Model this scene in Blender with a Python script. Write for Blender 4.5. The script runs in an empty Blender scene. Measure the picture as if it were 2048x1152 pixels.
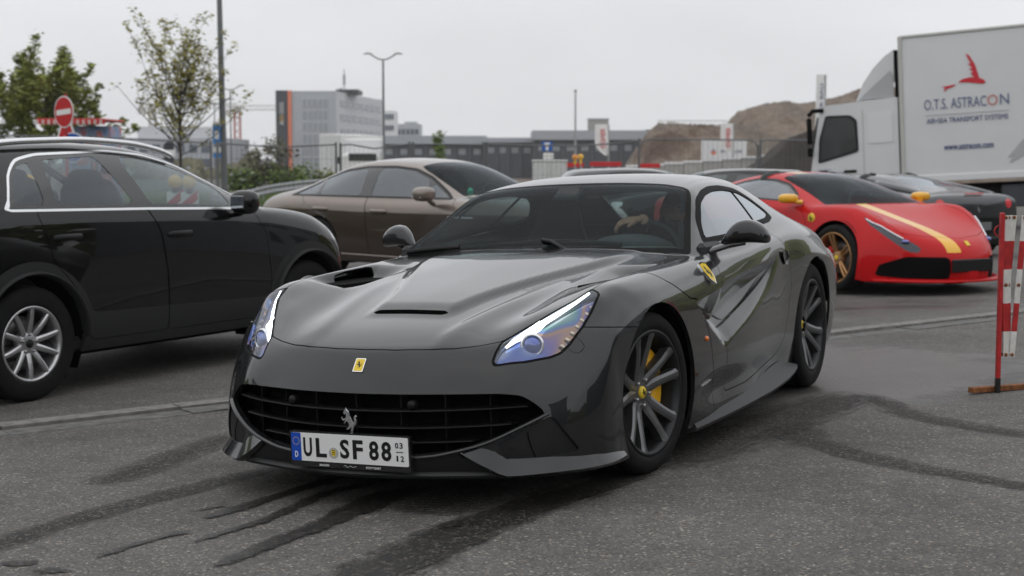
import bpy, math, random
import numpy as np
from mathutils import Vector, Matrix

S = bpy.context.scene
COL = S.collection
rad = math.radians

# ------------------------------------------------------------------ camera, sky, sun, exposure
CAM_H = 1.352
FPX = 2955.6
PITCH = 0.08744
cam = bpy.data.cameras.new('camera')
cam.sensor_width = 36.0
cam.lens = FPX / 2048 * 36
cam.clip_start = 0.05
cam.clip_end = 4000
cam.dof.use_dof = True
cam.dof.focus_distance = 6.0
cam.dof.aperture_fstop = 4.0
camo = bpy.data.objects.new('camera', cam)
COL.objects.link(camo)
camo.location = (0, 0, CAM_H)
camo.rotation_euler = (math.pi / 2 - PITCH, 0, 0)
S.camera = camo

SUN_EL, SUN_AZ = rad(58), rad(200)
W = bpy.data.worlds.new('World')
S.world = W
W.use_nodes = True
nt = W.node_tree
nt.nodes.clear()
out = nt.nodes.new('ShaderNodeOutputWorld')
bg = nt.nodes.new('ShaderNodeBackground')
sky = nt.nodes.new('ShaderNodeTexSky')
sky.sky_type = 'NISHITA'
sky.sun_disc = False
sky.sun_elevation = SUN_EL
sky.sun_rotation = SUN_AZ
sky.dust_density = 4.0
sky.air_density = 1.0
# closed cloud deck: the sky's light arrives grey, a little brighter overhead (overcast sky)
tc = nt.nodes.new('ShaderNodeTexCoord')
sep = nt.nodes.new('ShaderNodeSeparateXYZ')
nt.links.new(tc.outputs['Generated'], sep.inputs[0])
mr = nt.nodes.new('ShaderNodeMapRange')
mr.inputs['From Min'].default_value = 0.0
mr.inputs['From Max'].default_value = 1.0
mr.inputs['To Min'].default_value = 1.10
mr.inputs['To Max'].default_value = 1.45
nt.links.new(sep.outputs['Z'], mr.inputs['Value'])
nz = nt.nodes.new('ShaderNodeTexNoise')
nz.inputs['Scale'].default_value = 2.2
nz.inputs['Detail'].default_value = 5
nz.inputs['Roughness'].default_value = 0.55
mpn = nt.nodes.new('ShaderNodeMapping')
mpn.inputs['Scale'].default_value = (1, 1, 3.0)
nt.links.new(tc.outputs['Generated'], mpn.inputs[0])
nt.links.new(mpn.outputs[0], nz.inputs['Vector'])
cr = nt.nodes.new('ShaderNodeMapRange')
cr.inputs['From Min'].default_value = 0.3
cr.inputs['From Max'].default_value = 0.7
cr.inputs['To Min'].default_value = 0.88
cr.inputs['To Max'].default_value = 1.06
nt.links.new(nz.outputs['Fac'], cr.inputs['Value'])
mul = nt.nodes.new('ShaderNodeMath'); mul.operation = 'MULTIPLY'
nt.links.new(mr.outputs[0], mul.inputs[0]); nt.links.new(cr.outputs[0], mul.inputs[1])
cloud = nt.nodes.new('ShaderNodeMix'); cloud.data_type = 'RGBA'; cloud.blend_type = 'MULTIPLY'
cloud.inputs['Factor'].default_value = 1.0
SKYGREY = 7.4
cloud.inputs['A'].default_value = (SKYGREY * 0.985, SKYGREY * 1.0, SKYGREY * 1.03, 1)
nt.links.new(mul.outputs[0], cloud.inputs['B'])
mixs = nt.nodes.new('ShaderNodeMix'); mixs.data_type = 'RGBA'
mixs.inputs['Factor'].default_value = 0.97
nt.links.new(sky.outputs[0], mixs.inputs['A'])
nt.links.new(cloud.outputs['Result'], mixs.inputs['B'])
nt.links.new(mixs.outputs['Result'], bg.inputs['Color'])
bg.inputs['Strength'].default_value = 0.1
nt.links.new(bg.outputs[0], out.inputs[0])

sl = bpy.data.lights.new('sun', 'SUN')
sl.energy = 0.5
sl.angle = rad(150)
sl.color = (1.0, 0.97, 0.93)
slo = bpy.data.objects.new('sun', sl)
COL.objects.link(slo)
d = Vector((math.sin(SUN_AZ) * math.cos(SUN_EL), math.cos(SUN_AZ) * math.cos(SUN_EL), math.sin(SUN_EL)))
slo.rotation_euler = d.to_track_quat('Z', 'Y').to_euler()
slo.location = (0, 0, 60)

S.view_settings.view_transform = 'Standard'
S.view_settings.look = 'None'
S.view_settings.exposure = 0
S.view_settings.gamma = 1
S.render.engine = 'CYCLES'
S.cycles.max_bounces = 8
S.cycles.transparent_max_bounces = 16
S.cycles.transmission_bounces = 8
S.cycles.volume_bounces = 2

# ------------------------------------------------------------------ ground plane (the site slopes gently)
CAR_M = np.array([[-0.42846626, 0.90310029, -0.02874929],
                  [-0.9035507, -0.42811999, 0.01758994],
                  [0.00357734, 0.03351314, 0.99943187]])
CAR_T = np.array([-0.18574118, 6.49937279, 0.0])
GN = CAR_M[:, 2].copy()
def gz(X, Y):
    """height of the sloping yard; far away it levels out"""
    dx, dy = X - CAR_T[0], Y - CAR_T[1]
    z = -(GN[0] * dx + GN[1] * dy) / GN[2]
    q = abs(z)
    if q > 0.09:
        q = 0.09 + 0.07 * math.tanh((q - 0.09) / 0.07)
    z = math.copysign(q, z)
    t = min(1.0, max(0.0, (Y - 65) / 55.0))          # beyond the fence the land drops to a lower road
    return z - 1.3 * t * t * (3 - 2 * t)

# ------------------------------------------------------------------ helpers
MATS = {}
def mat(name, base=(0.5, 0.5, 0.5), rough=0.5, metal=0.0, coat=0.0, spec=0.5, noise=None, bump=None,
        emit=None, trans=0.0, ior=1.45, alpha=1.0, coat_rough=0.03, rvar=0.0):
    """procedural principled material; noise=(scale, amount) mottles the colour, bump=(scale, strength)"""
    m = bpy.data.materials.new(name)
    m.use_nodes = True
    n = m.node_tree
    b = n.nodes['Principled BSDF']
    b.inputs['Base Color'].default_value = (*base, 1)
    b.inputs['Roughness'].default_value = rough
    b.inputs['Metallic'].default_value = metal
    b.inputs['Coat Weight'].default_value = coat
    b.inputs['Coat Roughness'].default_value = coat_rough
    b.inputs['Specular IOR Level'].default_value = spec
    b.inputs['IOR'].default_value = ior
    b.inputs['Transmission Weight'].default_value = trans
    b.inputs['Alpha'].default_value = alpha
    if emit:
        b.inputs['Emission Color'].default_value = (*emit[:3], 1)
        b.inputs['Emission Strength'].default_value = emit[3]
    if noise or bump or rvar:
        t = n.nodes.new('ShaderNodeTexCoord')
    if noise:
        x = n.nodes.new('ShaderNodeTexNoise')
        x.inputs['Scale'].default_value = noise[0]
        x.inputs['Detail'].default_value = 6
        n.links.new(t.outputs['Object'], x.inputs['Vector'])
        r = n.nodes.new('ShaderNodeValToRGB')
        a = noise[1]
        r.color_ramp.elements[0].position = 0.3
        r.color_ramp.elements[1].position = 0.7
        r.color_ramp.elements[0].color = (*[c * (1 - a) for c in base], 1)
        r.color_ramp.elements[1].color = (*[min(1, c * (1 + a)) for c in base], 1)
        n.links.new(x.outputs['Fac'], r.inputs[0])
        n.links.new(r.outputs[0], b.inputs['Base Color'])
    if rvar:
        x = n.nodes.new('ShaderNodeTexNoise')
        x.inputs['Scale'].default_value = 9
        x.inputs['Detail'].default_value = 5
        n.links.new(t.outputs['Object'], x.inputs['Vector'])
        r = n.nodes.new('ShaderNodeMapRange')
        r.inputs['To Min'].default_value = max(0, rough - rvar)
        r.inputs['To Max'].default_value = min(1, rough + rvar)
        n.links.new(x.outputs['Fac'], r.inputs['Value'])
        n.links.new(r.outputs[0], b.inputs['Roughness'])
    if bump:
        x = n.nodes.new('ShaderNodeTexNoise')
        x.inputs['Scale'].default_value = bump[0]
        x.inputs['Detail'].default_value = 4
        n.links.new(t.outputs['Object'], x.inputs['Vector'])
        q = n.nodes.new('ShaderNodeBump')
        q.inputs['Strength'].default_value = bump[1]
        q.inputs['Distance'].default_value = 0.01
        n.links.new(x.outputs['Fac'], q.inputs['Height'])
        n.links.new(q.outputs[0], b.inputs['Normal'])
    MATS[name] = m
    return m

def glass(name, tint, tr=0.6, rough=0.02, refl=(0.9, 0.95, 1.0), r0=0.07, ex=5.0):
    """thin sheet glass: tinted see-through plus a fresnel mirror"""
    m = bpy.data.materials.new(name)
    m.use_nodes = True
    n = m.node_tree
    n.nodes.clear()
    o = n.nodes.new('ShaderNodeOutputMaterial')
    t = n.nodes.new('ShaderNodeBsdfTransparent')
    t.inputs[0].default_value = (*[c * tr for c in tint], 1)
    g = n.nodes.new('ShaderNodeBsdfGlossy')
    g.inputs['Roughness'].default_value = rough
    g.inputs['Color'].default_value = (*refl, 1)
    f = n.nodes.new('ShaderNodeLayerWeight')
    f.inputs['Blend'].default_value = 0.5
    mr = n.nodes.new('ShaderNodeMapRange')
    mr.interpolation_type = 'LINEAR'
    p = n.nodes.new('ShaderNodeMath'); p.operation = 'POWER'; p.inputs[1].default_value = ex
    n.links.new(f.outputs['Facing'], p.inputs[0])
    n.links.new(p.outputs[0], mr.inputs['Value'])
    mr.inputs['To Min'].default_value = r0
    mr.inputs['To Max'].default_value = 1.0
    mx = n.nodes.new('ShaderNodeMixShader')
    n.links.new(mr.outputs[0], mx.inputs[0])
    n.links.new(t.outputs[0], mx.inputs[1])
    n.links.new(g.outputs[0], mx.inputs[2])
    n.links.new(mx.outputs[0], o.inputs[0])
    MATS[name] = m
    return m

def link(name, me, m=None, parent=None):
    o = bpy.data.objects.new(name, me)
    COL.objects.link(o)
    if parent is not None:
        o.parent = parent
    if m is not None:
        if isinstance(m, (list, tuple)):
            for q in m:
                me.materials.append(q)
        else:
            me.materials.append(m)
    return o

def tag(o, label=None, cat=None, group=None, kind=None):
    if label: o['label'] = label
    if cat: o['category'] = cat
    if group: o['group'] = group
    if kind: o['kind'] = kind
    return o

def thing(name, label, cat, loc=(0, 0, 0), rz=0.0, group=None, mw=None):
    o = bpy.data.objects.new(name, None)
    COL.objects.link(o)
    o.empty_display_size = 0.1
    if mw is not None:
        o.matrix_world = mw
    else:
        o.location = loc
        o.rotation_euler = (0, 0, rz)
    return tag(o, label, cat, group)

class MB:
    """collects simple shapes into one mesh"""
    def __init__(s):
        s.v, s.f, s.m, s.sm = [], [], [], []
        s.mi = 0
        s.smooth = False
    def add(s, v, f, smooth=None):
        b = len(s.v)
        s.v += [tuple(map(float, p)) for p in v]
        s.f += [tuple(b + i for i in q) for q in f]
        s.m += [s.mi] * len(f)
        s.sm += [s.smooth if smooth is None else smooth] * len(f)
        return s
    def box(s, c, d, rz=0.0, bev=0.0, R=None):
        hx, hy, hz = d[0] / 2, d[1] / 2, d[2] / 2
        if bev > 0:
            b = min(bev, hx * .9, hy * .9, hz * .9)
            P = []
            for sx in (-1, 1):
                for sy in (-1, 1):
                    for sz in (-1, 1):
                        P += [(sx * (hx - b), sy * (hy - b), sz * hz), (sx * (hx - b), sy * hy, sz * (hz - b)), (sx * hx, sy * (hy - b), sz * (hz - b))]
            k = lambda a, b_, c_: (a * 4 + b_ * 2 + c_) * 3
            F = []
            for a in (0, 1):
                F.append([k(0, 0, a), k(1, 0, a), k(1, 1, a), k(0, 1, a)])
                F.append([k(0, a, 0) + 1, k(1, a, 0) + 1, k(1, a, 1) + 1, k(0, a, 1) + 1])
                F.append([k(a, 0, 0) + 2, k(a, 1, 0) + 2, k(a, 1, 1) + 2, k(a, 0, 1) + 2])
            for a in (0, 1):
                for b_ in (0, 1):
                    F.append([k(0, a, b_), k(1, a, b_), k(1, a, b_) + 1, k(0, a, b_) + 1])
                    F.append([k(a, 0, b_), k(a, 1, b_), k(a, 1, b_) + 2, k(a, 0, b_) + 2])
                    F.append([k(a, b_, 0) + 1, k(a, b_, 1) + 1, k(a, b_, 1) + 2, k(a, b_, 0) + 2])
                    for c_ in (0, 1):
                        q = k(a, b_, c_)
                        F.append([q, q + 1, q + 2])
            # orient outward
            G = []
            for q in F:
                pa, pb, pc = (np.array(P[i]) for i in q[:3])
                nn = np.cross(pb - pa, pc - pa)
                cen = np.mean([P[i] for i in q], 0)
                G.append(q if nn @ cen > 0 else q[::-1])
            F = G
        else:
            P = [(x, y, z) for x in (-hx, hx) for y in (-hy, hy) for z in (-hz, hz)]
            F = [(0, 1, 3, 2), (4, 6, 7, 5), (0, 4, 5, 1), (2, 3, 7, 6), (0, 2, 6, 4), (1, 5, 7, 3)]
        if R is None:
            ca, sa = math.cos(rz), math.sin(rz)
            P = [(c[0] + x * ca - y * sa, c[1] + x * sa + y * ca, c[2] + z) for x, y, z in P]
        else:
            P = [tuple(np.array(c) + np.array(R) @ np.array(p)) for p in P]
        return s.add(P, F, smooth=False)
    def tube(s, pts, r, n=8, cap=True, squash=None, smooth=True):
        pts = [np.array(p, float) for p in pts]
        rs = r if isinstance(r, (list, tuple, np.ndarray)) else [r] * len(pts)
        V, F = [], []
        up = None
        for i, p in enumerate(pts):
            a = pts[max(0, i - 1)]; b = pts[min(len(pts) - 1, i + 1)]
            t = b - a; t /= np.linalg.norm(t) + 1e-12
            if up is None:
                up = np.array([0, 0, 1.]) if abs(t[2]) < .9 else np.array([1., 0, 0])
            e1 = up - t * (up @ t); e1 /= np.linalg.norm(e1) + 1e-12
            e2 = np.cross(t, e1); up = e1
            for k in range(n):
                an = 2 * math.pi * (k + .5) / n
                q1, q2 = (1, 1) if squash is None else squash
                V.append(p + rs[i] * (math.cos(an) * e1 * q1 + math.sin(an) * e2 * q2))
        for i in range(len(pts) - 1):
            for k in range(n):
                F.append((i * n + k, i * n + (k + 1) % n, (i + 1) * n + (k + 1) % n, (i + 1) * n + k))
        s.add(V, F, smooth)
        if cap:
            s.add(V[:n], [tuple(range(n))[::-1]], False)
            s.add(V[-n:], [tuple(range(n))], False)
        return s
    def lathe(s, prof, n=32, axis='z', c=(0, 0, 0), smooth=True, a0=0.0, a1=2 * math.pi):
        """prof: list of (radius, height)"""
        V, F = [], []
        full = abs(a1 - a0 - 2 * math.pi) < 1e-6
        m = n if full else n + 1
        for r, h in prof:
            for k in range(m):
                a = a0 + (a1 - a0) * k / n
                x, y, z = r * math.cos(a), r * math.sin(a), h
                if axis == 'y': x, y, z = x, z, y
                elif axis == 'x': x, y, z = z, x, y
                V.append((c[0] + x, c[1] + y, c[2] + z))
        for i in range(len(prof) - 1):
            for k in range(n):
                k2 = (k + 1) % m
                q = (i * m + k, i * m + k2, (i + 1) * m + k2, (i + 1) * m + k)
                F.append(q if axis != 'y' else q[::-1])
        return s.add(V, F, smooth)
    def prism(s, poly, z0, z1, fn=None, smooth=False):
        """extrude a 2D polygon; fn maps (a, b, h) to xyz"""
        fn = fn or (lambda a, b, h: (a, b, h))
        n = len(poly)
        V = [fn(a, b, z0) for a, b in poly] + [fn(a, b, z1) for a, b in poly]
        F = [tuple(range(n))[::-1], tuple(range(n, 2 * n))] + [(i, (i + 1) % n, n + (i + 1) % n, n + i) for i in range(n)]
        return s.add(V, F, smooth)
    def mesh(s, name):
        me = bpy.data.meshes.new(name)
        me.from_pydata(s.v, [], s.f)
        me.polygons.foreach_set('material_index', s.m)
        me.polygons.foreach_set('use_smooth', s.sm)
        me.update()
        return me
    def build(s, name, m=None, parent=None):
        return link(name, s.mesh(name), m, parent)

def akima(x, y, xq, breaks=()):
    """piecewise Akima through (x, y) split at breaks; y may be (n, k)"""
    x = np.asarray(x, float); y = np.asarray(y, float); xq = np.asarray(xq, float)
    one = y.ndim == 1
    if one: y = y[:, None]
    res = np.zeros((len(xq), y.shape[1]))
    bx = [x[0]] + [b for b in breaks if x[0] < b < x[-1]] + [x[-1]]
    for a, b in zip(bx[:-1], bx[1:]):
        idx = [i for i in range(len(x)) if a - 1e-9 <= x[i] <= b + 1e-9]
        X, Y = x[idx], y[idx]
        last = b >= x[-1] - 1e-9
        sel = (xq >= a - 1e-9) & ((xq <= b + 1e-9) if last else (xq < b - 1e-9))
        if a <= x[0] + 1e-9: sel |= xq < a
        if last: sel |= xq > b
        n = len(X)
        if n == 2:
            t = ((xq[sel] - X[0]) / (X[1] - X[0]))[:, None]
            res[sel] = Y[0] + (Y[1] - Y[0]) * t
            continue
        dlt = (Y[1:] - Y[:-1]) / (X[1:] - X[:-1])[:, None]
        e = np.concatenate([[2 * dlt[0] - dlt[min(1, n - 2)]], dlt, [2 * dlt[-1] - dlt[max(0, n - 3)]]])
        e = np.concatenate([[2 * e[0] - e[1]], e, [2 * e[-1] - e[-2]]])
        T = np.zeros_like(Y)
        for i in range(n):
            m1, m2, m3, m4 = e[i], e[i + 1], e[i + 2], e[i + 3]
            w1 = np.abs(m4 - m3) + np.abs(m4 + m3) * .5 + 1e-6
            w2 = np.abs(m2 - m1) + np.abs(m2 + m1) * .5 + 1e-6
            T[i] = (w1 * m2 + w2 * m3) / (w1 + w2)
        k = np.clip(np.searchsorted(X, xq[sel], side='right') - 1, 0, n - 2)
        h = (X[k + 1] - X[k])[:, None]
        t = np.clip((xq[sel] - X[k]) [:, None] / h, 0, 1)
        res[sel] = ((2 * t**3 - 3 * t**2 + 1) * Y[k] + (t**3 - 2 * t**2 + t) * h * T[k]
                    + (-2 * t**3 + 3 * t**2) * Y[k + 1] + (t**3 - t**2) * h * T[k + 1])
    return res[:, 0] if one else res

class Surf:
    """polygon surface with vertex normals that can be cut along any scalar function"""
    def __init__(s, co, nr, uv, faces):
        s.co, s.nr, s.uv, s.faces = co, nr, uv, faces
    def split(s, fn):
        val = np.asarray(fn(s), float).copy()
        val[np.abs(val) < 1e-7] = 1e-7
        sg = (val > 0).tolist()
        neg, pos = [], []
        co, nr, uv = [], [], []
        base = len(s.co)
        ed = {}
        def cross(a, b):
            k = (a, b) if a < b else (b, a)
            if k in ed: return ed[k]
            a, b = k
            t = val[a] / (val[a] - val[b])
            co.append(s.co[a] + (s.co[b] - s.co[a]) * t)
            q = s.nr[a] + (s.nr[b] - s.nr[a]) * t
            nr.append(q / (np.linalg.norm(q) + 1e-12))
            uv.append(s.uv[a] + (s.uv[b] - s.uv[a]) * t)
            ed[k] = base + len(co) - 1
            return ed[k]
        for f in s.faces:
            g = [sg[i] for i in f]
            if all(g): pos.append(f); continue
            if not any(g): neg.append(f); continue
            P, N = [], []
            n = len(f)
            for i in range(n):
                a, b = f[i], f[(i + 1) % n]
                (P if g[i] else N).append(a)
                if g[i] != g[(i + 1) % n]:
                    c = cross(a, b); P.append(c); N.append(c)
            if len(P) > 2: pos.append(tuple(P))
            if len(N) > 2: neg.append(tuple(N))
        if co:
            C = np.concatenate([s.co, np.array(co)]); Nn = np.concatenate([s.nr, np.array(nr)]); U = np.concatenate([s.uv, np.array(uv)])
        else:
            C, Nn, U = s.co, s.nr, s.uv
        return Surf(C, Nn, U, neg).compact(), Surf(C, Nn, U, pos).compact()
    def compact(s):
        used = sorted({i for f in s.faces for i in f})
        mp = {o: n for n, o in enumerate(used)}
        if not used:
            return Surf(np.zeros((0, 3)), np.zeros((0, 3)), np.zeros((0, 2)), [])
        return Surf(s.co[used], s.nr[used], s.uv[used], [tuple(mp[i] for i in f) for f in s.faces])
    def copy(s): return Surf(s.co.copy(), s.nr.copy(), s.uv.copy(), list(s.faces))
    def mirror(s):
        m = np.array([1, -1, 1.])
        return Surf(s.co * m, s.nr * m, s.uv.copy(), [f[::-1] for f in s.faces])
    def offset(s, d):
        return Surf(s.co + s.nr * d, s.nr.copy(), s.uv.copy(), list(s.faces))
    def join(s, o):
        b = len(s.co)
        return Surf(np.concatenate([s.co, o.co]), np.concatenate([s.nr, o.nr]), np.concatenate([s.uv, o.uv]), s.faces + [tuple(i + b for i in f) for f in o.faces])
    def both(s): return s.join(s.mirror())
    def boundary(s):
        cnt = {}
        for f in s.faces:
            for i in range(len(f)):
                a, b = f[i], f[(i + 1) % len(f)]
                k = (a, b) if a < b else (b, a)
                if k in cnt: cnt[k] = None
                else: cnt[k] = (a, b)
        return [v for v in cnt.values() if v is not None]
    def build(s, name, m, parent=None, rim=0.0, skip_mid=True):
        co, nr, faces = s.co.tolist(), s.nr.tolist(), list(s.faces)
        if rim:
            for a, b in s.boundary():
                if skip_mid and abs(s.co[a][1]) < 1e-4 and abs(s.co[b][1]) < 1e-4: continue
                pa, pb = s.co[a], s.co[b]
                qa, qb = pa - s.nr[a] * rim, pb - s.nr[b] * rim
                n = np.cross(pa - pb, qa - pa)
                l = np.linalg.norm(n)
                n = (n / l if l > 1e-12 else s.nr[a])
                i = len(co)
                co += [pb.tolist(), pa.tolist(), qa.tolist(), qb.tolist()]
                nr += [n.tolist()] * 4
                faces.append((i, i + 1, i + 2, i + 3))
        me = bpy.data.meshes.new(name)
        me.from_pydata(co, [], faces)
        me.polygons.foreach_set('use_smooth', [True] * len(faces))
        me.update()
        me.normals_split_custom_set_from_vertices(nr)
        return link(name, me, m, parent)

def grid_surf(P):
    """P: (nu, nv, 3) grid"""
    nu, nv = P.shape[:2]
    du = np.gradient(P, axis=0); dv = np.gradient(P, axis=1)
    N = np.cross(du, dv)
    N /= np.linalg.norm(N, axis=2, keepdims=True) + 1e-12
    U, V = np.meshgrid(np.linspace(0, 1, nu), np.linspace(0, 1, nv), indexing='ij')
    F = [(i * nv + j, (i + 1) * nv + j, (i + 1) * nv + j + 1, i * nv + j + 1) for i in range(nu - 1) for j in range(nv - 1)]
    return Surf(P.reshape(-1, 3), N.reshape(-1, 3), np.stack([U, V], 2).reshape(-1, 2), F)

def loft(lines, us, nsub, ubreaks=(), jbreaks=(), smooth=2, flip=False, disp=None, vkeys=None):
    """lines: list of [(u, x, y, z), ...] character lines from the centreline outwards"""
    J = len(lines)
    us = np.asarray(us, float)
    G = np.stack([akima([k[0] for k in L], [k[1:] for k in L], us, ubreaks) for L in lines], 1)
    vk = np.arange(J, dtype=float) if vkeys is None else np.asarray(vkeys, float)
    vq = np.concatenate([np.linspace(vk[j], vk[j + 1], nsub, endpoint=False) for j in range(J - 1)] + [[vk[-1]]])
    P = np.zeros((len(us), len(vq), 3))
    for i in range(len(us)):
        g = G[i]
        gg = np.concatenate([g[1:2] * np.array([1, -1, 1]), g]) if abs(g[0][1]) < 1e-6 else g
        kk = np.concatenate([[vk[0] - (vk[1] - vk[0])], vk]) if len(gg) > J else vk
        P[i] = akima(kk, gg, vq, [vk[j] for j in jbreaks])
    keepu = np.ones(len(us), bool)
    for b in ubreaks: keepu[np.argmin(np.abs(us - b))] = False
    keepu[[0, -1]] = False
    keepv = np.ones(len(vq), bool)
    for j in jbreaks: keepv[j * nsub] = False
    keepv[-1] = False
    for _ in range(smooth):
        Q = P.copy()
        Q[1:-1][keepu[1:-1]] = (P[:-2] + 2 * P[1:-1] + P[2:])[keepu[1:-1]] / 4
        P = Q
        E = np.concatenate([P[:, 1:2] * np.array([1, -1, 1]), P], 1)
        Q = P.copy()
        A = (E[:, :-2] + 2 * E[:, 1:-1] + E[:, 2:]) / 4      # for v index 0..n-2
        kv = keepv[:-1]
        Q[:, :-1][:, kv] = A[:, kv]
        P = Q
    P[:, 0, 1] = np.where(np.abs(P[:, 0, 1]) < 1e-3, 0, P[:, 0, 1])
    if disp is not None:
        P = disp(P)
    s = grid_surf(P)
    if flip:
        s.nr = -s.nr; s.faces = [f[::-1] for f in s.faces]
    return s

def poly_sd(p, q):
    """signed distance from points p (n,2) to polygon q; negative inside"""
    q = np.asarray(q, float)
    n = len(q)
    d = np.full(len(p), 1e9)
    ins = np.zeros(len(p), bool)
    for i in range(n):
        a, b = q[i], q[(i + 1) % n]
        e = b - a
        w = p - a
        t = np.clip((w @ e) / (e @ e + 1e-15), 0, 1)
        d = np.minimum(d, np.linalg.norm(w - t[:, None] * e, axis=1))
        c = ((a[1] <= p[:, 1]) & (b[1] > p[:, 1])) | ((b[1] <= p[:, 1]) & (a[1] > p[:, 1]))
        if abs(b[1] - a[1]) > 1e-12:
            xs = a[0] + (p[:, 1] - a[1]) / (b[1] - a[1]) * (b[0] - a[0])
            ins ^= c & (p[:, 0] < xs)
    return np.where(ins, -d, d)

def rpoly(q, r=0.03, n=5):
    """round the corners of a polygon"""
    q = [np.array(p, float) for p in q]
    o = []
    for i, p in enumerate(q):
        a, b = q[i - 1], q[(i + 1) % len(q)]
        u, v = a - p, b - p
        rr = min(r, np.linalg.norm(u) * .45, np.linalg.norm(v) * .45)
        s = p + u / np.linalg.norm(u) * rr
        e = p + v / np.linalg.norm(v) * rr
        for k in range(n + 1):
            t = k / n
            o.append((1 - t)**2 * s + 2 * t * (1 - t) * p + t * t * e)
    return np.array(o)

def line_sd(p, pts):
    """signed side of an open polyline (extended at its ends); used for seams"""
    pts = np.asarray(pts, float)
    pts = np.concatenate([[pts[0] + (pts[0] - pts[1]) * 50], pts, [pts[-1] + (pts[-1] - pts[-2]) * 50]])
    best = np.full(len(p), 1e9); sg = np.ones(len(p))
    for a, b in zip(pts[:-1], pts[1:]):
        e = b - a; w = p - a
        t = np.clip((w @ e) / (e @ e), 0, 1)
        dd = np.linalg.norm(w - t[:, None] * e, axis=1)
        cr_ = e[0] * w[:, 1] - e[1] * w[:, 0]
        m = dd < best - 1e-12
        best[m] = dd[m]; sg[m] = np.sign(cr_[m])
    return best * sg

def smoothstep(a, b, x):
    t = np.clip((x - a) / (b - a), 0, 1)
    return t * t * (3 - 2 * t)

def text_obj(name, s, size, m, parent=None, extrude=0.001, align='CENTER', res=3, offset=0.0, sx=1.0):
    """lettering as mesh in its local XY plane"""
    c = bpy.data.curves.new(name, 'FONT')
    c.body = s; c.size = size; c.extrude = extrude; c.resolution_u = res
    c.align_x = align; c.align_y = 'CENTER'; c.offset = offset
    o = bpy.data.objects.new(name, c)
    COL.objects.link(o)
    dg = bpy.context.evaluated_depsgraph_get()
    me = bpy.data.meshes.new_from_object(o.evaluated_get(dg))
    bpy.data.objects.remove(o)
    if sx != 1.0:
        for v_ in me.vertices: v_.co.x *= sx
    me.materials.clear()
    return link(name, me, m, parent)
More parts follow.
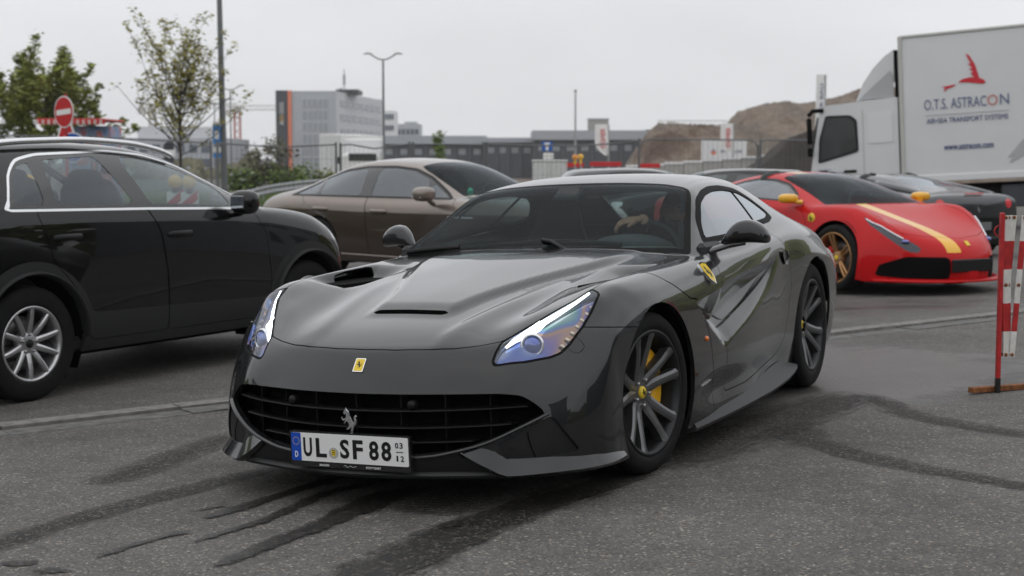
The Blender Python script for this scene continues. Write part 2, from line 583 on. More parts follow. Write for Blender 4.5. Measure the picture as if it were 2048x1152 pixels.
# ------------------------------------------------------------------ ground
def ground_material():
    m = bpy.data.materials.new('asphalt')
    m.use_nodes = True
    n = m.node_tree; L = n.links.new
    b = n.nodes['Principled BSDF']
    t = n.nodes.new('ShaderNodeTexCoord')
    def noise(sc, det=4, rough=.6):
        x = n.nodes.new('ShaderNodeTexNoise'); x.inputs['Scale'].default_value = sc
        x.inputs['Detail'].default_value = det; x.inputs['Roughness'].default_value = rough
        L(t.outputs['Object'], x.inputs['Vector']); return x
    def ramp(src, stops):
        r = n.nodes.new('ShaderNodeValToRGB')
        while len(r.color_ramp.elements) < len(stops): r.color_ramp.elements.new(0.5)
        for e, (p, c) in zip(r.color_ramp.elements, stops):
            e.position = p; e.color = (*c, 1) if len(c) == 3 else c
        L(src, r.inputs[0]); return r
    def mix(mode, a, bb, fac=1.0):
        x = n.nodes.new('ShaderNodeMix'); x.data_type = 'RGBA'; x.blend_type = mode
        if isinstance(fac, float): x.inputs['Factor'].default_value = fac
        else: L(fac, x.inputs['Factor'])
        for s_, v in (('A', a), ('B', bb)):
            if isinstance(v, tuple): x.inputs[s_].default_value = (*v, 1)
            else: L(v, x.inputs[s_])
        return x.outputs['Result']
    big = ramp(noise(.55, 7, .65).outputs['Fac'], [(.32, (.088, .0855, .083)), (.5, (.124, .121, .117)), (.68, (.156, .152, .147))])
    mid = ramp(noise(6, 5, .7).outputs['Fac'], [(.3, (.82, .82, .82)), (.7, (1.15, 1.15, 1.15))])
    col = mix('MULTIPLY', big.outputs[0], mid.outputs[0])
    # aggregate: stone chips of differing brightness
    vo = n.nodes.new('ShaderNodeTexVoronoi'); vo.inputs['Scale'].default_value = 120
    L(t.outputs['Object'], vo.inputs['Vector'])
    sp = n.nodes.new('ShaderNodeSeparateColor'); L(vo.outputs['Color'], sp.inputs[0])
    chip = ramp(sp.outputs[0], [(.0, (.52, .52, .52)), (.3, (.88, .88, .88)), (.88, (1.08, 1.07, 1.05)), (.95, (1.75, 1.68, 1.58)), (1, (2.9, 2.75, 2.5))])
    col = mix('MULTIPLY', col, chip.outputs[0], 1.0)
    hue = ramp(sp.outputs[1], [(0, (1.05, 1.0, .96)), (.6, (1, 1, 1)), (.9, (1, .99, 1)), (1, (1.25, 1.05, .85))])
    col = mix('MULTIPLY', col, hue.outputs[0])
    # pores
    po = ramp(noise(110, 3, .7).outputs['Fac'], [(.32, (.45, .45, .45)), (.48, (1, 1, 1))])
    col = mix('MULTIPLY', col, po.outputs[0])
    # damp patches behind the car on the right of the yard
    dn = n.nodes.new('ShaderNodeAttribute'); dn.attribute_name = 'damp'
    dw = n.nodes.new('ShaderNodeMath'); dw.operation = 'MULTIPLY_ADD'
    L(noise(1.6, 6, .65).outputs['Fac'], dw.inputs[0]); dw.inputs[1].default_value = 2.0; dw.inputs[2].default_value = -1.0
    da = n.nodes.new('ShaderNodeMath'); da.operation = 'ADD'; L(dw.outputs[0], da.inputs[0])
    d2 = n.nodes.new('ShaderNodeMath'); d2.operation = 'MULTIPLY_ADD'; L(dn.outputs['Fac'], d2.inputs[0]); d2.inputs[1].default_value = 2.0; d2.inputs[2].default_value = -.9
    L(d2.outputs[0], da.inputs[1])
    damp = n.nodes.new('ShaderNodeMapRange'); damp.inputs['From Min'].default_value = -.15; damp.inputs['From Max'].default_value = .35
    L(da.outputs[0], damp.inputs['Value'])
    col = mix('MIX', col, mix('MULTIPLY', col, (.5, .5, .51)), damp.outputs[0])
    L(col, b.inputs['Base Color'])
    ro = n.nodes.new('ShaderNodeMapRange'); ro.inputs['To Min'].default_value = .82; ro.inputs['To Max'].default_value = .36
    L(damp.outputs[0], ro.inputs['Value']); L(ro.outputs[0], b.inputs['Roughness'])
    b.inputs['Specular IOR Level'].default_value = .35
    bp = n.nodes.new('ShaderNodeBump'); bp.inputs['Strength'].default_value = .55; bp.inputs['Distance'].default_value = .006
    hm = mix('ADD', sp.outputs[2], noise(60, 4).outputs['Fac'], .6)
    L(hm, bp.inputs['Height']); L(bp.outputs[0], b.inputs['Normal'])
    MATS['asphalt'] = m
    return m
ground_material()

def sheet(name, xs, ys, m, off=0.0, kind='structure', attr=None):
    V = [(x, y, gz(x, y) + off) for y in ys for x in xs]
    nx = len(xs)
    F = [(j * nx + i, j * nx + i + 1, (j + 1) * nx + i + 1, (j + 1) * nx + i) for j in range(len(ys) - 1) for i in range(nx - 1)]
    me = bpy.data.meshes.new(name); me.from_pydata(V, [], F)
    if attr:
        a = me.attributes.new(attr[0], 'FLOAT', 'POINT')
        a.data.foreach_set('value', [attr[1](x, y) for x, y, z in V])
    me.update()
    o = link(name, me, m)
    tag(o, kind=kind)
    return o

def damp_at(x, y):
    # wetter between the car's tail and the barrier, and along its wheels
    d = math.exp(-(((x - 2.0) / 1.7)**2 + ((y - 9.3) / 1.7)**2)) * .9
    d += math.exp(-(((x - 3.4) / 2.6)**2 + ((y - 13.6) / 1.6)**2)) * .6
    d += math.exp(-(((x + 1.5) / 2.6)**2 + ((y - 10.8) / 2.5)**2)) * .25
    return min(1, d)
_xs = sorted(set([-400, -200, -100, -60, -40, -30] + [round(-20 + .5 * i, 2) for i in range(81)] + [30, 40, 60, 100, 200, 400]))
_ys = sorted(set([-120, -60, -30, -20] + [round(-10 + .5 * i, 2) for i in range(91)] + [36, 40, 44, 48, 52, 56, 60, 65, 70, 75, 80, 85, 90, 95, 100, 105, 110, 115, 120, 140, 200, 400, 900]))
sheet('ground', _xs, _ys, MATS['asphalt'], attr=('damp', damp_at))
# ------------------------------------------------------------------ materials shared by the vehicles
def car_paint(name, base, metal=.55, rough=.32, flake=0.0, coat=1.0, coat_rough=.02, spec=.5):
    m = mat(name, base, rough, metal, coat=coat, coat_rough=coat_rough, spec=spec)
    n = m.node_tree; b = n.nodes['Principled BSDF']
    t = n.nodes.new('ShaderNodeTexCoord')
    if flake:
        v = n.nodes.new('ShaderNodeTexVoronoi'); v.inputs['Scale'].default_value = 900
        n.links.new(t.outputs['Object'], v.inputs['Vector'])
        mx = n.nodes.new('ShaderNodeMix'); mx.data_type = 'RGBA'
        mx.inputs['A'].default_value = (*[c * (1 - flake) for c in base], 1)
        mx.inputs['B'].default_value = (*[c * (1 + flake) for c in base], 1)
        sp = n.nodes.new('ShaderNodeSeparateColor'); n.links.new(v.outputs['Color'], sp.inputs[0])
        n.links.new(sp.outputs[0], mx.inputs['Factor']); n.links.new(mx.outputs['Result'], b.inputs['Base Color'])
    # faint film of road dust and drying rain in the gloss of the lacquer
    x = n.nodes.new('ShaderNodeTexNoise'); x.inputs['Scale'].default_value = 7; x.inputs['Detail'].default_value = 8; x.inputs['Roughness'].default_value = .7
    n.links.new(t.outputs['Object'], x.inputs['Vector'])
    r = n.nodes.new('ShaderNodeMapRange'); r.inputs['From Min'].default_value = .35; r.inputs['From Max'].default_value = .75
    r.inputs['To Min'].default_value = coat_rough; r.inputs['To Max'].default_value = coat_rough + .03
    n.links.new(x.outputs['Fac'], r.inputs['Value']); n.links.new(r.outputs[0], b.inputs['Coat Roughness'])
    return m

car_paint('grey_paint', (.020, .0207, .0218), .50, .27, .35, 1.0, .010, spec=.15)
MATS['grey_paint'].node_tree.nodes['Principled BSDF'].inputs['Coat IOR'].default_value = 1.46
car_paint('black_paint', (.004, .004, .0045), .0, .5, 0, 1.0, .012, spec=.05)
car_paint('bronze_paint', (.22, .182, .156), .7, .36, .2)
car_paint('brown_paint', (.040, .026, .020), .5, .36, .2)
car_paint('red_paint', (.50, .005, .007), .0, .5, 0, .42, spec=.08)
car_paint('yellow_paint', (.80, .42, .010), .0, .4, 0, .8)
car_paint('slate_paint', (.045, .048, .054), .6, .36, .15)
car_paint('white_paint', (.72, .73, .73), 0, .38, 0, .5, .08)
mat('black_gloss', (.008, .008, .009), .08, 0, coat=1)
mat('black_satin', (.010, .010, .011), .45, spec=.35)
mat('black_plastic', (.012, .012, .0125), .65, bump=(220, .15))
mat('cladding', (.022, .0225, .023), .65, spec=.3, bump=(260, .12))
mat('trim_black', (.004, .004, .0042), .6, spec=.12)
mat('duct_black', (.004, .004, .004), .9, spec=.1)
mat('rubber', (.0085, .0085, .009), .78, spec=.25, noise=(14, .25), bump=(90, .2))
mat('barrel_grey', (.035, .036, .038), .42, .8)
mat('gunmetal', (.16, .161, .166), .33, .85, coat=.25, coat_rough=.15)
mat('dark_metal', (.05, .05, .052), .4, .9)
mat('steel', (.45, .45, .46), .35, .95, rvar=.12)
mat('alloy', (.50, .50, .51), .30, .85, rvar=.06)
mat('bronze_alloy', (.46, .25, .11), .32, .75)
mat('chrome', (.80, .81, .82), .06, 1.0)
mat('satin_alu', (.78, .79, .80), .22, .9)
mat('disc_iron', (.16, .155, .15), .45, .8)
mat('leather', (.022, .023, .024), .55, bump=(140, .2))
mat('leather_light', (.055, .056, .058), .6, bump=(120, .2))
mat('cloth_dark', (.014, .014, .016), .9, bump=(200, .25))
mat('carpet', (.012, .012, .012), .95)
mat('stitch', (.55, .55, .53), .7)
mat('skin', (.46, .25, .17), .5, noise=(18, .14))
mat('beard', (.018, .012, .010), .8, bump=(180, .5))
mat('yellow_badge', (.78, .56, .04), .35)
mat('amber', (.75, .18, .01), .15, coat=1)
mat('red_lens', (.42, .006, .008), .12, coat=1)
mat('clear_lens_body', (.62, .64, .66), .12, .6)
mat('white_plate', (.80, .80, .80), .35)
mat('plate_blue', (.005, .07, .46), .4)
mat('plate_black', (.006, .006, .006), .45)
mat('star_yellow', (.85, .65, .02), .5)
mat('seal_grey', (.42, .42, .41), .5)
mat('mirror_glass', (.30, .32, .34), .03, 1.0)
mat('lamp_on', (.9, .95, 1), .3, emit=(.90, .97, 1.0, 2.6))
glass('windscreen_glass', (.60, .72, .70), .80, r0=.022, ex=7.5)
glass('side_glass', (.80, .88, .87), .82, r0=.08, ex=3.2)
glass('misted_glass', (.78, .85, .85), .72, rough=.06, r0=.10, ex=2.3)
glass('dark_glass', (.16, .18, .18), .75, r0=.13, ex=3.2)
glass('lens_glass', (.97, .98, 1.0), .95)
# ------------------------------------------------------------------ the grey coupe: body surface from character lines (x forward, y left, z up; metres)
HERO_LINES = [
 # 0 centreline
 [(0,1.0,0,.13),(.1,1.02,0,.22),(.2,1.005,0,.33),(.3,.975,0,.43),(.36,.953,0,.475),(.43,.91,0,.545),(.5,.854,0,.608),(.834,.52,0,.706),(1.1,.25,0,.757),(1.354,0,0,.797),(1.75,-.4,0,.857),(2.194,-.84,0,.908),
  (2.47,-1.115,0,1.085),(2.767,-1.413,0,1.228),(3.1,-1.75,0,1.272),(3.45,-2.1,0,1.268),(3.85,-2.5,0,1.215),(4.35,-3.0,0,1.07),(4.7,-3.35,0,.955),(4.9,-3.52,0,.915),(5.03,-3.60,0,.915),(5.2,-3.65,0,.8),(5.4,-3.55,0,.4)],
 # 1
 [(0,.985,.2,.13),(.1,1.005,.2,.22),(.2,.99,.2,.33),(.3,.962,.2,.43),(.36,.94,.2,.475),(.43,.897,.2,.545),(.5,.842,.2,.609),(.834,.52,.2,.703),(1.1,.25,.2,.754),(1.354,0,.2,.794),(1.75,-.4,.21,.855),(2.194,-.835,.22,.906),
  (2.47,-1.11,.205,1.083),(2.767,-1.405,.19,1.225),(3.1,-1.75,.19,1.269),(3.45,-2.1,.19,1.265),(3.85,-2.5,.19,1.212),(4.35,-3.0,.19,1.067),(4.7,-3.35,.2,.952),(4.9,-3.52,.2,.912),(5.03,-3.595,.2,.912),(5.2,-3.645,.2,.8),(5.4,-3.54,.2,.4)],
 # 2
 [(0,.92,.42,.13),(.1,.94,.42,.22),(.2,.93,.42,.33),(.3,.905,.42,.43),(.36,.885,.42,.475),(.43,.85,.42,.545),(.5,.79,.42,.612),(.834,.49,.42,.703),(1.1,.24,.42,.752),(1.354,0,.43,.792),(1.75,-.4,.44,.843),(2.194,-.815,.47,.897),
  (2.47,-1.09,.44,1.071),(2.767,-1.385,.40,1.214),(3.1,-1.75,.40,1.257),(3.45,-2.1,.40,1.252),(3.85,-2.5,.40,1.198),(4.35,-3.0,.40,1.045),(4.7,-3.35,.42,.935),(4.9,-3.52,.42,.898),(5.03,-3.58,.42,.898),(5.2,-3.63,.42,.8),(5.4,-3.53,.42,.4)],
 # 3
 [(0,.86,.58,.13),(.1,.875,.58,.22),(.2,.865,.58,.33),(.3,.85,.58,.43),(.36,.835,.58,.475),(.43,.80,.575,.54),(.5,.725,.565,.625),(.834,.445,.60,.742),(1.1,.22,.60,.786),(1.354,0,.61,.818),(1.75,-.4,.63,.843),(2.194,-.79,.66,.885),
  (2.47,-1.08,.585,1.055),(2.767,-1.362,.52,1.20),(3.1,-1.75,.51,1.239),(3.45,-2.1,.51,1.232),(3.85,-2.5,.51,1.175),(4.35,-3.0,.51,1.005),(4.7,-3.33,.54,.905),(4.9,-3.49,.55,.87),(5.03,-3.55,.55,.865),(5.2,-3.61,.56,.8),(5.4,-3.52,.56,.4)],
 # 4 fender crest, then the roof rail
 [(0,.79,.69,.13),(.1,.80,.69,.22),(.2,.79,.69,.33),(.3,.775,.68,.43),(.36,.76,.67,.48),(.43,.72,.665,.55),(.5,.64,.665,.64),(.834,.42,.70,.765),(1.1,.22,.71,.815),(1.354,0,.725,.836),(1.75,-.4,.75,.856),(2.194,-.778,.778,.876),
  (2.47,-1.065,.685,1.035),(2.767,-1.344,.60,1.18),(3.1,-1.75,.575,1.216),(3.45,-2.1,.57,1.207),(3.85,-2.5,.57,1.147),(4.35,-2.98,.60,.965),(4.7,-3.28,.65,.875),(4.9,-3.43,.66,.84),(5.03,-3.49,.66,.83),(5.2,-3.6,.68,.78),(5.4,-3.52,.68,.4)],
 # 5 outer crest, then the belt line
 [(0,.70,.78,.13),(.1,.705,.785,.22),(.2,.70,.785,.33),(.3,.685,.775,.43),(.36,.66,.77,.49),(.43,.61,.765,.565),(.5,.54,.76,.655),(.834,.36,.775,.785),(1.1,.2,.785,.82),(1.354,0,.795,.832),(1.75,-.4,.815,.85),(2.194,-.80,.825,.866),
  (2.47,-1.07,.835,.885),(2.767,-1.35,.84,.905),(3.1,-1.75,.83,.935),(3.45,-2.1,.80,.965),(3.85,-2.5,.775,.985),(4.35,-2.96,.79,.925),(4.7,-3.24,.765,.845),(4.9,-3.38,.745,.80),(5.03,-3.43,.74,.79),(5.2,-3.57,.77,.77),(5.4,-3.5,.76,.4)],
 # 6 shoulder
 [(0,.62,.835,.13),(.1,.62,.84,.22),(.2,.615,.84,.33),(.3,.60,.835,.43),(.36,.575,.83,.50),(.43,.525,.83,.58),(.5,.45,.83,.665),(.834,.28,.845,.75),(1.1,.15,.86,.78),(1.354,0,.872,.79),(1.75,-.4,.885,.80),(2.194,-.8,.895,.81),
  (2.47,-1.07,.898,.82),(2.767,-1.35,.90,.83),(3.1,-1.75,.895,.85),(3.45,-2.1,.882,.87),(3.85,-2.5,.885,.88),(4.35,-2.95,.875,.84),(4.7,-3.2,.845,.77),(4.9,-3.32,.82,.73),(5.03,-3.36,.81,.71),(5.2,-3.53,.82,.70),(5.4,-3.45,.80,.4)],
 # 7
 [(0,.53,.868,.13),(.1,.53,.873,.22),(.2,.525,.873,.33),(.3,.51,.873,.43),(.36,.49,.873,.51),(.43,.45,.873,.58),(.5,.39,.88,.63),(.834,.22,.90,.66),(1.1,.1,.91,.67),(1.354,0,.915,.67),(1.75,-.4,.925,.64),(2.194,-.8,.93,.62),
  (2.47,-1.07,.93,.62),(2.767,-1.35,.925,.63),(3.1,-1.75,.905,.64),(3.45,-2.1,.89,.66),(3.85,-2.5,.90,.72),(4.35,-3.0,.90,.72),(4.7,-3.3,.88,.66),(4.9,-3.42,.86,.62),(5.03,-3.45,.85,.6),(5.2,-3.47,.84,.55),(5.4,-3.42,.82,.36)],
 # 8
 [(0,.46,.878,.127),(.1,.46,.882,.2),(.2,.455,.882,.30),(.3,.44,.882,.37),(.36,.425,.882,.40),(.43,.40,.882,.41),(.5,.365,.885,.40),(.834,.2,.90,.38),(1.1,.1,.905,.37),(1.354,0,.91,.37),(1.75,-.4,.93,.36),(2.194,-.8,.935,.35),
  (2.47,-1.07,.935,.35),(2.767,-1.35,.925,.36),(3.1,-1.75,.895,.37),(3.45,-2.1,.875,.38),(3.85,-2.5,.87,.40),(4.35,-3.0,.88,.42),(4.7,-3.25,.87,.40),(4.9,-3.38,.85,.39),(5.03,-3.4,.84,.38),(5.2,-3.42,.82,.36),(5.4,-3.4,.80,.32)],
 # 9 sill edge
 [(0,.40,.878,.125),(.1,.398,.878,.125),(.2,.392,.878,.125),(.3,.385,.88,.125),(.36,.378,.88,.125),(.43,.37,.88,.125),(.5,.35,.88,.125),(.834,.2,.88,.13),(1.1,.1,.88,.13),(1.354,0,.88,.13),(1.75,-.4,.915,.14),(2.194,-.8,.915,.14),
  (2.47,-1.07,.912,.14),(2.767,-1.35,.905,.14),(3.1,-1.75,.87,.14),(3.45,-2.1,.845,.14),(3.85,-2.5,.83,.15),(4.35,-3.0,.84,.2),(4.7,-3.25,.84,.22),(4.9,-3.34,.82,.23),(5.03,-3.36,.80,.24),(5.2,-3.38,.78,.25),(5.4,-3.36,.76,.27)],
]
HERO_US = np.concatenate([np.arange(0, .52, .0125), np.arange(.52, 2.18, .02), [2.194], np.arange(2.21, 5.41, .025)])

def hero_disp(P):
    x, y, z = P[..., 0], P[..., 1], P[..., 2]
    top = (z > .5) & (x > -.9)
    # raised centre of the hood, starting at the vent slot and widening to the screen
    hw = .175 + .33 * smoothstep(.55, -.75, x)
    edge = smoothstep(hw + .045, hw - .02, y)
    st = smoothstep(.56, .40, x) * smoothstep(-.86, -.5, x) + smoothstep(-.5, -.86, x) * .25 * smoothstep(.56, .40, x)
    dz = .026 * edge * np.clip(st, 0, 1)
    # soft crease running from the nose up each side of the hood
    yr = .30 + .13 * smoothstep(.85, -.1, x)
    dz += .011 * np.exp(-((y - yr) / np.where(y > yr, .075, .04))**2) * smoothstep(.88, .70, x) * smoothstep(-.25, .35, x)
    # the hood sinks towards the air channel under the wing bridge
    dip = smoothstep(.16, -.06, x) * smoothstep(-.50, -.36, x) * smoothstep(.50, .66, y) * smoothstep(.75, .712, y)
    dz -= .052 * dip
    c = .47 + .10 * smoothstep(.6, -.3, x)
    dz -= .007 * np.exp(-((y - c) / .085)**2) * smoothstep(.72, .35, x) * smoothstep(-.6, -.1, x)
    P[..., 2] = np.where(top, z + dz, z)
    # waist above the sill
    x, y, z = P[..., 0], P[..., 1], P[..., 2]
    w = .02 * np.exp(-((z - .27) / .07)**2) * smoothstep(-.35, -.8, x) * smoothstep(-2.3, -1.8, x) * (y > .8)
    P[..., 1] = y - w
    return P
# ------------------------------------------------------------------ the grey coupe: panels cut from the surface
def pbasis(n):
    n = np.array(n, float); n /= np.linalg.norm(n)
    a = np.cross([0, 0, 1.], n); a /= np.linalg.norm(a)
    return np.stack([a, np.cross(n, a)], 1)
def sd3(pts, n):
    """cut function: signed distance to a closed outline seen along n"""
    B = pbasis(n); q = np.array(pts) @ B
    nn = np.array(n) / np.linalg.norm(n)
    def fn(s):
        r = poly_sd(s.co @ B, q)
        return np.where(s.nr @ nn < -.1, np.abs(r) + .02, r)
    return fn
XZ = [0, 2]; XY = [0, 1]; YZ = [1, 2]
def cut_gap(s, fn, g=.004):
    """separate a panel and leave a shut line between it and the rest"""
    i, o = s.split(fn)
    _, o = o.split(lambda q: fn(q) - g)
    return i, o
def renorm(s):
    n = np.zeros_like(s.co)
    for f in s.faces:
        p = s.co[list(f)]
        k = np.zeros(3)
        for i in range(len(p)): k += np.cross(p[i] - p[0], p[(i + 1) % len(p)] - p[0])
        for i in f: n[i] += k
    s.nr = n / (np.linalg.norm(n, axis=1, keepdims=True) + 1e-12)
    return s

HERO_LAMP = [(.31,.735,.806),(.335,.768,.797),(.352,.781,.784),(.434,.784,.729),(.504,.774,.674),(.589,.75,.61),(.632,.731,.581),(.67,.703,.569),(.745,.63,.558),(.80,.557,.553),(.815,.537,.557),(.81,.527,.567),(.776,.525,.596),(.735,.532,.633),(.661,.572,.665),(.581,.616,.699),(.5,.66,.735),(.417,.705,.77)]
LAMP_N = (.52, .42, .74)

def build_hero():
    mw = Matrix(np.vstack([np.hstack([CAR_M, CAR_T[:, None]]), [0, 0, 0, 1]]).tolist())
    root = thing('sports_coupe', 'glossy dark grey two-door sports coupe with yellow brake calipers and lit headlights, nearest the camera', 'car', mw=mw)
    P = MATS['grey_paint']
    s = loft(HERO_LINES, HERO_US, 14, ubreaks=[2.194], smooth=3, disp=hero_disp)
    V = lambda q: q.uv[:, 1] * 9
    if (s.nr[:, 2][(s.co[:, 2] > 1.1)]).mean() < 0:
        s.nr = -s.nr; s.faces = [f[::-1] for f in s.faces]
    # wheel arches
    for cx, cz, r in ((0, .343, .382), (-2.72, .364, .402)):
        _, s = s.split(lambda q: np.maximum(np.hypot(q.co[:, 0] - cx, q.co[:, 2] - cz) - r, (5.3 - V(q)) * .2))
    # headlight opening
    f_l = sd3(HERO_LAMP, LAMP_N)
    lens, s = s.split(lambda q: f_l(q) + .005)
    seal, s = s.split(lambda q: f_l(q) - .005)
    # windscreen
    ws = rpoly([(-.838,-.3),(-.828,.35),(-.80,.62),(-.785,.786),(-1.065,.695),(-1.28,.628),(-1.350,.592),(-1.39,.45),(-1.408,.2),(-1.415,-.3)], .03)
    f_w = lambda q: np.where(q.co[:, 2] > .8, poly_sd(q.co[:, XY], ws), 1)
    screen, s = s.split(f_w)
    frit_p = lambda q: poly_sd(q.co[:, XY], ws) + .012 + .022 * smoothstep(.45, .75, np.abs(q.co[:, 1])) + .03 * smoothstep(-1.33, -1.41, q.co[:, 0])
    screen, frit = screen.split(frit_p)
    # side glass
    sg = rpoly([(-.955,.922),(-1.10,1.035),(-1.28,1.135),(-1.45,1.175),(-1.62,1.195),(-1.82,1.198),(-2.06,1.178),(-2.19,1.13),(-2.29,1.06),(-2.31,1.01),(-2.15,.985),(-1.84,.973),(-1.4,.935)], .05, 6)
    f_s = lambda q: np.where((q.co[:, 1] > .4) & (V(q) > 3.2), poly_sd(q.co[:, XZ], sg), 1)
    sidew, s = s.split(f_s)
    trim, sidew = sidew.split(lambda q: -(poly_sd(q.co[:, XZ], sg) + .026))
    fd = lambda q: line_sd(q.co[:, XZ], [(-1.97, 1.2), (-1.85, .95)])
    q1, q2 = sidew.split(lambda q: fd(q) - .004)
    q1, post = q1.split(lambda q: fd(q) + .004)
    # rear window
    rw = rpoly([(-2.58,-.3),(-2.60,.40),(-3.0,.44),(-3.2,.46),(-3.26,.3),(-3.28,-.3)], .04)
    rearw, s = s.split(lambda q: np.where(q.co[:, 2] > .9, poly_sd(q.co[:, XY], rw), 1))
    # hood slot and side channel
    slot, s = s.split(lambda q: np.where(q.co[:, 2] > .5, poly_sd(q.co[:, XY], np.array([(.512,-.3),(.512,.155),(.498,.178),(.484,.168),(.478,.15),(.476,-.3)])), 1))
    hole = rpoly([(-.07,.722),(-.09,.738),(-.20,.744),(-.40,.744),(-.44,.735),(-.40,.700),(-.20,.694),(-.09,.704)], .01)
    chan, s = s.split(lambda q: np.where(q.co[:, 2] > .5, poly_sd(q.co[:, XY], hole), 1))
    # scallop in the flank
    U = [(-.30,.672),(-.45,.689),(-.63,.705),(-.855,.728),(-.875,.748),(-1.345,.784),(-1.94,.827)]
    D = [(-.455,.676),(-.613,.624),(-.761,.583),(-.83,.572),(-.896,.582),(-1.134,.630),(-1.45,.697),(-1.725,.758),(-1.94,.82)]
    O = [(-.446,.672),(-.55,.593),(-.70,.507),(-.77,.458),(-.815,.447),(-.87,.452),(-.938,.475),(-1.336,.56),(-1.70,.64),(-1.90,.72),(-1.95,.80)]
    on_side = lambda q: (q.co[:, 1] > .80) & (V(q) > 5.2)
    A = np.array(U[1:] + D[::-1][1:])
    Bp = np.array([U[1]] + D + O[::-1][:-1])
    facet, s = s.split(lambda q: np.where(on_side(q), poly_sd(q.co[:, XZ], A), 1))
    band, s = s.split(lambda q: np.where(on_side(q), poly_sd(q.co[:, XZ], Bp), 1))
    def pld(p, L):
        L = np.array(L); d = np.full(len(p), 9.)
        for a, b in zip(L[:-1], L[1:]):
            e = b - a; w = p - a; t = np.clip((w @ e) / (e @ e), 0, 1)
            d = np.minimum(d, np.linalg.norm(w - t[:, None] * e, axis=1))
        return d
    depth = lambda x: .084 * smoothstep(-1.98, -1.15, x) * smoothstep(-.42, -.74, x)
    p = facet.co[:, XZ]; du, dd = pld(p, U), pld(p, D)
    facet.co[:, 1] -= depth(p[:, 0]) * (.12 + .88 * du / (du + dd + 1e-6))
    p = band.co[:, XZ]; do, dd = pld(p, O), pld(p, D)
    t = do / (do + dd + 1e-6)
    band.co[:, 1] -= depth(p[:, 0]) * np.where(t > 1 - 1e-4, 1, t * t * (1.6 - .6 * t))
    renorm(facet); renorm(band)
    flank = facet.join(band)
    # grille mouth and corner pockets
    mouth = rpoly([(-.3,.447),(.22,.449),(.425,.449),(.573,.450),(.64,.44),(.688,.405),(.722,.366),(.639,.327),(.557,.286),(.456,.252),(.37,.232),(.25,.222),(-.3,.218)], .02)
    front = lambda q, P_: np.where((q.co[:, 0] > .42) & (q.co[:, 2] < .6), poly_sd(q.co[:, YZ], P_), 1)
    mth, s = s.split(lambda q: front(q, mouth))
    pk = rpoly([(.569,.262),(.65,.306),(.738,.360),(.777,.295),(.819,.215),(.732,.207),(.612,.200),(.585,.225)], .02)
    pocket, s = s.split(lambda q: front(q, pk))
    lowl, s = s.split(lambda q: np.where((q.co[:, 0] > .42), np.maximum(q.co[:, 2] - np.interp(q.co[:, 1], [0, .3, .45, .57, .60, .75, .9], [.235, .235, .24, .235, .20, .165, .150]), 0 * q.co[:, 2] - 1), 1))
    # shut lines
    hd = rpoly([(.855,-.3),(.855,.0),(.850,.13),(.829,.281),(.807,.363),(.765,.452),(.722,.527),(.655,.568),(.575,.612),(.495,.656),(.41,.70),(.31,.733),(.18,.742),(.0,.768),(-.142,.778),(-.386,.798),(-.614,.803),(-.745,.79),(-.775,.765),(-.79,.66),(-.80,.62),(-.826,.35),(-.836,0),(-.836,-.3)], .008, 2)
    wash = sd3([(0.573,0.746,0.634),(0.562,0.757,0.636),(0.552,0.766,0.633),(0.549,0.784,0.62),(0.550,0.796,0.599),(0.566,0.79,0.584),(0.582,0.782,0.578),(0.592,0.77,0.58),(0.598,0.755,0.59),(0.598,0.738,0.614),(.588,.737,.627)], (.55,.70,.45))
    washc, s = cut_gap(s, wash, .002)
    hood, s = cut_gap(s, lambda q: np.where(q.co[:, 2] > .52, poly_sd(q.co[:, XY], hd), 1), .0045)
    dr = [(-.925,1.1),(-.915,.90),(-.845,.785),(-.868,.746),(-.85,.711),(-.785,.572),(-.84,.445),(-.858,.323),(-.862,.235),(-1.2,.232),(-1.9,.27),(-2.02,.30),(-2.12,.40),(-2.20,.646),(-2.17,.736),(-2.09,.85),(-1.96,.94),(-1.90,1.1)]
    dr = rpoly(dr, .02, 3)
    f_d = lambda q: np.maximum(poly_sd(q.co[:, XZ], dr), (4.9 - V(q)) * .1)
    door, s = cut_gap(s, f_d, .0045)
    door2, wing2 = cut_gap(flank, f_d, .0045)
    front_p, rear_p = s.split(lambda q: -.86 - .06 * (q.co[:, 2] > .8) - q.co[:, 0])
    seam = [(.95,.70),(.527,.672),(.437,.664),(.229,.646),(.15,.5),(.15,-.2)]
    f_b = lambda q: np.where((q.co[:, 2] > .62) & (q.co[:, 1] < .6) & (q.co[:, 0] > .8), 1, 1) * line_sd(q.co[:, XZ], seam)
    a, b = front_p.split(lambda q: f_b(q) - .002)
    a2, b2 = front_p.split(lambda q: f_b(q) + .002)
    # which side is the bumper
    bum, fen = (a2, b) if a.co[:, 0].mean() > b.co[:, 0].mean() else (b, a2)
    if bum is b:
        fen = a2
    f_br = lambda q: line_sd(q.co[:, XZ], [(-.08,.90),(-.137,.845),(-.184,.804),(-.288,.754),(-.38,.712),(-.47,.700),(-.60,.52),(-.70,.1)])
    fa, fb = fen.split(lambda q: f_br(q) - .003)
    fa2, fb2 = fen.split(lambda q: f_br(q) + .003)
    front_is_neg = fa.co[:, 0].mean() > fb.co[:, 0].mean()
    front_w, bridge = (fa2, fb) if front_is_neg else (fb, fa2)
    low_w, bridge = bridge.split(lambda q: q.co[:, 2] - .700)
    hood.both().build('hood', P, root, rim=.02)
    bum.both().build('front_bumper', P, root, rim=.02)
    body = rear_p.both().build('body', P, root, rim=.015)
    screen.both().build('windscreen', MATS['windscreen_glass'], root)
    frit.both().offset(.0005).build('windscreen_border', MATS['trim_black'], root)
    rearw.both().build('rear_window', MATS['side_glass'], root)
    lowl.both().build('lower_lip', MATS['black_satin'], root, rim=.03)
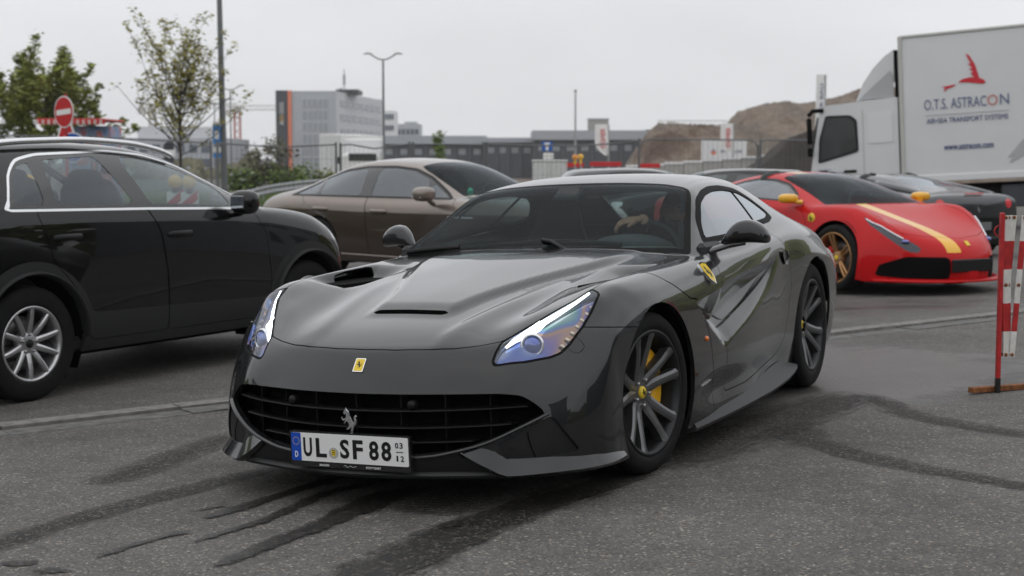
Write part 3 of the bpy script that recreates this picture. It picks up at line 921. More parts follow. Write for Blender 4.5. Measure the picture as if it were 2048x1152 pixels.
    for k, sd in enumerate((1, -1)):
        X = (lambda q: q) if sd == 1 else (lambda q: q.mirror())
        X(front_w).join(X(low_w)).join(X(wing2)).build('front_wing', P, root, rim=.02)
        X(bridge).build('wing_bridge', P, root, rim=.03)
        X(washc).build('washer_cover', P, root, rim=.01)
        d = X(door).join(X(door2)).build('door', P, root, rim=.02)
        X(trim).join(X(post)).build('window_trim', MATS['trim_black'], root, rim=.012)
        X(q1).offset(-.004).build('side_window', MATS['misted_glass'], d)
        X(q2).offset(-.004).build('quarter_window', MATS['misted_glass'], root)
        X(seal).offset(-.002).build('headlight_seal', MATS['trim_black'], root, rim=.02)
        X(pocket).offset(-.010).build('bumper_pocket', MATS['black_satin'], root, rim=.02)
        hero_lamp(root, X(lens), sd)
        hero_side(root, sd, d)
    hero_front(root)
    hero_wheels(root)
    hero_inside(root)
    return root

def hero_lamp(root, lens, sd):
    L = lens.build('headlight', MATS['lens_glass'], root)
    B = pbasis(LAMP_N)
    n = np.array(LAMP_N) / np.linalg.norm(LAMP_N)
    f = np.array([1, sd, 1])
    # bowl behind the lens
    bowl = lens.offset(-.028)
    for _ in range(3): pass
    bowl.build('lamp_bowl', MATS['lamp_bowl'], L, rim=-.027)
    def at(x, y, z, d=0.0): return (np.array([x, y, z]) - n * d) * f
    # projector: ring, glass ball
    c = np.array([.672, .632, .622]) - n * .012
    ax = np.array([.86, .30, .10]); ax /= np.linalg.norm(ax)
    def disc_pts(r, h, N=24):
        e = pbasis(ax)
        return [(c + ax * h + r * (math.cos(2 * math.pi * i / N) * e[:, 0] + math.sin(2 * math.pi * i / N) * e[:, 1])) * f for i in range(N)]
    def rings(name, prof, m):
        V = []; F = []; N = 24
        for r, h in prof: V += disc_pts(r, h, N)
        for i in range(len(prof) - 1):
            for k in range(N):
                q = (i * N + k, i * N + (k + 1) % N, (i + 1) * N + (k + 1) % N, (i + 1) * N + k)
                F.append(q)
        MB().add(V, F, True).build(name, m, L)
    rings('projector_ring', [(.045, -.035), (.047, .0), (.040, .006), (.034, .0), (.034, -.02)], MATS['satin_alu'])
    rings('projector_glass', [(.034, -.004), (.030, .008), (.020, .015), (.008, .018), (.0005, .0185)], MATS['projector_glass'])
    # glowing light guide along the inner edge, bent at the foot
    path = [(.352,.742,.797),(.43,.715,.765),(.51,.675,.729),(.575,.637,.700),(.615,.628,.682),(.655,.600,.660),(.70,.57,.640),(.735,.548,.615)]
    wid = [.005, .008, .011, .015, .019, .018, .011, .005]
    V = []
    e = pbasis(LAMP_N)
    pts = [np.array(p) - n * .010 for p in path]
    for i, p in enumerate(pts):
        t = pts[min(i + 1, len(pts) - 1)] - pts[max(i - 1, 0)]
        w = np.cross(n, t); w /= np.linalg.norm(w)
        V += [(p + w * wid[i]) * f, (p + n * .004) * f, (p - w * wid[i]) * f]
    F = []
    for i in range(len(pts) - 1):
        for k in (0, 1): F.append((i * 3 + k, i * 3 + k + 1, (i + 1) * 3 + k + 1, (i + 1) * 3 + k))
    MB().add(V, F, True).build('light_guide', MATS['lamp_on'], L)
    # stepped row of indicator cells along the outer edge
    a, b = np.array([.40, .770, .745]), np.array([.60, .728, .612])
    for i in range(7):
        t = i / 6
        p = a + (b - a) * t - n * (.012)
        m = MB()
        R = np.stack([np.array([.55, -.1, -.3]) / np.linalg.norm([.55, -.1, -.3]), np.cross(n, np.array([.55, -.1, -.3]) / np.linalg.norm([.55, -.1, -.3])), n], 1)
        R[:, 0] -= n * (R[:, 0] @ n); R[:, 0] /= np.linalg.norm(R[:, 0]); R[:, 1] = np.cross(n, R[:, 0])
        m.box(p, (.013, .017 + .005 * t, .008), R=R, bev=.002)
        m.v = [tuple(np.array(v) * f) for v in m.v]
        m.build('indicator_cell', MATS['cell_chrome'], L)

def lamp_mats():
    # bowl: thin-film rainbow over dark metal
    m = mat('lamp_bowl', (.30, .32, .38), .16, .85)
    n = m.node_tree; b = n.nodes['Principled BSDF']
    t = n.nodes.new('ShaderNodeTexCoord')
    w = n.nodes.new('ShaderNodeTexNoise'); w.inputs['Scale'].default_value = 5.5; w.inputs['Detail'].default_value = .5
    n.links.new(t.outputs['Object'], w.inputs['Vector'])
    r = n.nodes.new('ShaderNodeValToRGB')
    st = [(.28, (.35, .38, .42)), (.40, (.04, .08, .26)), (.46, (.10, .07, .20)), (.505, (.26, .15, .07)), (.55, (.05, .10, .27)), (.63, (.10, .22, .20)), (.74, (.36, .38, .40))]
    while len(r.color_ramp.elements) < len(st): r.color_ramp.elements.new(.5)
    for e, (p, c) in zip(r.color_ramp.elements, st): e.position = p; e.color = (*c, 1)
    n.links.new(w.outputs['Fac'], r.inputs[0]); n.links.new(r.outputs[0], b.inputs['Base Color'])
    b.inputs['Coat Weight'].default_value = .4
    mat('projector_glass', (.10, .14, .40), .04, .55, coat=1)
    mat('cell_chrome', (.55, .46, .34), .2, .7)
lamp_mats()
# ------------------------------------------------------------------ the grey coupe: fitted parts
HORSE = [(.30,.99),(.345,.93),(.41,.90),(.47,.83),(.505,.745),(.53,.66),(.57,.58),(.625,.50),(.685,.43),(.725,.365),(.76,.355),(.815,.40),(.83,.48),(.80,.57),(.825,.66),(.885,.70),(.935,.66),(.90,.635),(.875,.61),(.875,.56),(.90,.48),(.885,.39),(.835,.315),(.77,.285),(.745,.22),(.71,.165),(.70,.11),(.665,.055),(.615,.0),(.565,.0),(.60,.04),(.635,.10),(.635,.165),(.575,.215),(.535,.165),(.455,.135),(.375,.10),(.325,.12),(.375,.145),(.44,.18),(.49,.245),(.485,.315),(.44,.385),(.375,.43),(.325,.44),(.265,.40),(.235,.335),(.195,.315),(.205,.375),(.225,.435),(.275,.485),(.215,.475),(.145,.455),(.085,.475),(.055,.54),(.035,.60),(.075,.61),(.105,.56),(.15,.515),(.225,.545),(.285,.575),(.315,.64),(.32,.715),(.295,.76),(.245,.745),(.195,.735),(.165,.765),(.185,.82),(.225,.88),(.265,.925)]
def horse(m, o, ex, ey, h, th=.001, dome=0.0):
    """prancing horse relief at o in the plane ex, ey, height h"""
    o, ex, ey = (np.array(v, float) for v in (o, ex, ey))
    n = np.cross(ex, ey)
    m.prism([((a - .5) * h * .80, (b - .5) * h) for a, b in HORSE], 0, th, fn=lambda a, b, z: tuple(o + ex * a + ey * b + n * z))
    return m

def fx_hero(y):
    return float(np.interp(abs(y), [0, .1, .2, .32, .42, .5, .58, .65, .70, .745, .78, .82], [1.0, .997, .987, .96, .925, .895, .853, .81, .768, .722, .675, .60]))

def strip_solid(name, lines, m, parent, sd=1, smooth=True, close=True):
    """skin across several 3D polylines of equal length, closed round the back"""
    n = len(lines[0]); V = []; F = []
    for L in lines: V += [(p[0], p[1] * sd, p[2]) for p in L]
    k = len(lines)
    if not smooth:                      # every strip smooth along its length, crisp where strips meet
        m_ = MB()
        for a in range(k):
            b = (a + 1) % k
            W_ = V[a * n:(a + 1) * n] + V[b * n:(b + 1) * n]
            m_.add(W_, [((i, i + 1, n + i + 1, n + i) if sd == 1 else (n + i, n + i + 1, i + 1, i)) for i in range(n - 1)], True)
        m_.add([V[a * n] for a in range(k)], [tuple(range(k))]); m_.add([V[a * n + n - 1] for a in range(k)], [tuple(range(k))[::-1]])
        return m_.build(name, m, parent)
    for a in range(k if close else k - 1):
        b = (a + 1) % k
        for i in range(n - 1):
            q = (a * n + i, a * n + i + 1, b * n + i + 1, b * n + i)
            F.append(q if sd == 1 else q[::-1])
    if close:
        F.append(tuple(a * n for a in range(k))); F.append(tuple(a * n + n - 1 for a in range(k))[::-1])
    return MB().add(V, F, smooth).build(name, m, parent)

def dense(L, n=24):
    L = np.array(L, float)
    t = np.concatenate([[0], np.cumsum(np.linalg.norm(L[1:] - L[:-1], axis=1))])
    return akima(t, L, np.linspace(0, t[-1], n))

def hero_front(root):
    # dark radiator space behind the mouth
    ys = np.linspace(-.74, .74, 41)
    V = []; F = []
    for y in ys:
        x = fx_hero(y) - .11
        V += [(x + .05, y, .462), (x, y, .455), (x, y, .20), (x + .05, y, .17)]
    for i in range(40):
        for k in range(3): F.append((i * 4 + k, i * 4 + k + 1, i * 4 + 5 + k, i * 4 + 4 + k))
    MB().add(V, F, True).build('radiator_backing', MATS['duct_black'], root)
    # grille: horizontal blades and upright fins
    for z0, ym, dz in ((.383, .655, .012), (.318, .60, .012), (.262, .47, .008)):
        pts = [(fx_hero(y) - .030, y, z0 + dz * (y / ym)**2) for y in np.linspace(-ym, ym, 49)]
        m = MB()
        V = []; F = []
        for x, y, z in pts: V += [(x + .010, y, z), (x + .007, y, z + .003), (x - .05, y, z + .005), (x - .05, y, z - .003), (x + .007, y, z - .003)]
        for i in range(48):
            for k in range(5): F.append((i * 5 + k, i * 5 + (k + 1) % 5, i * 5 + 5 + (k + 1) % 5, i * 5 + 5 + k))
        m.add(V, F, True).build('grille_blade', MATS['grille_black'], root)
    for y in (-.52, -.36, -.19, 0.0, .19, .36, .52):
        x = fx_hero(y) - .045
        MB().box((x - .04, y, .335), (.06, .006, .235), bev=.002).build('grille_fin', MATS['grille_black'], root)
    for y in (-.30, .245):
        MB().lathe([(0, .014), (.014, .013), (.018, .006), (.018, -.02)], 16, 'x', (fx_hero(y) - .035, y, .408)).build('parking_sensor', MATS['grille_black'], root)
    # chin bar
    half = [(1.004, 0, .208), (.995, .18, .209), (.972, .33, .221), (.940, .43, .240), (.895, .53, .268), (.835, .635, .318), (.752, .724, .366)]
    half = dense(half, 22)
    pts = [tuple(p * np.array([1, -1, 1])) for p in half[::-1][:-1]] + [tuple(p) for p in half]
    MB().tube(pts, .0095, 10, squash=(.8, 1.5)).build('chin_bar', MATS['grey_paint'], root)
    # splitter
    yy = np.linspace(-.60, .60, 41)
    A = [(fx_hero(y) - .06, y, .20) for y in yy]
    B = [(fx_hero(y) + .012, y, .155) for y in yy]
    B2 = [(fx_hero(y) + .020, y, .146) for y in yy]
    C = [(fx_hero(y) + .010, y, .136) for y in yy]
    D = [(fx_hero(y) - .20, y, .128) for y in yy]
    strip_solid('splitter', [A, B, B2, C, D], MATS['splitter_grey'], root, smooth=False)
    for sd in (1, -1):
        Uw = dense([(.935, .448, .240), (.880, .555, .252), (.858, .605, .206), (.735, .755, .204), (.56, .862, .188), (.385, .886, .168)], 26)
        Lw = dense([(.955, .452, .236), (.918, .545, .178), (.893, .618, .147), (.775, .768, .150), (.585, .885, .150), (.385, .898, .152)], 26)
        Lb = [(p[0] - .012, p[1] - .008, p[2] - .012) for p in Lw]
        Bk = [(p[0] - .10, p[1] - .09, p[2] - .02) for p in Lw]
        strip_solid('bumper_wing', [Uw, Lw, Lb, Bk], MATS['grey_paint'], root, sd, smooth=False)
        # flap line and tow-eye cover in the pocket
        m = MB(); L = dense([(.792, .689, .203), (.808, .672, .262), (.803, .662, .300)], 8)
        m.tube([(p[0] + .0, p[1] * sd, p[2]) for p in L], .0022, 5).build('pocket_seam', MATS['duct_black'], root)
    m = MB(); n = np.array([.80, .58, -.1]); n /= np.linalg.norm(n); c = np.array([.848, .615, .240])
    e = pbasis(n)
    m.tube([c + .011 * (math.cos(a) * e[:, 0] + math.sin(a) * e[:, 1]) for a in np.linspace(0, 2 * math.pi, 17)], .0014, 5, cap=False).build('tow_eye_cover', MATS['black_plastic'], root)
    # nose badge: chrome-edged yellow plate with the horse
    n = np.array([.80, 0, .60]); ey = np.array([-.60, 0, .80]); ex = np.array([0, 1., 0])
    c = np.array([.908, 0, .548]) + n * .002
    fn = lambda a, b, z: tuple(c + ex * a + ey * b + n * z)
    bd = MB().prism(rpoly([(-.0225, -.030), (.0225, -.030), (.0225, .030), (-.0225, .030)], .003, 2), -.004, .003, fn).build('nose_badge', MATS['chrome'], root)
    MB().prism([(-.019, -.0265), (.019, -.0265), (.019, .0265), (-.019, .0265)], .003, .0036, fn).build('badge_face', MATS['yellow_badge'], bd)
    horse(MB(), c + n * .0036 + ey * .002, ex, ey, .032, .0006).build('badge_horse', MATS['plate_black'], bd)
    # chrome horse in the grille
    hm = MB()
    o = np.array([.992, 0, .350]); ex = np.array([0, 1., 0]); ey = np.array([0, 0, 1.]); n = np.array([1., 0, 0])
    horse(hm, o, ex, ey, .098, .007)
    b = horse(MB(), o + n * .006, ex, ey, .088, .004)
    hm.add(b.v, b.f)
    hm.build('grille_horse', MATS['chrome_satin'], root)
    # number plate in its holder
    c = np.array([1.024, .010, .241]); n = np.array([.996, 0, -.03]); n = n / np.linalg.norm(n); ey = np.array([.03, 0, .996]); ex = np.array([0, 1., 0])
    fn = lambda a, b, z: tuple(c + ex * a + ey * b + n * z)
    pl = MB().prism(rpoly([(-.268, -.078), (.268, -.078), (.268, .062), (-.268, .062)], .008, 3), -.020, .0, fn).build('number_plate', MATS['black_gloss'], root)
    MB().prism(rpoly([(-.26, -.055), (.26, -.055), (.26, .055), (-.26, .055)], .006, 3), 0, .003, fn).build('plate_face', MATS['white_plate'], pl)
    MB().prism(rpoly([(-.26, -.055), (-.216, -.055), (-.216, .055), (-.26, .055)], .004, 2), .003, .0035, fn).build('plate_band', MATS['plate_blue'], pl)
    m = MB()
    for k in range(12):
        a = 2 * math.pi * k / 12
        q = [(math.cos(a) * .0145 - .238 + .0026 * (1 if j % 2 == 0 else .4) * math.cos(math.pi / 2 + j * math.pi / 5), math.sin(a) * .0145 + .022 + .0026 * (1 if j % 2 == 0 else .4) * math.sin(math.pi / 2 + j * math.pi / 5)) for j in range(10)]
        m.prism(q, .0035, .0039, fn)
    m.build('plate_stars', MATS['star_yellow'], pl)
    def glyph(ch, x0, x1, y0, y1, mt, h=.0042, off=.0):
        t = text_obj('plate_letter', ch, 1.0, mt, pl, extrude=.001, offset=off)
        co = np.array([v.co[:] for v in t.data.vertices])
        mn, mx = co.min(0), co.max(0)
        for v in t.data.vertices:
            a = x0 + (v.co.x - mn[0]) / (mx[0] - mn[0]) * (x1 - x0); b = y0 + (v.co.y - mn[1]) / (mx[1] - mn[1]) * (y1 - y0)
            v.co = fn(a, b, .003 if v.co.z <= 0 else h)
        return t
    mm = lambda v: -.26 + v / 1000
    H0, H1 = -.0375, .0375
    for ch, a, b in (('U', 55, 94), ('L', 112, 160), ('S', 221, 262), ('F', 278, 323), ('8', 350, 392), ('8', 404, 447)):
        glyph(ch, mm(a), mm(b), H0, H1, MATS['plate_black'], off=.028)
    for ch, a, b, y0, y1 in (('0', 465, 479, .014, .036), ('3', 484, 498, .014, .036), ('1', 469, 476, -.036, -.014), ('2', 487, 501, -.036, -.014)):
        glyph(ch, mm(a), mm(b), y0, y1, MATS['plate_black'], off=.02)
    MB().prism([(mm(468), -.0015), (mm(498), -.0015), (mm(498), .0015), (mm(468), .0015)], .003, .0042, fn).build('plate_dash', MATS['plate_black'], pl)
    glyph('D', mm(15), mm(29), -.042, -.018, MATS['white_plate'], .0046, .02)
    disc = lambda r, x, y, N=28: [(x + r * math.cos(2 * math.pi * i / N), y + r * math.sin(2 * math.pi * i / N)) for i in range(N)]
    MB().prism(disc(.0215, mm(191), -.0185), .003, .0038, fn).build('plate_seal', MATS['seal_grey'], pl)
    MB().prism([(mm(182), -.006), (mm(200), -.006), (mm(200), -.020), (mm(197), -.028), (mm(191), -.033), (mm(185), -.028), (mm(182), -.020)], .0038, .0043, fn).build('seal_shield', MATS['star_yellow'], pl)
    m = MB()
    for yb in (-.0105, -.017, -.0235): m.prism([(mm(184), yb), (mm(198), yb), (mm(198), yb + .003), (mm(184), yb + .003)], .0043, .0047, fn)
    m.build('seal_bars', MATS['plate_black'], pl)
    for txt, xc, wd in (('SINGEN', -.115, .042), ('STUTTGART', .105, .066)):
        glyph(txt, xc - wd / 2, xc + wd / 2, -.0725, -.0645, MATS['white_plate'], .0006)
    sc = [(-.028 + .056 * t, -.0685 + .004 * math.sin(t * 15) * (1 - t * .7)) for t in np.linspace(0, 1, 24)]
    MB().tube([fn(a, b, .0006) for a, b in sc], .0007, 4).build('plate_signature', MATS['white_plate'], pl)

def hero_side(root, sd, door):
    # door mirror on its stalk
    Y = [.845, .862, .89, .93, .975, 1.015, 1.045, 1.062, 1.068]
    C = [(-1.075, .920), (-1.085, .930), (-1.10, .950), (-1.115, .966), (-1.125, .969), (-1.132, .962), (-1.138, .950), (-1.142, .940), (-1.143, .937)]
    R = [(.010, .010), (.034, .026), (.056, .048), (.068, .062), (.070, .063), (.066, .056), (.056, .044), (.034, .026), (.006, .006)]
    N = 28; G = np.zeros((len(Y), N + 1, 3))
    for i, (y, c, r) in enumerate(zip(Y, C, R)):
        for k in range(N + 1):
            a = 2 * math.pi * k / N
            ca, sa = math.cos(a), math.sin(a)
            ex = .75
            px = abs(ca)**ex * math.copysign(1, ca) * r[0] * 1.05; pz = abs(sa)**.85 * math.copysign(1, sa) * r[1] * (1 if sa > 0 else .78)
            if px < 0: px *= .55
            G[i, k] = (c[0] + px, y, c[1] + pz)
    Gd = np.zeros((30, N + 1, 3)); tq = np.linspace(0, len(Y) - 1, 30)
    for k in range(N + 1): Gd[:, k] = akima(np.arange(len(Y)), G[:, k], tq)
    ms = grid_surf(Gd)
    if ((ms.co - ms.co.mean(0)) * ms.nr).sum() < 0: ms.nr = -ms.nr; ms.faces = [f[::-1] for f in ms.faces]
    lo, up = ms.split(lambda q: q.co[:, 2] - (.938 + .06 * (q.co[:, 1] - .95)))
    if sd < 0: lo, up = lo.mirror(), up.mirror()
    mi = up.build('door_mirror', MATS['grey_paint'], door, rim=.004)
    lo.build('mirror_base', MATS['black_gloss'], mi, rim=.004)
    MB().tube([(-.96, .800 * sd, .884), (-1.02, .835 * sd, .896), (-1.075, .88 * sd, .912), (-1.11, .95 * sd, .922)], [.034, .030, .030, .024], 10, squash=(.55, 1.0)).build('mirror_stalk', MATS['black_gloss'], mi)
    # recessed handle with its scoop
    m = MB(); c = np.array([-2.055, .890, .800])
    e1 = np.array([-.93, 0, -.36]); e1 /= np.linalg.norm(e1); e2 = np.array([-.36, 0, .93]); e2 /= np.linalg.norm(e2)
    V = []; F = []; NN = 24
    for r, dp in ((1.0, .006), (.86, -.004), (.5, -.004), (.0, -.004)):
        for k in range(NN):
            a = 2 * math.pi * k / NN
            p = c + e1 * .062 * r * math.cos(a) + e2 * .036 * r * math.sin(a) * (1 + .25 * math.cos(a))
            V.append((p[0], (p[1] + dp + .004) * sd, p[2]))
    for i in range(3):
        for k in range(NN): F.append((i * NN + k, i * NN + (k + 1) % NN, (i + 1) * NN + (k + 1) % NN, (i + 1) * NN + k))
    m.add(V, F, True).build('door_handle', MATS['black_gloss'], door)
    # side skirt blade
    I = dense([(-.40, .912, .160), (-.9, .912, .180), (-1.5, .888, .208), (-1.85, .866, .228), (-2.02, .858, .234), (-2.12, .856, .220)], 26)
    Oo = dense([(-.40, .928, .132), (-.9, .946, .134), (-1.5, .957, .144), (-1.85, .957, .165), (-2.05, .948, .188), (-2.17, .922, .200)], 26)
    Ou = [(p[0], p[1] - .004, p[2] - .014) for p in Oo]
    Iu = [(p[0], p[1] - .06, p[2] - .06) for p in I]
    strip_solid('side_skirt', [I, Oo, Ou, Iu], MATS['splitter_grey'], root, sd, smooth=False)
    # shield on the wing
    pts = [(-.655, .862, .853), (-.745, .857, .853), (-.772, .887, .806), (-.752, .905, .765), (-.70, .908, .752), (-.662, .900, .775), (-.642, .885, .812)]
    pts = [(-.640,.873,.846),(-.715,.868,.850),(-.748,.886,.822),(-.742,.902,.775),(-.712,.912,.742),(-.668,.905,.768),(-.640,.893,.80)]
    q = np.array(pts); cc = q.mean(0); nrm = np.array([0, .80, .60])
    e = pbasis(nrm)
    ex = e[:, 0] * 1.0; ey = e[:, 1]
    sh = [(-.048, .050), (0, .058), (.048, .050), (.053, .008), (.036, -.036), (0, -.066), (-.036, -.036), (-.053, .008)]
    c0 = np.array([-.695, .889, .800])
    exs = np.array([-1.0, 0, 0]); eys = np.array([0, -.60, .80])
    nn = np.array([0, .80, .60])
    fn = lambda a, b, z: (lambda p: (p[0], p[1] * sd, p[2]))(c0 + np.array([0, .004, .003]) + exs * a + eys * b + nn * z)
    b = MB().prism(sh, -.006, .006, fn).build('wing_shield', MATS['chrome'], root)
    MB().prism([(x * .86, y * .88) for x, y in sh], .006, .0068, fn).build('shield_face', MATS['yellow_badge'], b)
    hm = MB()
    hm.prism([((a - .5) * .062 , (bb - .5) * .075) for a, bb in HORSE], .0068, .0076, fn)
    hm.build('shield_horse', MATS['plate_black'], b)
    # side repeater
    MB().lathe([(0, .010), (.008, .008), (.012, .002), (.013, -.006)], 16, 'y', (-.545, .934 * sd, .516)).build('side_repeater', MATS['amber'], root) if sd > 0 else \
        MB().lathe([(0, -.010), (.008, -.008), (.012, -.002), (.013, .006)], 16, 'y', (-.545, .934 * sd, .516)).build('side_repeater', MATS['amber'], root)
    # script behind the front wheel
    sp = [(-.47 - .13 * t, .931 + .001, .312 + .006 * math.sin(t * 44) * (1 - .3 * t) + .012 * t) for t in np.linspace(0, 1, 60)]
    MB().tube([(x, y * sd, z) for x, y, z in sp], .0009, 4).build('wing_script', MATS['chrome'], root)
    # wheel-arch liners
    for cx, cz, r, y0 in ((0, .343, .40, .50), (-2.72, .364, .42, .46)):
        m = MB(); V = []; F = []
        n = 28
        for k in range(n + 1):
            a = math.pi * (-.12 + 1.24 * k / n)
            for y in (y0, .80 if cx == 0 else .80):
                V.append((cx + r * math.cos(a), y * sd, cz + r * math.sin(a)))
        for k in range(n): F.append((2 * k, 2 * k + 1, 2 * k + 3, 2 * k + 2))
        m.add(V, F, True)
        m.prism([(cx + r * math.cos(t), cz + r * math.sin(t)) for t in np.linspace(-.12 * math.pi, 1.12 * math.pi, 24)], y0 - .01, y0, lambda a, b_, h: (a, h * sd, b_))
        m.build('arch_liner', MATS['duct_black'], root)
    # channel under the wing bridge
    MB().box((-.17, .67 * sd, .74), (.50, .19, .12)).build('air_channel', MATS['duct_black'], root)

def sweep_bar(m, pts, w, th, ridge=.35):
    """bar along pts in the wheel plane; pts (radius direction x, tangential z, depth y); face towards +y with a raised ridge"""
    pts = [np.array(p, float) for p in pts]; V = []; F = []; n = len(pts)
    for i, p in enumerate(pts):
        t = pts[min(i + 1, n - 1)] - pts[max(i - 1, 0)]
        s_ = np.cross(np.array([0, 1., 0]), t); s_ /= np.linalg.norm(s_)
        for a, b in ((-1, -th), (-1, -.006), (-ridge, 0), (ridge, 0), (1, -.006), (1, -th)):
            V.append(p + s_ * a * w[i] + np.array([0, b, 0]))
    for i in range(n - 1):
        for k in range(5): F.append((i * 6 + k, i * 6 + k + 1, i * 6 + 7 + k, i * 6 + 6 + k))
        F.append((i * 6 + 5, i * 6, i * 6 + 6, i * 6 + 11))
    return m.add(V, F, False)

def make_wheel(parent, c, Rt, Rr, width, sd, style, rim_m, steer=0.0, disc=None, caliper=None, cap=None, spin=0.0, ncut=48, barrel=None):
    """wheel with the outer face towards +y (sd=1) or -y (sd=-1)"""
    S_ = lambda V: [(x, y * sd, z) for x, y, z in V]
    def fin(m, name, mt, par):
        m.v = S_(m.v)
        if sd < 0: m.f = [f[::-1] for f in m.f]
        return m.build(name, mt, par)
    m = MB()
    m.lathe([(Rr - .030, -width + .02), (Rr - .030, -.10), (Rr - .022, -.035), (Rr - .016, -.008), (Rr - .006, .002), (Rr + .004, .001), (Rr + .006, -.008)], ncut, 'y')
    w = fin(m, 'wheel', barrel or rim_m, parent)
    w.location = c; w.rotation_euler = (0, 0, steer)
    t = MB()
    prof = [(Rr + .002, -.006), (Rr + .010, .002), (Rr + .026, .007), (Rt - .030, .005), (Rt - .014, -.004), (Rt - .003, -.020)]
    for k in range(1, 5):
        y = -.020 - (width - .04) * k / 5
        prof += [(Rt, y + .006), (Rt - .008, y + .005), (Rt - .008, y - .005), (Rt, y - .006)]
    prof += [(Rt - .003, -width + .02), (Rt - .014, -width + .004), (Rr + .02, -width - .004), (Rr, -width + .01)]
    t.lathe(prof, ncut, 'y')
    fin(t, 'tyre', MATS['rubber'], w)
    # spokes
    for k in range(style['n']):
        a0 = 2 * math.pi * k / style['n'] + spin
        m = MB()
        for P, wd, th in style['bars'](Rr):
            sweep_bar(m, P, wd, th)
        ca, sa = math.cos(a0), math.sin(a0)
        m.v = [(x * ca - z * sa, y, x * sa + z * ca) for x, y, z in m.v]
        fin(m, 'spoke', rim_m, w)
    h = style.get('hub', .072); d0 = style.get('hub_d', -.05)
    fin(MB().lathe([(0, d0 + .002), (h * .75, d0), (h, d0 - .008), (h * 1.1, d0 - .05)], 24, 'y'), 'hub', rim_m, w)
    for k in range(5):
        a = 2 * math.pi * (k + .5) / 5 + spin
        bm = MB().lathe([(0, .014), (.0065, .014), (.008, .009), (.008, 0)], 8, 'y', (.056 * math.cos(a), d0, .056 * math.sin(a)))
        fin(bm, 'wheel_bolt', MATS['steel'], w)
    if cap:
        cp = fin(MB().lathe([(0, d0 + .014), (.021, d0 + .013), (.026, d0 + .008), (.027, d0 - .002)], 24, 'y'), 'hub_cap', cap[0], w)
        if cap[1]:
            hm = MB(); hm.prism([((a - .5) * .030, (b - .5) * .033) for a, b in HORSE], d0 + .014, d0 + .0155, lambda a, b, z: (-a * 1.0, z, b))
            fin(hm, 'cap_emblem', MATS['plate_black'], cp)
    if disc:
        dm = MB().lathe([(.07, -.105), (.10, -.100), (disc, -.100), (disc, -.128), (.10, -.128)], 40, 'y')
        fin(dm, 'brake_disc', MATS['disc_iron'], w)
    if caliper:
        a0, a1, mt = caliper
        V = []; F = []; n = 14
        ri, ro = disc * .60, disc * 1.10
        for i in range(n + 1):
            a = a0 + (a1 - a0) * i / n
            e = smoothstep(0, .18, i / n) * smoothstep(1, .82, i / n)
            for r, y in ((ri + .012 * (1 - e), -.075), (ri + .03, -.066 - .012 * (1 - e)), (ro - .02, -.066 - .012 * (1 - e)), (ro - .012 * (1 - e), -.076), (ro - .012 * (1 - e), -.15), (ri, -.15)):
                V.append((-r * math.cos(a), y, r * math.sin(a)))
        for i in range(n):
            for k in range(6): F.append((i * 6 + k, i * 6 + 6 + k, i * 6 + 6 + (k + 1) % 6, i * 6 + (k + 1) % 6))
        F += [tuple(range(6))[::-1], tuple(range(n * 6, n * 6 + 6))]
        fin(MB().add(V, F, False), 'brake_caliper', mt, w)
    return w

def style_fork(Rr):
    """five forked spokes: a pair of arms spreading towards the rim"""
    out = []
    for s in (-1, 1):
        P = []
        for r, a, y in ((.046, .30, -.052), (.085, .235, -.047), (.13, .215, -.034), (.18, .220, -.020), (.225, .232, -.009), (Rr - .012, .238, -.001)):
            r_ = r if r < .24 else Rr - .010
            P.append((r_ * math.cos(a * s), y, r_ * math.sin(a * s)))
        out.append((P, [.026, .0245, .0225, .0205, .021, .027], .045))
    # web joining the pair near the hub
    out.append(([(.045, -.056, 0), (.08, -.056, 0), (.105, -.060, 0)], [.020, .016, .006], .02))
    return out
STYLE_HERO = {'n': 5, 'bars': style_fork, 'hub': .066, 'hub_d': -.052}

def hero_wheels(root):
    for sd in (1, -1):
        make_wheel(root, (0, .868 * sd, .3435), .3435, .262, .25, sd, STYLE_HERO, MATS['gunmetal'], steer=rad(-8), disc=.205, caliper=(rad(-44), rad(54), MATS['yellow_paint']), cap=(MATS['yellow_badge'], True), spin=rad(82), barrel=MATS['barrel_grey'])
        make_wheel(root, (-2.72, .872 * sd, .3645), .3645, .264, .30, sd, dict(STYLE_HERO, hub_d=-.07), MATS['gunmetal'], disc=.18, caliper=(rad(150), rad(215), MATS['yellow_paint']), cap=(MATS['yellow_badge'], True), spin=rad(64), barrel=MATS['barrel_grey'])

def blob(m, c, r, n=16, k=10, R=None, sq=(1, 1)):
    """superellipsoid"""
    V = []; F = []
    for i in range(k + 1):
        th = -math.pi / 2 + math.pi * i / k
        for j in range(n):
            ph = 2 * math.pi * j / n
            f = lambda v, p: math.copysign(abs(v)**p, v)
            p = np.array([r[0] * f(math.cos(th), sq[0]) * f(math.cos(ph), sq[1]), r[1] * f(math.cos(th), sq[0]) * f(math.sin(ph), sq[1]), r[2] * f(math.sin(th), sq[0])])
            if R is not None: p = np.array(R) @ p
            V.append(p + np.array(c))
    for i in range(k):
        for j in range(n): F.append((i * n + j, i * n + (j + 1) % n, (i + 1) * n + (j + 1) % n, (i + 1) * n + j))
    return m.add(V, F, True)

def roty(a):
    c, s_ = math.cos(a), math.sin(a); return np.array([[c, 0, s_], [0, 1, 0], [-s_, 0, c]])
def rotz(a):
    c, s_ = math.cos(a), math.sin(a); return np.array([[c, -s_, 0], [s_, c, 0], [0, 0, 1]])
def rotx(a):
    c, s_ = math.cos(a), math.sin(a); return np.array([[1, 0, 0], [0, c, -s_], [0, s_, c]])

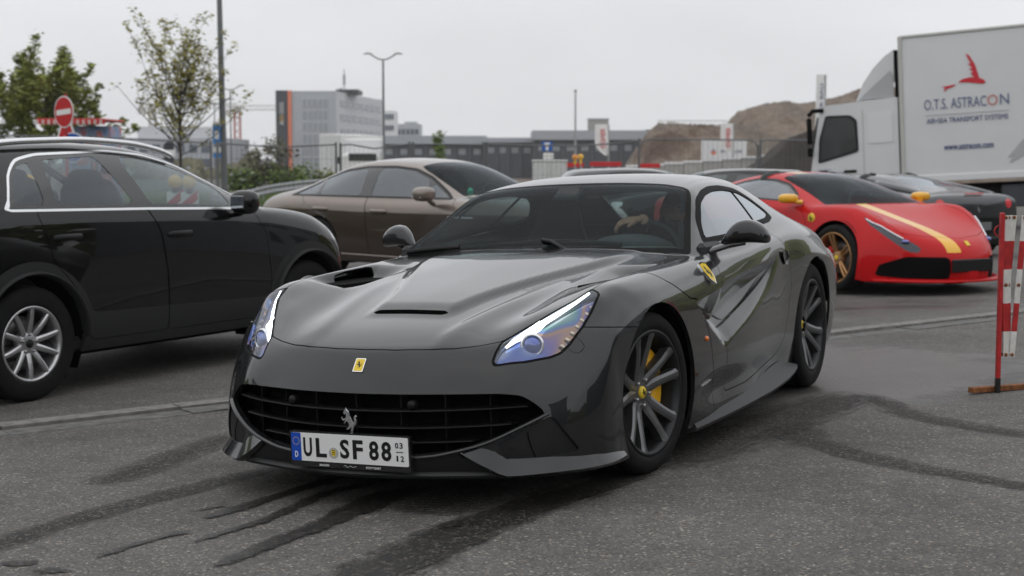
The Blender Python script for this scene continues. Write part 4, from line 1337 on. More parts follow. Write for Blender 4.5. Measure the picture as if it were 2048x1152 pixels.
def hero_seat(root, y):
    m = MB()
    # backrest shell tapering into the headrest, reclined
    B = [(-1.62, .30, .24, .07), (-1.70, .45, .25, .075), (-1.78, .62, .255, .075), (-1.86, .80, .235, .07), (-1.92, .92, .175, .06), (-1.95, 1.01, .135, .055), (-1.965, 1.08, .12, .05), (-1.975, 1.115, .08, .03)]
    V = []; F = []; n = 20
    for x, z, hw, th in B:
        for k in range(n):
            a = 2 * math.pi * k / n
            cx, sx = math.cos(a), math.sin(a)
            V.append((x + th * math.copysign(abs(cx)**.6, cx) + .05 * abs(sx)**3, y + hw * math.copysign(abs(sx)**.6, sx), z))
    for i in range(len(B) - 1):
        for k in range(n): F.append((i * n + k, i * n + (k + 1) % n, (i + 1) * n + (k + 1) % n, (i + 1) * n + k))
    F.append(tuple(range(len(V) - n, len(V))))
    m.add(V, F, True)
    blob(m, (-1.42, y, .30), (.27, .25, .09), sq=(.6, .6))
    st = m.build('seat', MATS['leather'], root)
    for s in (-1, 1):
        q = MB().tube([(x + .05, y + s * (hw - .012), z) for x, z, hw, th in B[1:7]], .004, 6)
        q.build('seat_piping', MATS['stitch_grey'], st)

def hero_inside(root):
    # floor tub, dashboard, instrument hood, wheel, seats, mirror
    m = MB(); m.box((-1.6, 0, .16), (1.9, 1.6, .03)); m.box((-.95, 0, .5), (.06, 1.5, .66)); m.box((-2.62, 0, .62), (.05, 1.4, .7)); m.box((-3.0, 0, .90), (.8, 1.3, .03))
    m.build('cabin_floor', MATS['carpet'], root)
    V = []; F = []
    xs = [-.80, -.90, -1.02, -1.12, -1.18, -1.20, -1.20]; zs = [.885, .893, .897, .89, .86, .80, .5]
    ys = np.linspace(-.74, .74, 31)
    for x, z in zip(xs, zs):
        for y in ys: V.append((x + .10 * (y / .74)**2 * (1 if x < -.85 else .5), y, z - .03 * (y / .74)**2))
    for i in range(len(xs) - 1):
        for k in range(30): F.append((i * 31 + k, i * 31 + k + 1, (i + 1) * 31 + k + 1, (i + 1) * 31 + k))
    MB().add(V, F, True).build('dashboard', MATS['leather'], root)
    b = blob(MB(), (-1.10, .375, .895), (.20, .215, .075), 32, 14, R=roty(rad(-6))).build('instrument_hood', MATS['leather_light'], root)
    pts = [(-1.10 + .202 * math.cos(a), .375 + .217 * math.sin(a), .902 + .012 * math.cos(a)) for a in np.linspace(-2.2, 2.2, 40)]
    MB().tube(pts, .0022, 5).build('stitching', MATS['stitch'], b)
    R = roty(rad(-22))
    c = np.array([-1.30, .375, .845])
    ring = [c + R @ np.array([0, .178 * math.cos(a), .178 * math.sin(a)]) for a in np.linspace(0, 2 * math.pi, 41)]
    sw = MB().tube(ring, .016, 10, cap=False).build('steering_wheel', MATS['leather'], root)
    m = MB(); blob(m, c, (.03, .065, .06))
    for a in (0, math.pi, -math.pi / 2): m.tube([c, c + R @ np.array([0, .17 * math.cos(a), .17 * math.sin(a)])], .014, 6)
    m.build('steering_spokes', MATS['black_satin'], sw)
    for y in (-.37, .37): hero_seat(root, y)
    m = MB(); m.box((-1.36, 0, 1.135), (.03, .22, .06), bev=.015, R=roty(rad(12))); m.tube([(-1.36, 0, 1.16), (-1.33, 0, 1.205)], .012, 6)
    m.build('rear_view_mirror', MATS['black_satin'], root)
    MB().box((-1.305, -.05, 1.165), (.13, .14, .045), bev=.01, R=roty(rad(28))).build('sensor_housing', MATS['black_satin'], root)
    # headlining and pillars' inner trim
    s = loft(HERO_LINES, np.arange(2.15, 4.5, .06), 4, ubreaks=[2.194], smooth=1)
    if (s.nr[:, 2]).mean() < 0: s.nr = -s.nr; s.faces = [f[::-1] for f in s.faces]
    s = s.offset(-.03)
    _, s = s.split(lambda q: np.maximum(poly_sd(q.co[:, XY], np.array([(-.7,-.2),(-.7,.75),(-.80,.72),(-1.06,.635),(-1.28,.575),(-1.36,.53),(-1.40,-.2)])), .8 - q.co[:, 2]))
    _, s = s.split(lambda q: np.where(q.co[:, 1] > .4, poly_sd(q.co[:, XZ], np.array([(-.94,.90),(-1.10,1.035),(-1.28,1.12),(-1.45,1.16),(-1.82,1.178),(-2.06,1.16),(-2.19,1.12),(-2.29,1.05),(-2.31,1.0),(-2.15,.97),(-1.84,.96),(-1.4,.92)])), 1))
    _, s = s.split(lambda q: poly_sd(q.co[:, XY], np.array([(-2.57,-.3),(-2.59,.41),(-3.0,.45),(-3.2,.47),(-3.28,-.3)])))
    s, _ = s.split(lambda q: q.uv[:, 1] * 9 - 5.3)
    s = s.both(); s.nr = -s.nr; s.faces = [f[::-1] for f in s.faces]
    s.build('headlining', MATS['cloth_dark'], root)
    # door cards
    for sd in (1, -1):
        MB().box((-1.5, .80 * sd, .60), (1.25, .05, .66), bev=.02).build('door_card', MATS['leather'], root)
    # black box below the hood slot
    MB().box((.46, 0, .665), (.10, .36, .06)).build('slot_duct', MATS['duct_black'], root)
    # wipers
    for pts, name in (([(-.845, -.60, .905), (-.875, -.42, .920), (-.895, -.1, .940), (-.90, .12, .941), (-.89, .40, .926)], 'wiper'), ([(-.80, -.74, .902), (-.82, -.62, .914), (-.845, -.46, .922)], 'wiper')):
        w = MB().tube(dense(pts, 14), .011, 6, squash=(1.3, .8)).build(name, MATS['black_satin'], root)
        if len(pts) > 3: MB().tube([(-.83, .13, .905), (-.865, .04, .945), (-.892, -.02, .953)], .011, 6).build('wiper_arm', MATS['black_satin'], w)
    # dark underside
    MB().box((-1.35, 0, .15), (4.1, 1.45, .05)).build('underbody', MATS['duct_black'], root)

mat('stitch_grey', (.16, .165, .17), .6)
mat('grille_black', (.006, .006, .0065), .45, spec=.3)
mat('splitter_grey', (.032, .033, .034), .46, spec=.35)
mat('chrome_satin', (.72, .73, .75), .2, 1.0)
build_hero()
# ------------------------------------------------------------------ the other vehicles: one builder, section tables per car
def rows_to_lines(rows):
    L = [[] for _ in range(9)]
    for u, xc, sw, zc, yc, zcr, yb, zb, ysh, zsh, ym, zm, yl, zl, ys, zs in rows:
        dz = zc - zcr
        for k, (fx, y, z) in enumerate(((0, 0, zc), (.08, .42 * yc, zc - .10 * dz), (.32, .78 * yc, zc - .42 * dz), (.60, yc, zcr), (.84, yb, zb), (.95, ysh, zsh), (1, ym, zm), (1, yl, zl), (1, ys, zs))):
            L[k].append((u, xc - sw * fx, y, z))
    return L

def islands(s):
    """split a surface into its connected pieces"""
    par = list(range(len(s.co)))
    def find(i):
        while par[i] != i: par[i] = par[par[i]]; i = par[i]
        return i
    for f in s.faces:
        for i in f[1:]: par[find(i)] = find(f[0])
    key = {}
    for i, c in enumerate(np.round(s.co, 4)):
        k = tuple(c)
        if k in key: par[find(i)] = find(key[k])
        else: key[k] = i
    g = {}
    for f in s.faces: g.setdefault(find(f[0]), []).append(f)
    return [Surf(s.co, s.nr, s.uv, fs).compact() for fs in g.values()]

def build_car(spec, root):
    """cuts windows, lamps, arches and shut lines out of a lofted body; returns dict of part objects"""
    rows = spec['rows']
    cw = spec['cowl_u']
    us = np.concatenate([np.arange(0, cw - .01, spec.get('step', .04)), [cw], np.arange(cw + .02, rows[-1][0] + .01, spec.get('step', .04))])
    s = loft(rows_to_lines(rows), us, spec.get('nsub', 6), ubreaks=[cw], smooth=2)
    if s.nr[:, 2][s.co[:, 2] > s.co[:, 2].max() * .85].mean() < 0:
        s.nr = -s.nr; s.faces = [f[::-1] for f in s.faces]
    V = lambda q: q.uv[:, 1] * 8
    out = {}
    for cx, cz, r in spec['arches']:
        _, s = s.split(lambda q: np.maximum(np.hypot(q.co[:, 0] - cx, q.co[:, 2] - cz) - r, (4.3 - V(q)) * .2))
    lamps = []
    for nm, pts, n, mt in spec.get('lamps', []):
        fn = sd3(pts, n)
        a, s = s.split(fn)
        lamps.append((nm, a, mt))
    arch_trim = []
    if spec.get('cladding'):
        fc = spec['cladding']
        clad, s = s.split(lambda q: np.where(V(q) > 4.3, fc(q), 1))
    ws = rpoly(spec['ws'], .03)
    scr, s = s.split(lambda q: np.where(q.co[:, 2] > spec['zglass'], poly_sd(q.co[:, XY], ws), 1))
    rw = None
    if spec.get('rw') is not None:
        rwp = rpoly(spec['rw'], .04)
        rw, s = s.split(lambda q: np.where(q.co[:, 2] > spec['zglass'], poly_sd(q.co[:, spec.get('rwax', XY)], rwp) , 1) if spec.get('rwax') is None else np.where(q.co[:, 0] < spec['rwx'], poly_sd(q.co[:, spec['rwax']], rwp), 1))
    so = rpoly(spec['side_outer'], .05)
    top = lambda q: (V(q) > 2.4) & (q.co[:, 1] > .35)
    sw, s = s.split(lambda q: np.where(top(q), poly_sd(q.co[:, XZ], so), 1))
    bandw = spec.get('trim_w', .022)
    ring, sw = sw.split(lambda q: -(poly_sd(q.co[:, XZ], so) + bandw))
    panes = []
    for poly in spec['panes']:
        pp = rpoly(poly, .035)
        a, sw = sw.split(lambda q: poly_sd(q.co[:, XZ], pp))
        panes.append(a)
    pillars = sw
    doors = []
    for poly in spec['doors']:
        pp = rpoly(poly, .03)
        fd = lambda q: np.maximum(poly_sd(q.co[:, XZ], pp), (3.7 - V(q)) * .1)
        d, s = cut_gap(s, fd, .006)
        dc = None
        if spec.get('cladding'):
            dc, clad = cut_gap(clad, fd, .006)
        doors.append((d, dc))
    hood, s = cut_gap(s, lambda q: np.where((q.co[:, 2] > spec['zhood']) & (q.co[:, 0] > spec['xcowl'] - .1), poly_sd(q.co[:, XY], rpoly(spec['hood'], .02)), 1), .006)
    tt = spec.get('two_tone')
    def paint_build(x, name, par, rim=.012, both=False, mirror=False):
        if mirror: x = x.mirror()
        if both: x = x.both()
        if tt is None:
            return x.build(name, spec['paint'], par, rim=rim)
        lo, hi = x.split(tt[0])
        o = hi.build(name, spec['paint'], par, rim=rim) if len(hi.faces) else None
        for piece in (islands(lo) if len(lo.faces) else []):
            o2 = piece.build(tt[2] if o else name, tt[1], o or par, rim=rim)
            o = o or o2
        return o
    body = out['body'] = paint_build(s, 'body', root, both=True)
    out['hood'] = paint_build(hood, 'hood', root, both=True)
    scr.both().build('windscreen', spec.get('ws_mat', MATS['windscreen_glass']), root)
    if rw is not None: rw.both().build('rear_window', MATS['side_glass'], root)
    for k in (1, -1):
        X = (lambda q: q) if k == 1 else (lambda q: q.mirror())
        out['lamp_surf'] = {nm: a for nm, a, mt in lamps}
        for nm, a, mt in lamps: X(a).build(nm, mt, root, rim=.01)
        X(ring).build('window_frame', spec['ring_mat'], root, rim=.01)
        X(pillars).offset(-.003).build('window_pillars', MATS['black_gloss'], root)
        ds = []
        for d, dc in doors:
            o = paint_build(d, 'door', root, mirror=k < 0)
            if dc is not None: X(dc).build('door_cladding', MATS['cladding'], o, rim=.015)
            ds.append(o)
        out.setdefault('doors', {})[k] = ds
        for i, a in enumerate(panes):
            X(a).offset(-.006).build('side_window', spec.get('glass', MATS['side_glass']), ds[spec['pane_door'][i]] if spec['pane_door'][i] is not None else root)
        if spec.get('cladding'): X(clad).build('cladding', MATS['cladding'], root, rim=.02)
    # inside: floor, dash, seats, wheel
    x0, x1, zf = spec['cabin']
    MB().box(((x0 + x1) / 2, 0, zf), (x0 - x1 + .3, 1.5, .04)).build('cabin_floor', MATS['carpet'], root)
    zd = spec['zdash']
    m = MB(); m.box((x0 - .12, 0, zd - .12), (.42, 1.44, .22), bev=.06); m.build('dashboard', MATS['leather'], root)
    yS = spec.get('seat_y', .36)
    for sx, rear in spec['seats']:
        for y in ((yS, -yS) if not rear else (.38, -.38)):
            m = MB()
            blob(m, (sx + .28, y, zf + .32), (.28, .25, .12), sq=(.5, .5))
            blob(m, (sx, y, zf + .66), (.09, .25, .34), R=roty(rad(-14)), sq=(.5, .5))
            st = m.build('seat', spec.get('seat_mat', MATS['leather']), root)
            m = MB(); blob(m, (sx - .09, y, spec.get('head_z', zf + 1.06)), (.06, .14, .10), sq=(.6, .6)); m.tube([(sx - .07, y, zf + .9), (sx - .09, y, zf + 1.0)], .05, 6)
            m.build('headrest', spec.get('seat_mat', MATS['leather']), st)
    yd = .36
    R = roty(rad(-25)); c = np.array([x0 - .48, yd, zd - .02])
    MB().tube([c + R @ np.array([0, .18 * math.cos(a), .18 * math.sin(a)]) for a in np.linspace(0, 2 * math.pi, 33)], .016, 8, cap=False).build('steering_wheel', MATS['leather'], root)
    # closed wheel wells and underside
    for cx, cz, r in spec['arches']:
        for k in (1, -1):
            V2 = []; F2 = []; n = 24
            for i in range(n + 1):
                a = math.pi * (-.15 + 1.3 * i / n)
                for y in (.52, spec['half_w'] - .06): V2.append((cx + (r + .02) * math.cos(a), y * k, cz + (r + .02) * math.sin(a)))
            for i in range(n): F2.append((2 * i, 2 * i + 1, 2 * i + 3, 2 * i + 2))
            m = MB().add(V2, F2, True)
            m.prism([(cx + (r + .02) * math.cos(t), cz + (r + .02) * math.sin(t)) for t in np.linspace(-.15 * math.pi, 1.15 * math.pi, 20)], .51, .52, lambda a, b_, h: (a, h * k, b_))
            m.build('arch_liner', MATS['duct_black'], root)
    xs = spec['under']
    MB().box(((xs[0] + xs[1]) / 2, 0, xs[2]), (xs[0] - xs[1], 1.4, .06)).build('underbody', MATS['duct_black'], root)
    return out

def mirror_pod(parent, sd, c, size, mt, base_mt, stalk):
    m = MB(); blob(m, (c[0], c[1] * sd, c[2]), size, 20, 12, sq=(.7, .75))
    o = m.build('door_mirror', mt, parent)
    MB().tube([(stalk[0], stalk[1] * sd, stalk[2]), ((stalk[0] + c[0]) / 2, (stalk[1] * .5 + c[1] * .5) * sd, (stalk[2] * .6 + c[2] * .4) - .01), (c[0], (c[1] - .03) * sd, c[2] - size[2] * .5)], [.04, .03, .03], 8, squash=(.7, 1)).build('mirror_stalk', base_mt, o)
    MB().box((c[0] - size[0] * .97, c[1] * sd, c[2]), (.01, size[1] * 1.2, size[2] * 1.1), bev=.004).build('mirror_glass', MATS['mirror_glass'], o)
    return o

def bar_handle(door, x, y, z, sd, mt, L=.22):
    m = MB(); m.tube([(x - L / 2, (y - .005) * sd, z), (x - L / 2 + .03, (y + .028) * sd, z + .003), (x + L / 2 - .03, (y + .028) * sd, z + .003), (x + L / 2, (y - .005) * sd, z)], [.015, .020, .020, .015], 8, squash=(1.15, .7))
    return m.build('door_handle', mt, door)

def car_root(name, label, x, y, z, ang, group=None, roll=0.0):
    f = np.array([math.cos(ang), math.sin(ang), 0]); l = np.array([-math.sin(ang), math.cos(ang), 0])
    mw = Matrix(((f[0], l[0], 0, x), (f[1], l[1], 0, y), (f[2], l[2], 1, z), (0, 0, 0, 1)))
    return thing(name, label, 'car', mw=mw, group=group)

# ---- wheel styles
def style_multi(n, w0, w1, bow=.0, d0=-.045):
    def bars(Rr):
        P = []
        for t in np.linspace(0, 1, 6):
            r = .05 + (Rr - .058) * t
            P.append((r, d0 * (1 - t)**1.5 - .003 + bow * math.sin(math.pi * t), 0))
        return [(P, [w0 + (w1 - w0) * t for t in np.linspace(0, 1, 6)], .03)]
    return {'n': n, 'bars': bars, 'hub': .075, 'hub_d': d0}
def style_pairs(n, spread, w, d0=-.05):
    def bars(Rr):
        o = []
        for s_ in (-1, 1):
            P = []
            for t in np.linspace(0, 1, 6):
                r = .05 + (Rr - .060) * t; a = s_ * (spread * (1.6 - t * .75))
                P.append((r * math.cos(a), d0 * (1 - t)**1.4 - .003, r * math.sin(a)))
            o.append((P, [w] * 6, .03))
        return o
    return {'n': n, 'bars': bars, 'hub': .072, 'hub_d': d0}

def wheels4(root, fx, rx, y, Rt, Rr, w, style, mt, **k):
    for sd in (1, -1):
        for x, st in ((fx, k.get('steer', 0)), (rx, 0)):
            make_wheel(root, (x, y * sd, Rt), Rt, Rr, w, sd, style, mt, steer=st, disc=k.get('disc', .165), cap=k.get('cap'), caliper=k.get('caliper'), ncut=36, spin=k.get('spin', .3) + (x * .7))

# ================================================================= black SUV on the left
Q_ROWS = [
 (0, .78,.36,.24, .62,.24,.76,.24,.82,.24,.85,.24,.86,.24,.86,.24),
 (.18,.85,.40,.42,.62,.42,.77,.42,.84,.41,.87,.38,.88,.33,.86,.25),
 (.38,.875,.42,.62,.62,.62,.78,.62,.85,.60,.88,.52,.90,.40,.87,.26),
 (.56,.86,.43,.80,.63,.79,.79,.785,.86,.74,.895,.60,.91,.43,.88,.26),
 (.70,.78,.40,.925,.67,.905,.805,.87,.87,.80,.90,.66,.92,.45,.885,.26),
 (.88,.60,.32,.99,.70,.975,.82,.94,.885,.85,.908,.68,.925,.45,.885,.26),
 (1.25,.25,.14,1.05,.735,1.05,.84,1.01,.90,.91,.918,.70,.93,.45,.885,.26),
 (1.6,-.10,.06,1.10,.755,1.095,.85,1.06,.905,.96,.922,.72,.93,.45,.885,.26),
 (1.9,-.36,.10,1.125,.765,1.115,.86,1.09,.91,1.0,.925,.73,.93,.45,.885,.26),
 (2.2,-.66,.14,1.30,.72,1.25,.872,1.105,.912,1.01,.925,.73,.925,.45,.885,.26),
 (2.5,-.98,.17,1.46,.66,1.395,.88,1.12,.914,1.015,.925,.73,.92,.45,.885,.26),
 (2.72,-1.22,.17,1.53,.63,1.475,.885,1.13,.915,1.02,.925,.73,.92,.45,.885,.26),
 (3.05,-1.6,.10,1.578,.615,1.53,.888,1.14,.915,1.025,.925,.73,.92,.45,.885,.26),
 (3.6,-2.15,.02,1.592,.615,1.55,.89,1.15,.916,1.035,.927,.74,.925,.45,.885,.26),
 (4.1,-2.65,0,1.578,.605,1.535,.885,1.16,.917,1.045,.93,.75,.93,.46,.885,.26),
 (4.5,-3.05,0,1.565,.59,1.495,.865,1.17,.91,1.05,.925,.75,.92,.46,.88,.28),
 (4.75,-3.3,-.02,1.52,.57,1.44,.835,1.165,.895,1.04,.91,.75,.90,.46,.86,.30),
 (4.95,-3.44,-.05,1.33,.62,1.27,.80,1.13,.87,1.01,.88,.74,.87,.46,.84,.32),
 (5.15,-3.52,-.08,1.10,.66,1.05,.78,1.0,.85,.94,.865,.72,.85,.46,.82,.32),
 (5.45,-3.60,-.12,.80,.66,.80,.77,.80,.83,.78,.84,.66,.83,.46,.80,.32),
 (5.9,-3.50,-.08,.36,.62,.36,.74,.36,.78,.36,.80,.36,.80,.35,.78,.32)]
def q_clad(q):
    x, z = q.co[:, 0], q.co[:, 2]
    a = np.minimum(np.hypot(x, z - .352) - .50, np.hypot(x + 2.68, z - .352) - .50)
    return np.minimum(a, z - (.47 + .02 * np.clip((-.4 - x), 0, 2)) + .0)
def build_suv():
    r = car_root('suv', 'glossy black SUV with silver roof rails and multi-spoke alloy wheels parked at the left edge', -2.326, 11.656, -.120, rad(59.6))
    ws = [(-.34,-.3),(-.345,.3),(-.40,.62),(-.425,.74),(-.70,.705),(-1.0,.655),(-1.24,.60),(-1.26,.4),(-1.23,-.3)]
    spec = dict(rows=Q_ROWS, cowl_u=1.9, arches=[(0, .352, .415), (-2.68, .352, .415)], paint=MATS['black_paint'], half_w=.925,
        cladding=q_clad, ws=ws, zglass=1.1, rw=[(.66,1.10),(.60,1.42),(-.3,1.46),(-.3,1.06)], rwax=YZ, rwx=-3.28,
        side_outer=[(-2.86,1.155),(-2.80,1.21),(-2.71,1.38),(-2.60,1.47),(-2.42,1.505),(-1.79,1.53),(-1.45,1.505),(-1.16,1.435),(-.73,1.245),(-.50,1.105),(-1.66,1.135)],
        trim_w=.015, ring_mat=MATS['satin_alu'], glass=MATS['side_glass'],
        panes=[[(-2.76,1.19),(-2.68,1.36),(-2.60,1.43),(-2.50,1.455),(-2.52,1.18)], [(-2.43,1.18),(-2.40,1.465),(-1.93,1.49),(-1.76,1.17)], [(-1.62,1.165),(-1.74,1.49),(-1.46,1.47),(-1.17,1.40),(-.84,1.255),(-.80,1.14)]],
        pane_door=[None, 1, 0],
        doors=[[(-.60,1.3),(-.60,1.08),(-.50,.93),(-.46,.60),(-.50,.33),(-1.51,.33),(-1.52,.70),(-1.57,.99),(-1.66,1.13),(-1.66,1.3)], [(-1.672,1.3),(-1.672,1.13),(-1.582,.99),(-1.532,.70),(-1.522,.33),(-2.20,.33),(-2.24,.52),(-2.38,.72),(-2.50,.83),(-2.60,1.11),(-2.60,1.3)]],
        hood=[(.62,-.3),(.62,0),(.56,.45),(.46,.68),(.20,.735),(-.10,.757),(-.40,.775),(-.43,.74),(-.38,.6),(-.335,.3),(-.325,-.3)], zhood=.86, xcowl=-.36,
        lamps=[('headlight', [(.60,.60,.92),(.50,.74,.945),(.36,.835,.93),(.36,.868,.86),(.50,.83,.80),(.66,.68,.79),(.72,.60,.82)], (.7, .6, .35), MATS['lamp_clear']),
               ('side_reflector', [(.52,.86,.72),(.44,.885,.66),(.44,.885,.56),(.50,.87,.55),(.56,.84,.62)], (.5, .85, .1), MATS['red_lens'])],
        cabin=(-.5, -3.0, .35), zdash=1.08, seats=[(-1.62, False), (-2.55, True)], head_z=1.30, under=(.5, -3.3, .24), seat_mat=MATS['leather_light'])
    P = build_car(spec, r)
    for k in (1, -1):
        # roof rail
        pts = dense([(-3.02, .60 * k, 1.475), (-2.85, .605 * k, 1.540), (-2.45, .615 * k, 1.580), (-2.0, .622 * k, 1.592), (-1.6, .627 * k, 1.575), (-1.3, .632 * k, 1.53), (-1.18, .634 * k, 1.490)], 28)
        MB().tube(pts, .021, 10, squash=(1.0, .9)).build('roof_rail', MATS['satin_alu'], r)
        d = P['doors'][k]
        bar_handle(d[0], -1.40, .918, .965, k, MATS['black_satin']); bar_handle(d[1], -2.39, .918, .985, k, MATS['black_satin'])
        mirror_pod(d[0], k, (-.83, 1.0, 1.165), (.085, .10, .085), MATS['black_paint'], MATS['black_gloss'], (-.72, .88, 1.10))
        # wheel-arch lips
        for cx in (0, -2.68):
            pts = [(cx + .43 * math.cos(a), (.928 if cx else .925) * k, .352 + .43 * math.sin(a)) for a in np.linspace(.02, math.pi - .02, 40)]
            m = MB(); m.tube(pts, .034, 8, squash=(.35, 1.2)); m.build('arch_trim', MATS['cladding'], r)
    MB().box((-1.35, 0, .30), (3.9, 1.72, .10), bev=.03).build('sill', MATS['cladding'], r)
    # door mirror inside, parcel of the rear-view mirror
    MB().box((-1.10, .0, 1.40), (.04, .24, .075), bev=.02).build('rear_view_mirror', MATS['black_satin'], r)
    MB().box((.875, 0, .66), (.04, 1.0, .34), bev=.02).build('front_grille', MATS['black_satin'], r)
    wheels4(r, 0, -2.68, .905, .352, .228, .22, style_multi(10, .020, .014, .004, -.03), MATS['alloy'], cap=(MATS['black_satin'], False), spin=.25)
mat('lamp_clear', (.70, .73, .76), .08, .75, coat=1)
build_suv()

# ================================================================= two-tone saloon behind
B_ROWS = [
 (0,.82,.40,.2,.6,.2,.78,.2,.86,.2,.9,.2,.92,.2,.92,.2),
 (.3,.88,.42,.5,.62,.5,.80,.5,.88,.48,.92,.42,.95,.33,.93,.21),
 (.55,.85,.42,.75,.62,.75,.80,.75,.89,.70,.94,.55,.965,.38,.94,.22),
 (.72,.74,.36,.86,.66,.86,.80,.84,.90,.78,.95,.6,.97,.4,.94,.22),
 (1.0,.45,.2,.92,.7,.925,.83,.90,.92,.83,.96,.64,.975,.42,.945,.22),
 (1.5,-.05,.05,.985,.72,.98,.85,.955,.93,.87,.965,.66,.978,.42,.945,.22),
 (1.95,-.5,.03,1.03,.74,1.015,.86,.985,.937,.89,.968,.67,.978,.42,.945,.22),
 (2.2,-.72,.08,1.05,.74,1.02,.865,.99,.938,.89,.968,.67,.978,.42,.945,.22),
 (2.6,-1.12,.14,1.27,.68,1.2,.87,1.0,.94,.90,.968,.67,.978,.42,.945,.22),
 (2.95,-1.47,.14,1.41,.62,1.335,.875,1.0,.94,.90,.968,.67,.978,.42,.945,.22),
 (3.3,-1.85,.06,1.475,.60,1.40,.877,1.005,.94,.90,.968,.67,.978,.42,.945,.22),
 (3.8,-2.35,0,1.488,.60,1.41,.88,1.01,.942,.905,.97,.67,.978,.42,.945,.22),
 (4.3,-2.85,0,1.44,.595,1.36,.885,1.01,.945,.91,.972,.68,.978,.42,.945,.22),
 (4.75,-3.3,0,1.30,.63,1.21,.885,1.01,.948,.915,.972,.69,.975,.43,.94,.24),
 (5.15,-3.7,0,1.13,.70,1.09,.88,1.0,.94,.91,.965,.69,.965,.44,.93,.26),
 (5.5,-4.05,-.01,1.05,.74,1.025,.855,.965,.91,.88,.94,.68,.94,.44,.91,.28),
 (5.75,-4.28,-.05,.97,.74,.95,.83,.91,.885,.83,.91,.66,.91,.44,.88,.3),
 (6.0,-4.40,-.12,.74,.72,.74,.80,.74,.85,.70,.88,.58,.88,.42,.86,.3),
 (6.4,-4.32,-.10,.32,.68,.32,.78,.32,.83,.32,.85,.32,.85,.32,.84,.3)]
def build_saloon():
    r = car_root('saloon_car', 'bronze over brown two-tone luxury saloon with tinted windows, behind the sports coupe', .50, 17.30, -.13, rad(-41))
    crease = lambda q: q.co[:, 2] - (.842 + .01 * np.sin(q.co[:, 0]))
    spec = dict(rows=B_ROWS, cowl_u=2.2, step=.05, arches=[(0, .37, .40), (-3.066, .37, .40)], paint=MATS['bronze_paint'], half_w=.975,
        two_tone=(crease, MATS['brown_paint'], 'lower_panel'),
        ws=[(-.73,-.3),(-.74,.35),(-.79,.70),(-1.12,.655),(-1.48,.595),(-1.62,.55),(-1.60,-.3)], zglass=1.0, rw=[(-3.02,-.3),(-3.04,.50),(-3.35,.56),(-3.62,.62),(-3.66,-.3)],
        side_outer=[(-3.70,1.008),(-3.52,1.10),(-3.25,1.235),(-2.9,1.345),(-2.5,1.39),(-2.0,1.395),(-1.65,1.365),(-1.35,1.27),(-1.0,1.10),(-.82,1.0),(-2.0,1.002)],
        trim_w=.022, ring_mat=MATS['black_satin'], glass=MATS['dark_glass'],
        panes=[[(-3.60,1.03),(-3.25,1.205),(-3.18,1.03)], [(-3.13,1.03),(-3.20,1.225),(-2.9,1.32),(-2.45,1.36),(-2.38,1.03)], [(-2.20,1.03),(-2.22,1.365),(-1.98,1.37),(-1.66,1.335),(-1.36,1.235),(-1.26,1.03)], [(-1.22,1.03),(-1.30,1.21),(-.98,1.06),(-.95,1.03)]],
        pane_door=[None, 1, 0, 0],
        doors=[[(-.80,1.3),(-.80,.99),(-.72,.85),(-.70,.5),(-.76,.27),(-2.10,.27),(-2.16,.55),(-2.22,.9),(-2.25,1.3)], [(-2.262,1.3),(-2.232,.9),(-2.172,.55),(-2.112,.27),(-2.60,.27),(-2.72,.55),(-2.9,.75),(-3.3,.90),(-3.42,1.0),(-3.42,1.3)]],
        hood=[(.72,-.3),(.72,0),(.64,.45),(.52,.66),(.2,.70),(-.3,.72),(-.70,.735),(-.745,.69),(-.72,.35),(-.71,-.3)], zhood=.82, xcowl=-.7,
        lamps=[('headlight', [(.66,.55,.86),(.56,.70,.87),(.50,.78,.83),(.52,.80,.73),(.64,.72,.68),(.72,.58,.70),(.70,.52,.8)], (.8, .5, .3), MATS['lamp_clear']),
               ('tail_light', [(-4.30,.60,.88),(-4.22,.82,.87),(-4.20,.88,.80),(-4.24,.88,.72),(-4.36,.60,.74)], (-.9, .4, .2), MATS['red_lens'])],
        cabin=(-.8, -3.4, .35), zdash=1.02, seats=[(-1.95, False), (-2.95, True)], head_z=1.19, under=(.6, -4.0, .22))
    P = build_car(spec, r)
    for k in (1, -1):
        d = P['doors'][k]
        bar_handle(d[0], -1.98, .955, .845, k, MATS['bronze_paint'], .26); bar_handle(d[1], -3.02, .955, .855, k, MATS['bronze_paint'], .26)
        mirror_pod(d[0], k, (-1.06, 1.10, 1.07), (.10, .15, .085), MATS['bronze_paint'], MATS['bronze_paint'], (-1.12, .90, .96))
        MB().box((-1.06, 1.105 * k, 1.035), (.14, .26, .014), bev=.005).build('mirror_trim', MATS['chrome'], d[0])
        MB().tube([(-.80, .972 * k, .80), (-.40, .974 * k, .80)], .014, 6).build('wing_trim', MATS['chrome'], r)
        MB().tube([(-.55, .985 * k, .30), (-2.6, .985 * k, .31)], .012, 6).build('sill_trim', MATS['bronze_paint'], r)
    MB().box((-1.53, 0, .27), (2.2, 1.92, .10), bev=.03).build('sill', MATS['brown_paint'], r)
    MB().box((.885, 0, .62), (.05, .95, .32), bev=.03).build('front_grille', MATS['chrome_satin'], r)
    sk = MB().lathe([(.055, 0), (0, .001)], 20, 'x', (0, 0, 0)); 
    R = roty(rad(-32)); sk.v = [tuple(np.array(v) + np.array([-.86, -.52, 1.085])) for v in sk.v]
    sk.build('screen_sticker', MATS['sticker_green'], r)
    wheels4(r, 0, -3.066, .955, .37, .265, .26, style_multi(10, .026, .016, .0, -.04), MATS['alloy'], spin=.1)
mat('sticker_green', (.10, .42, .30), .5)
build_saloon()

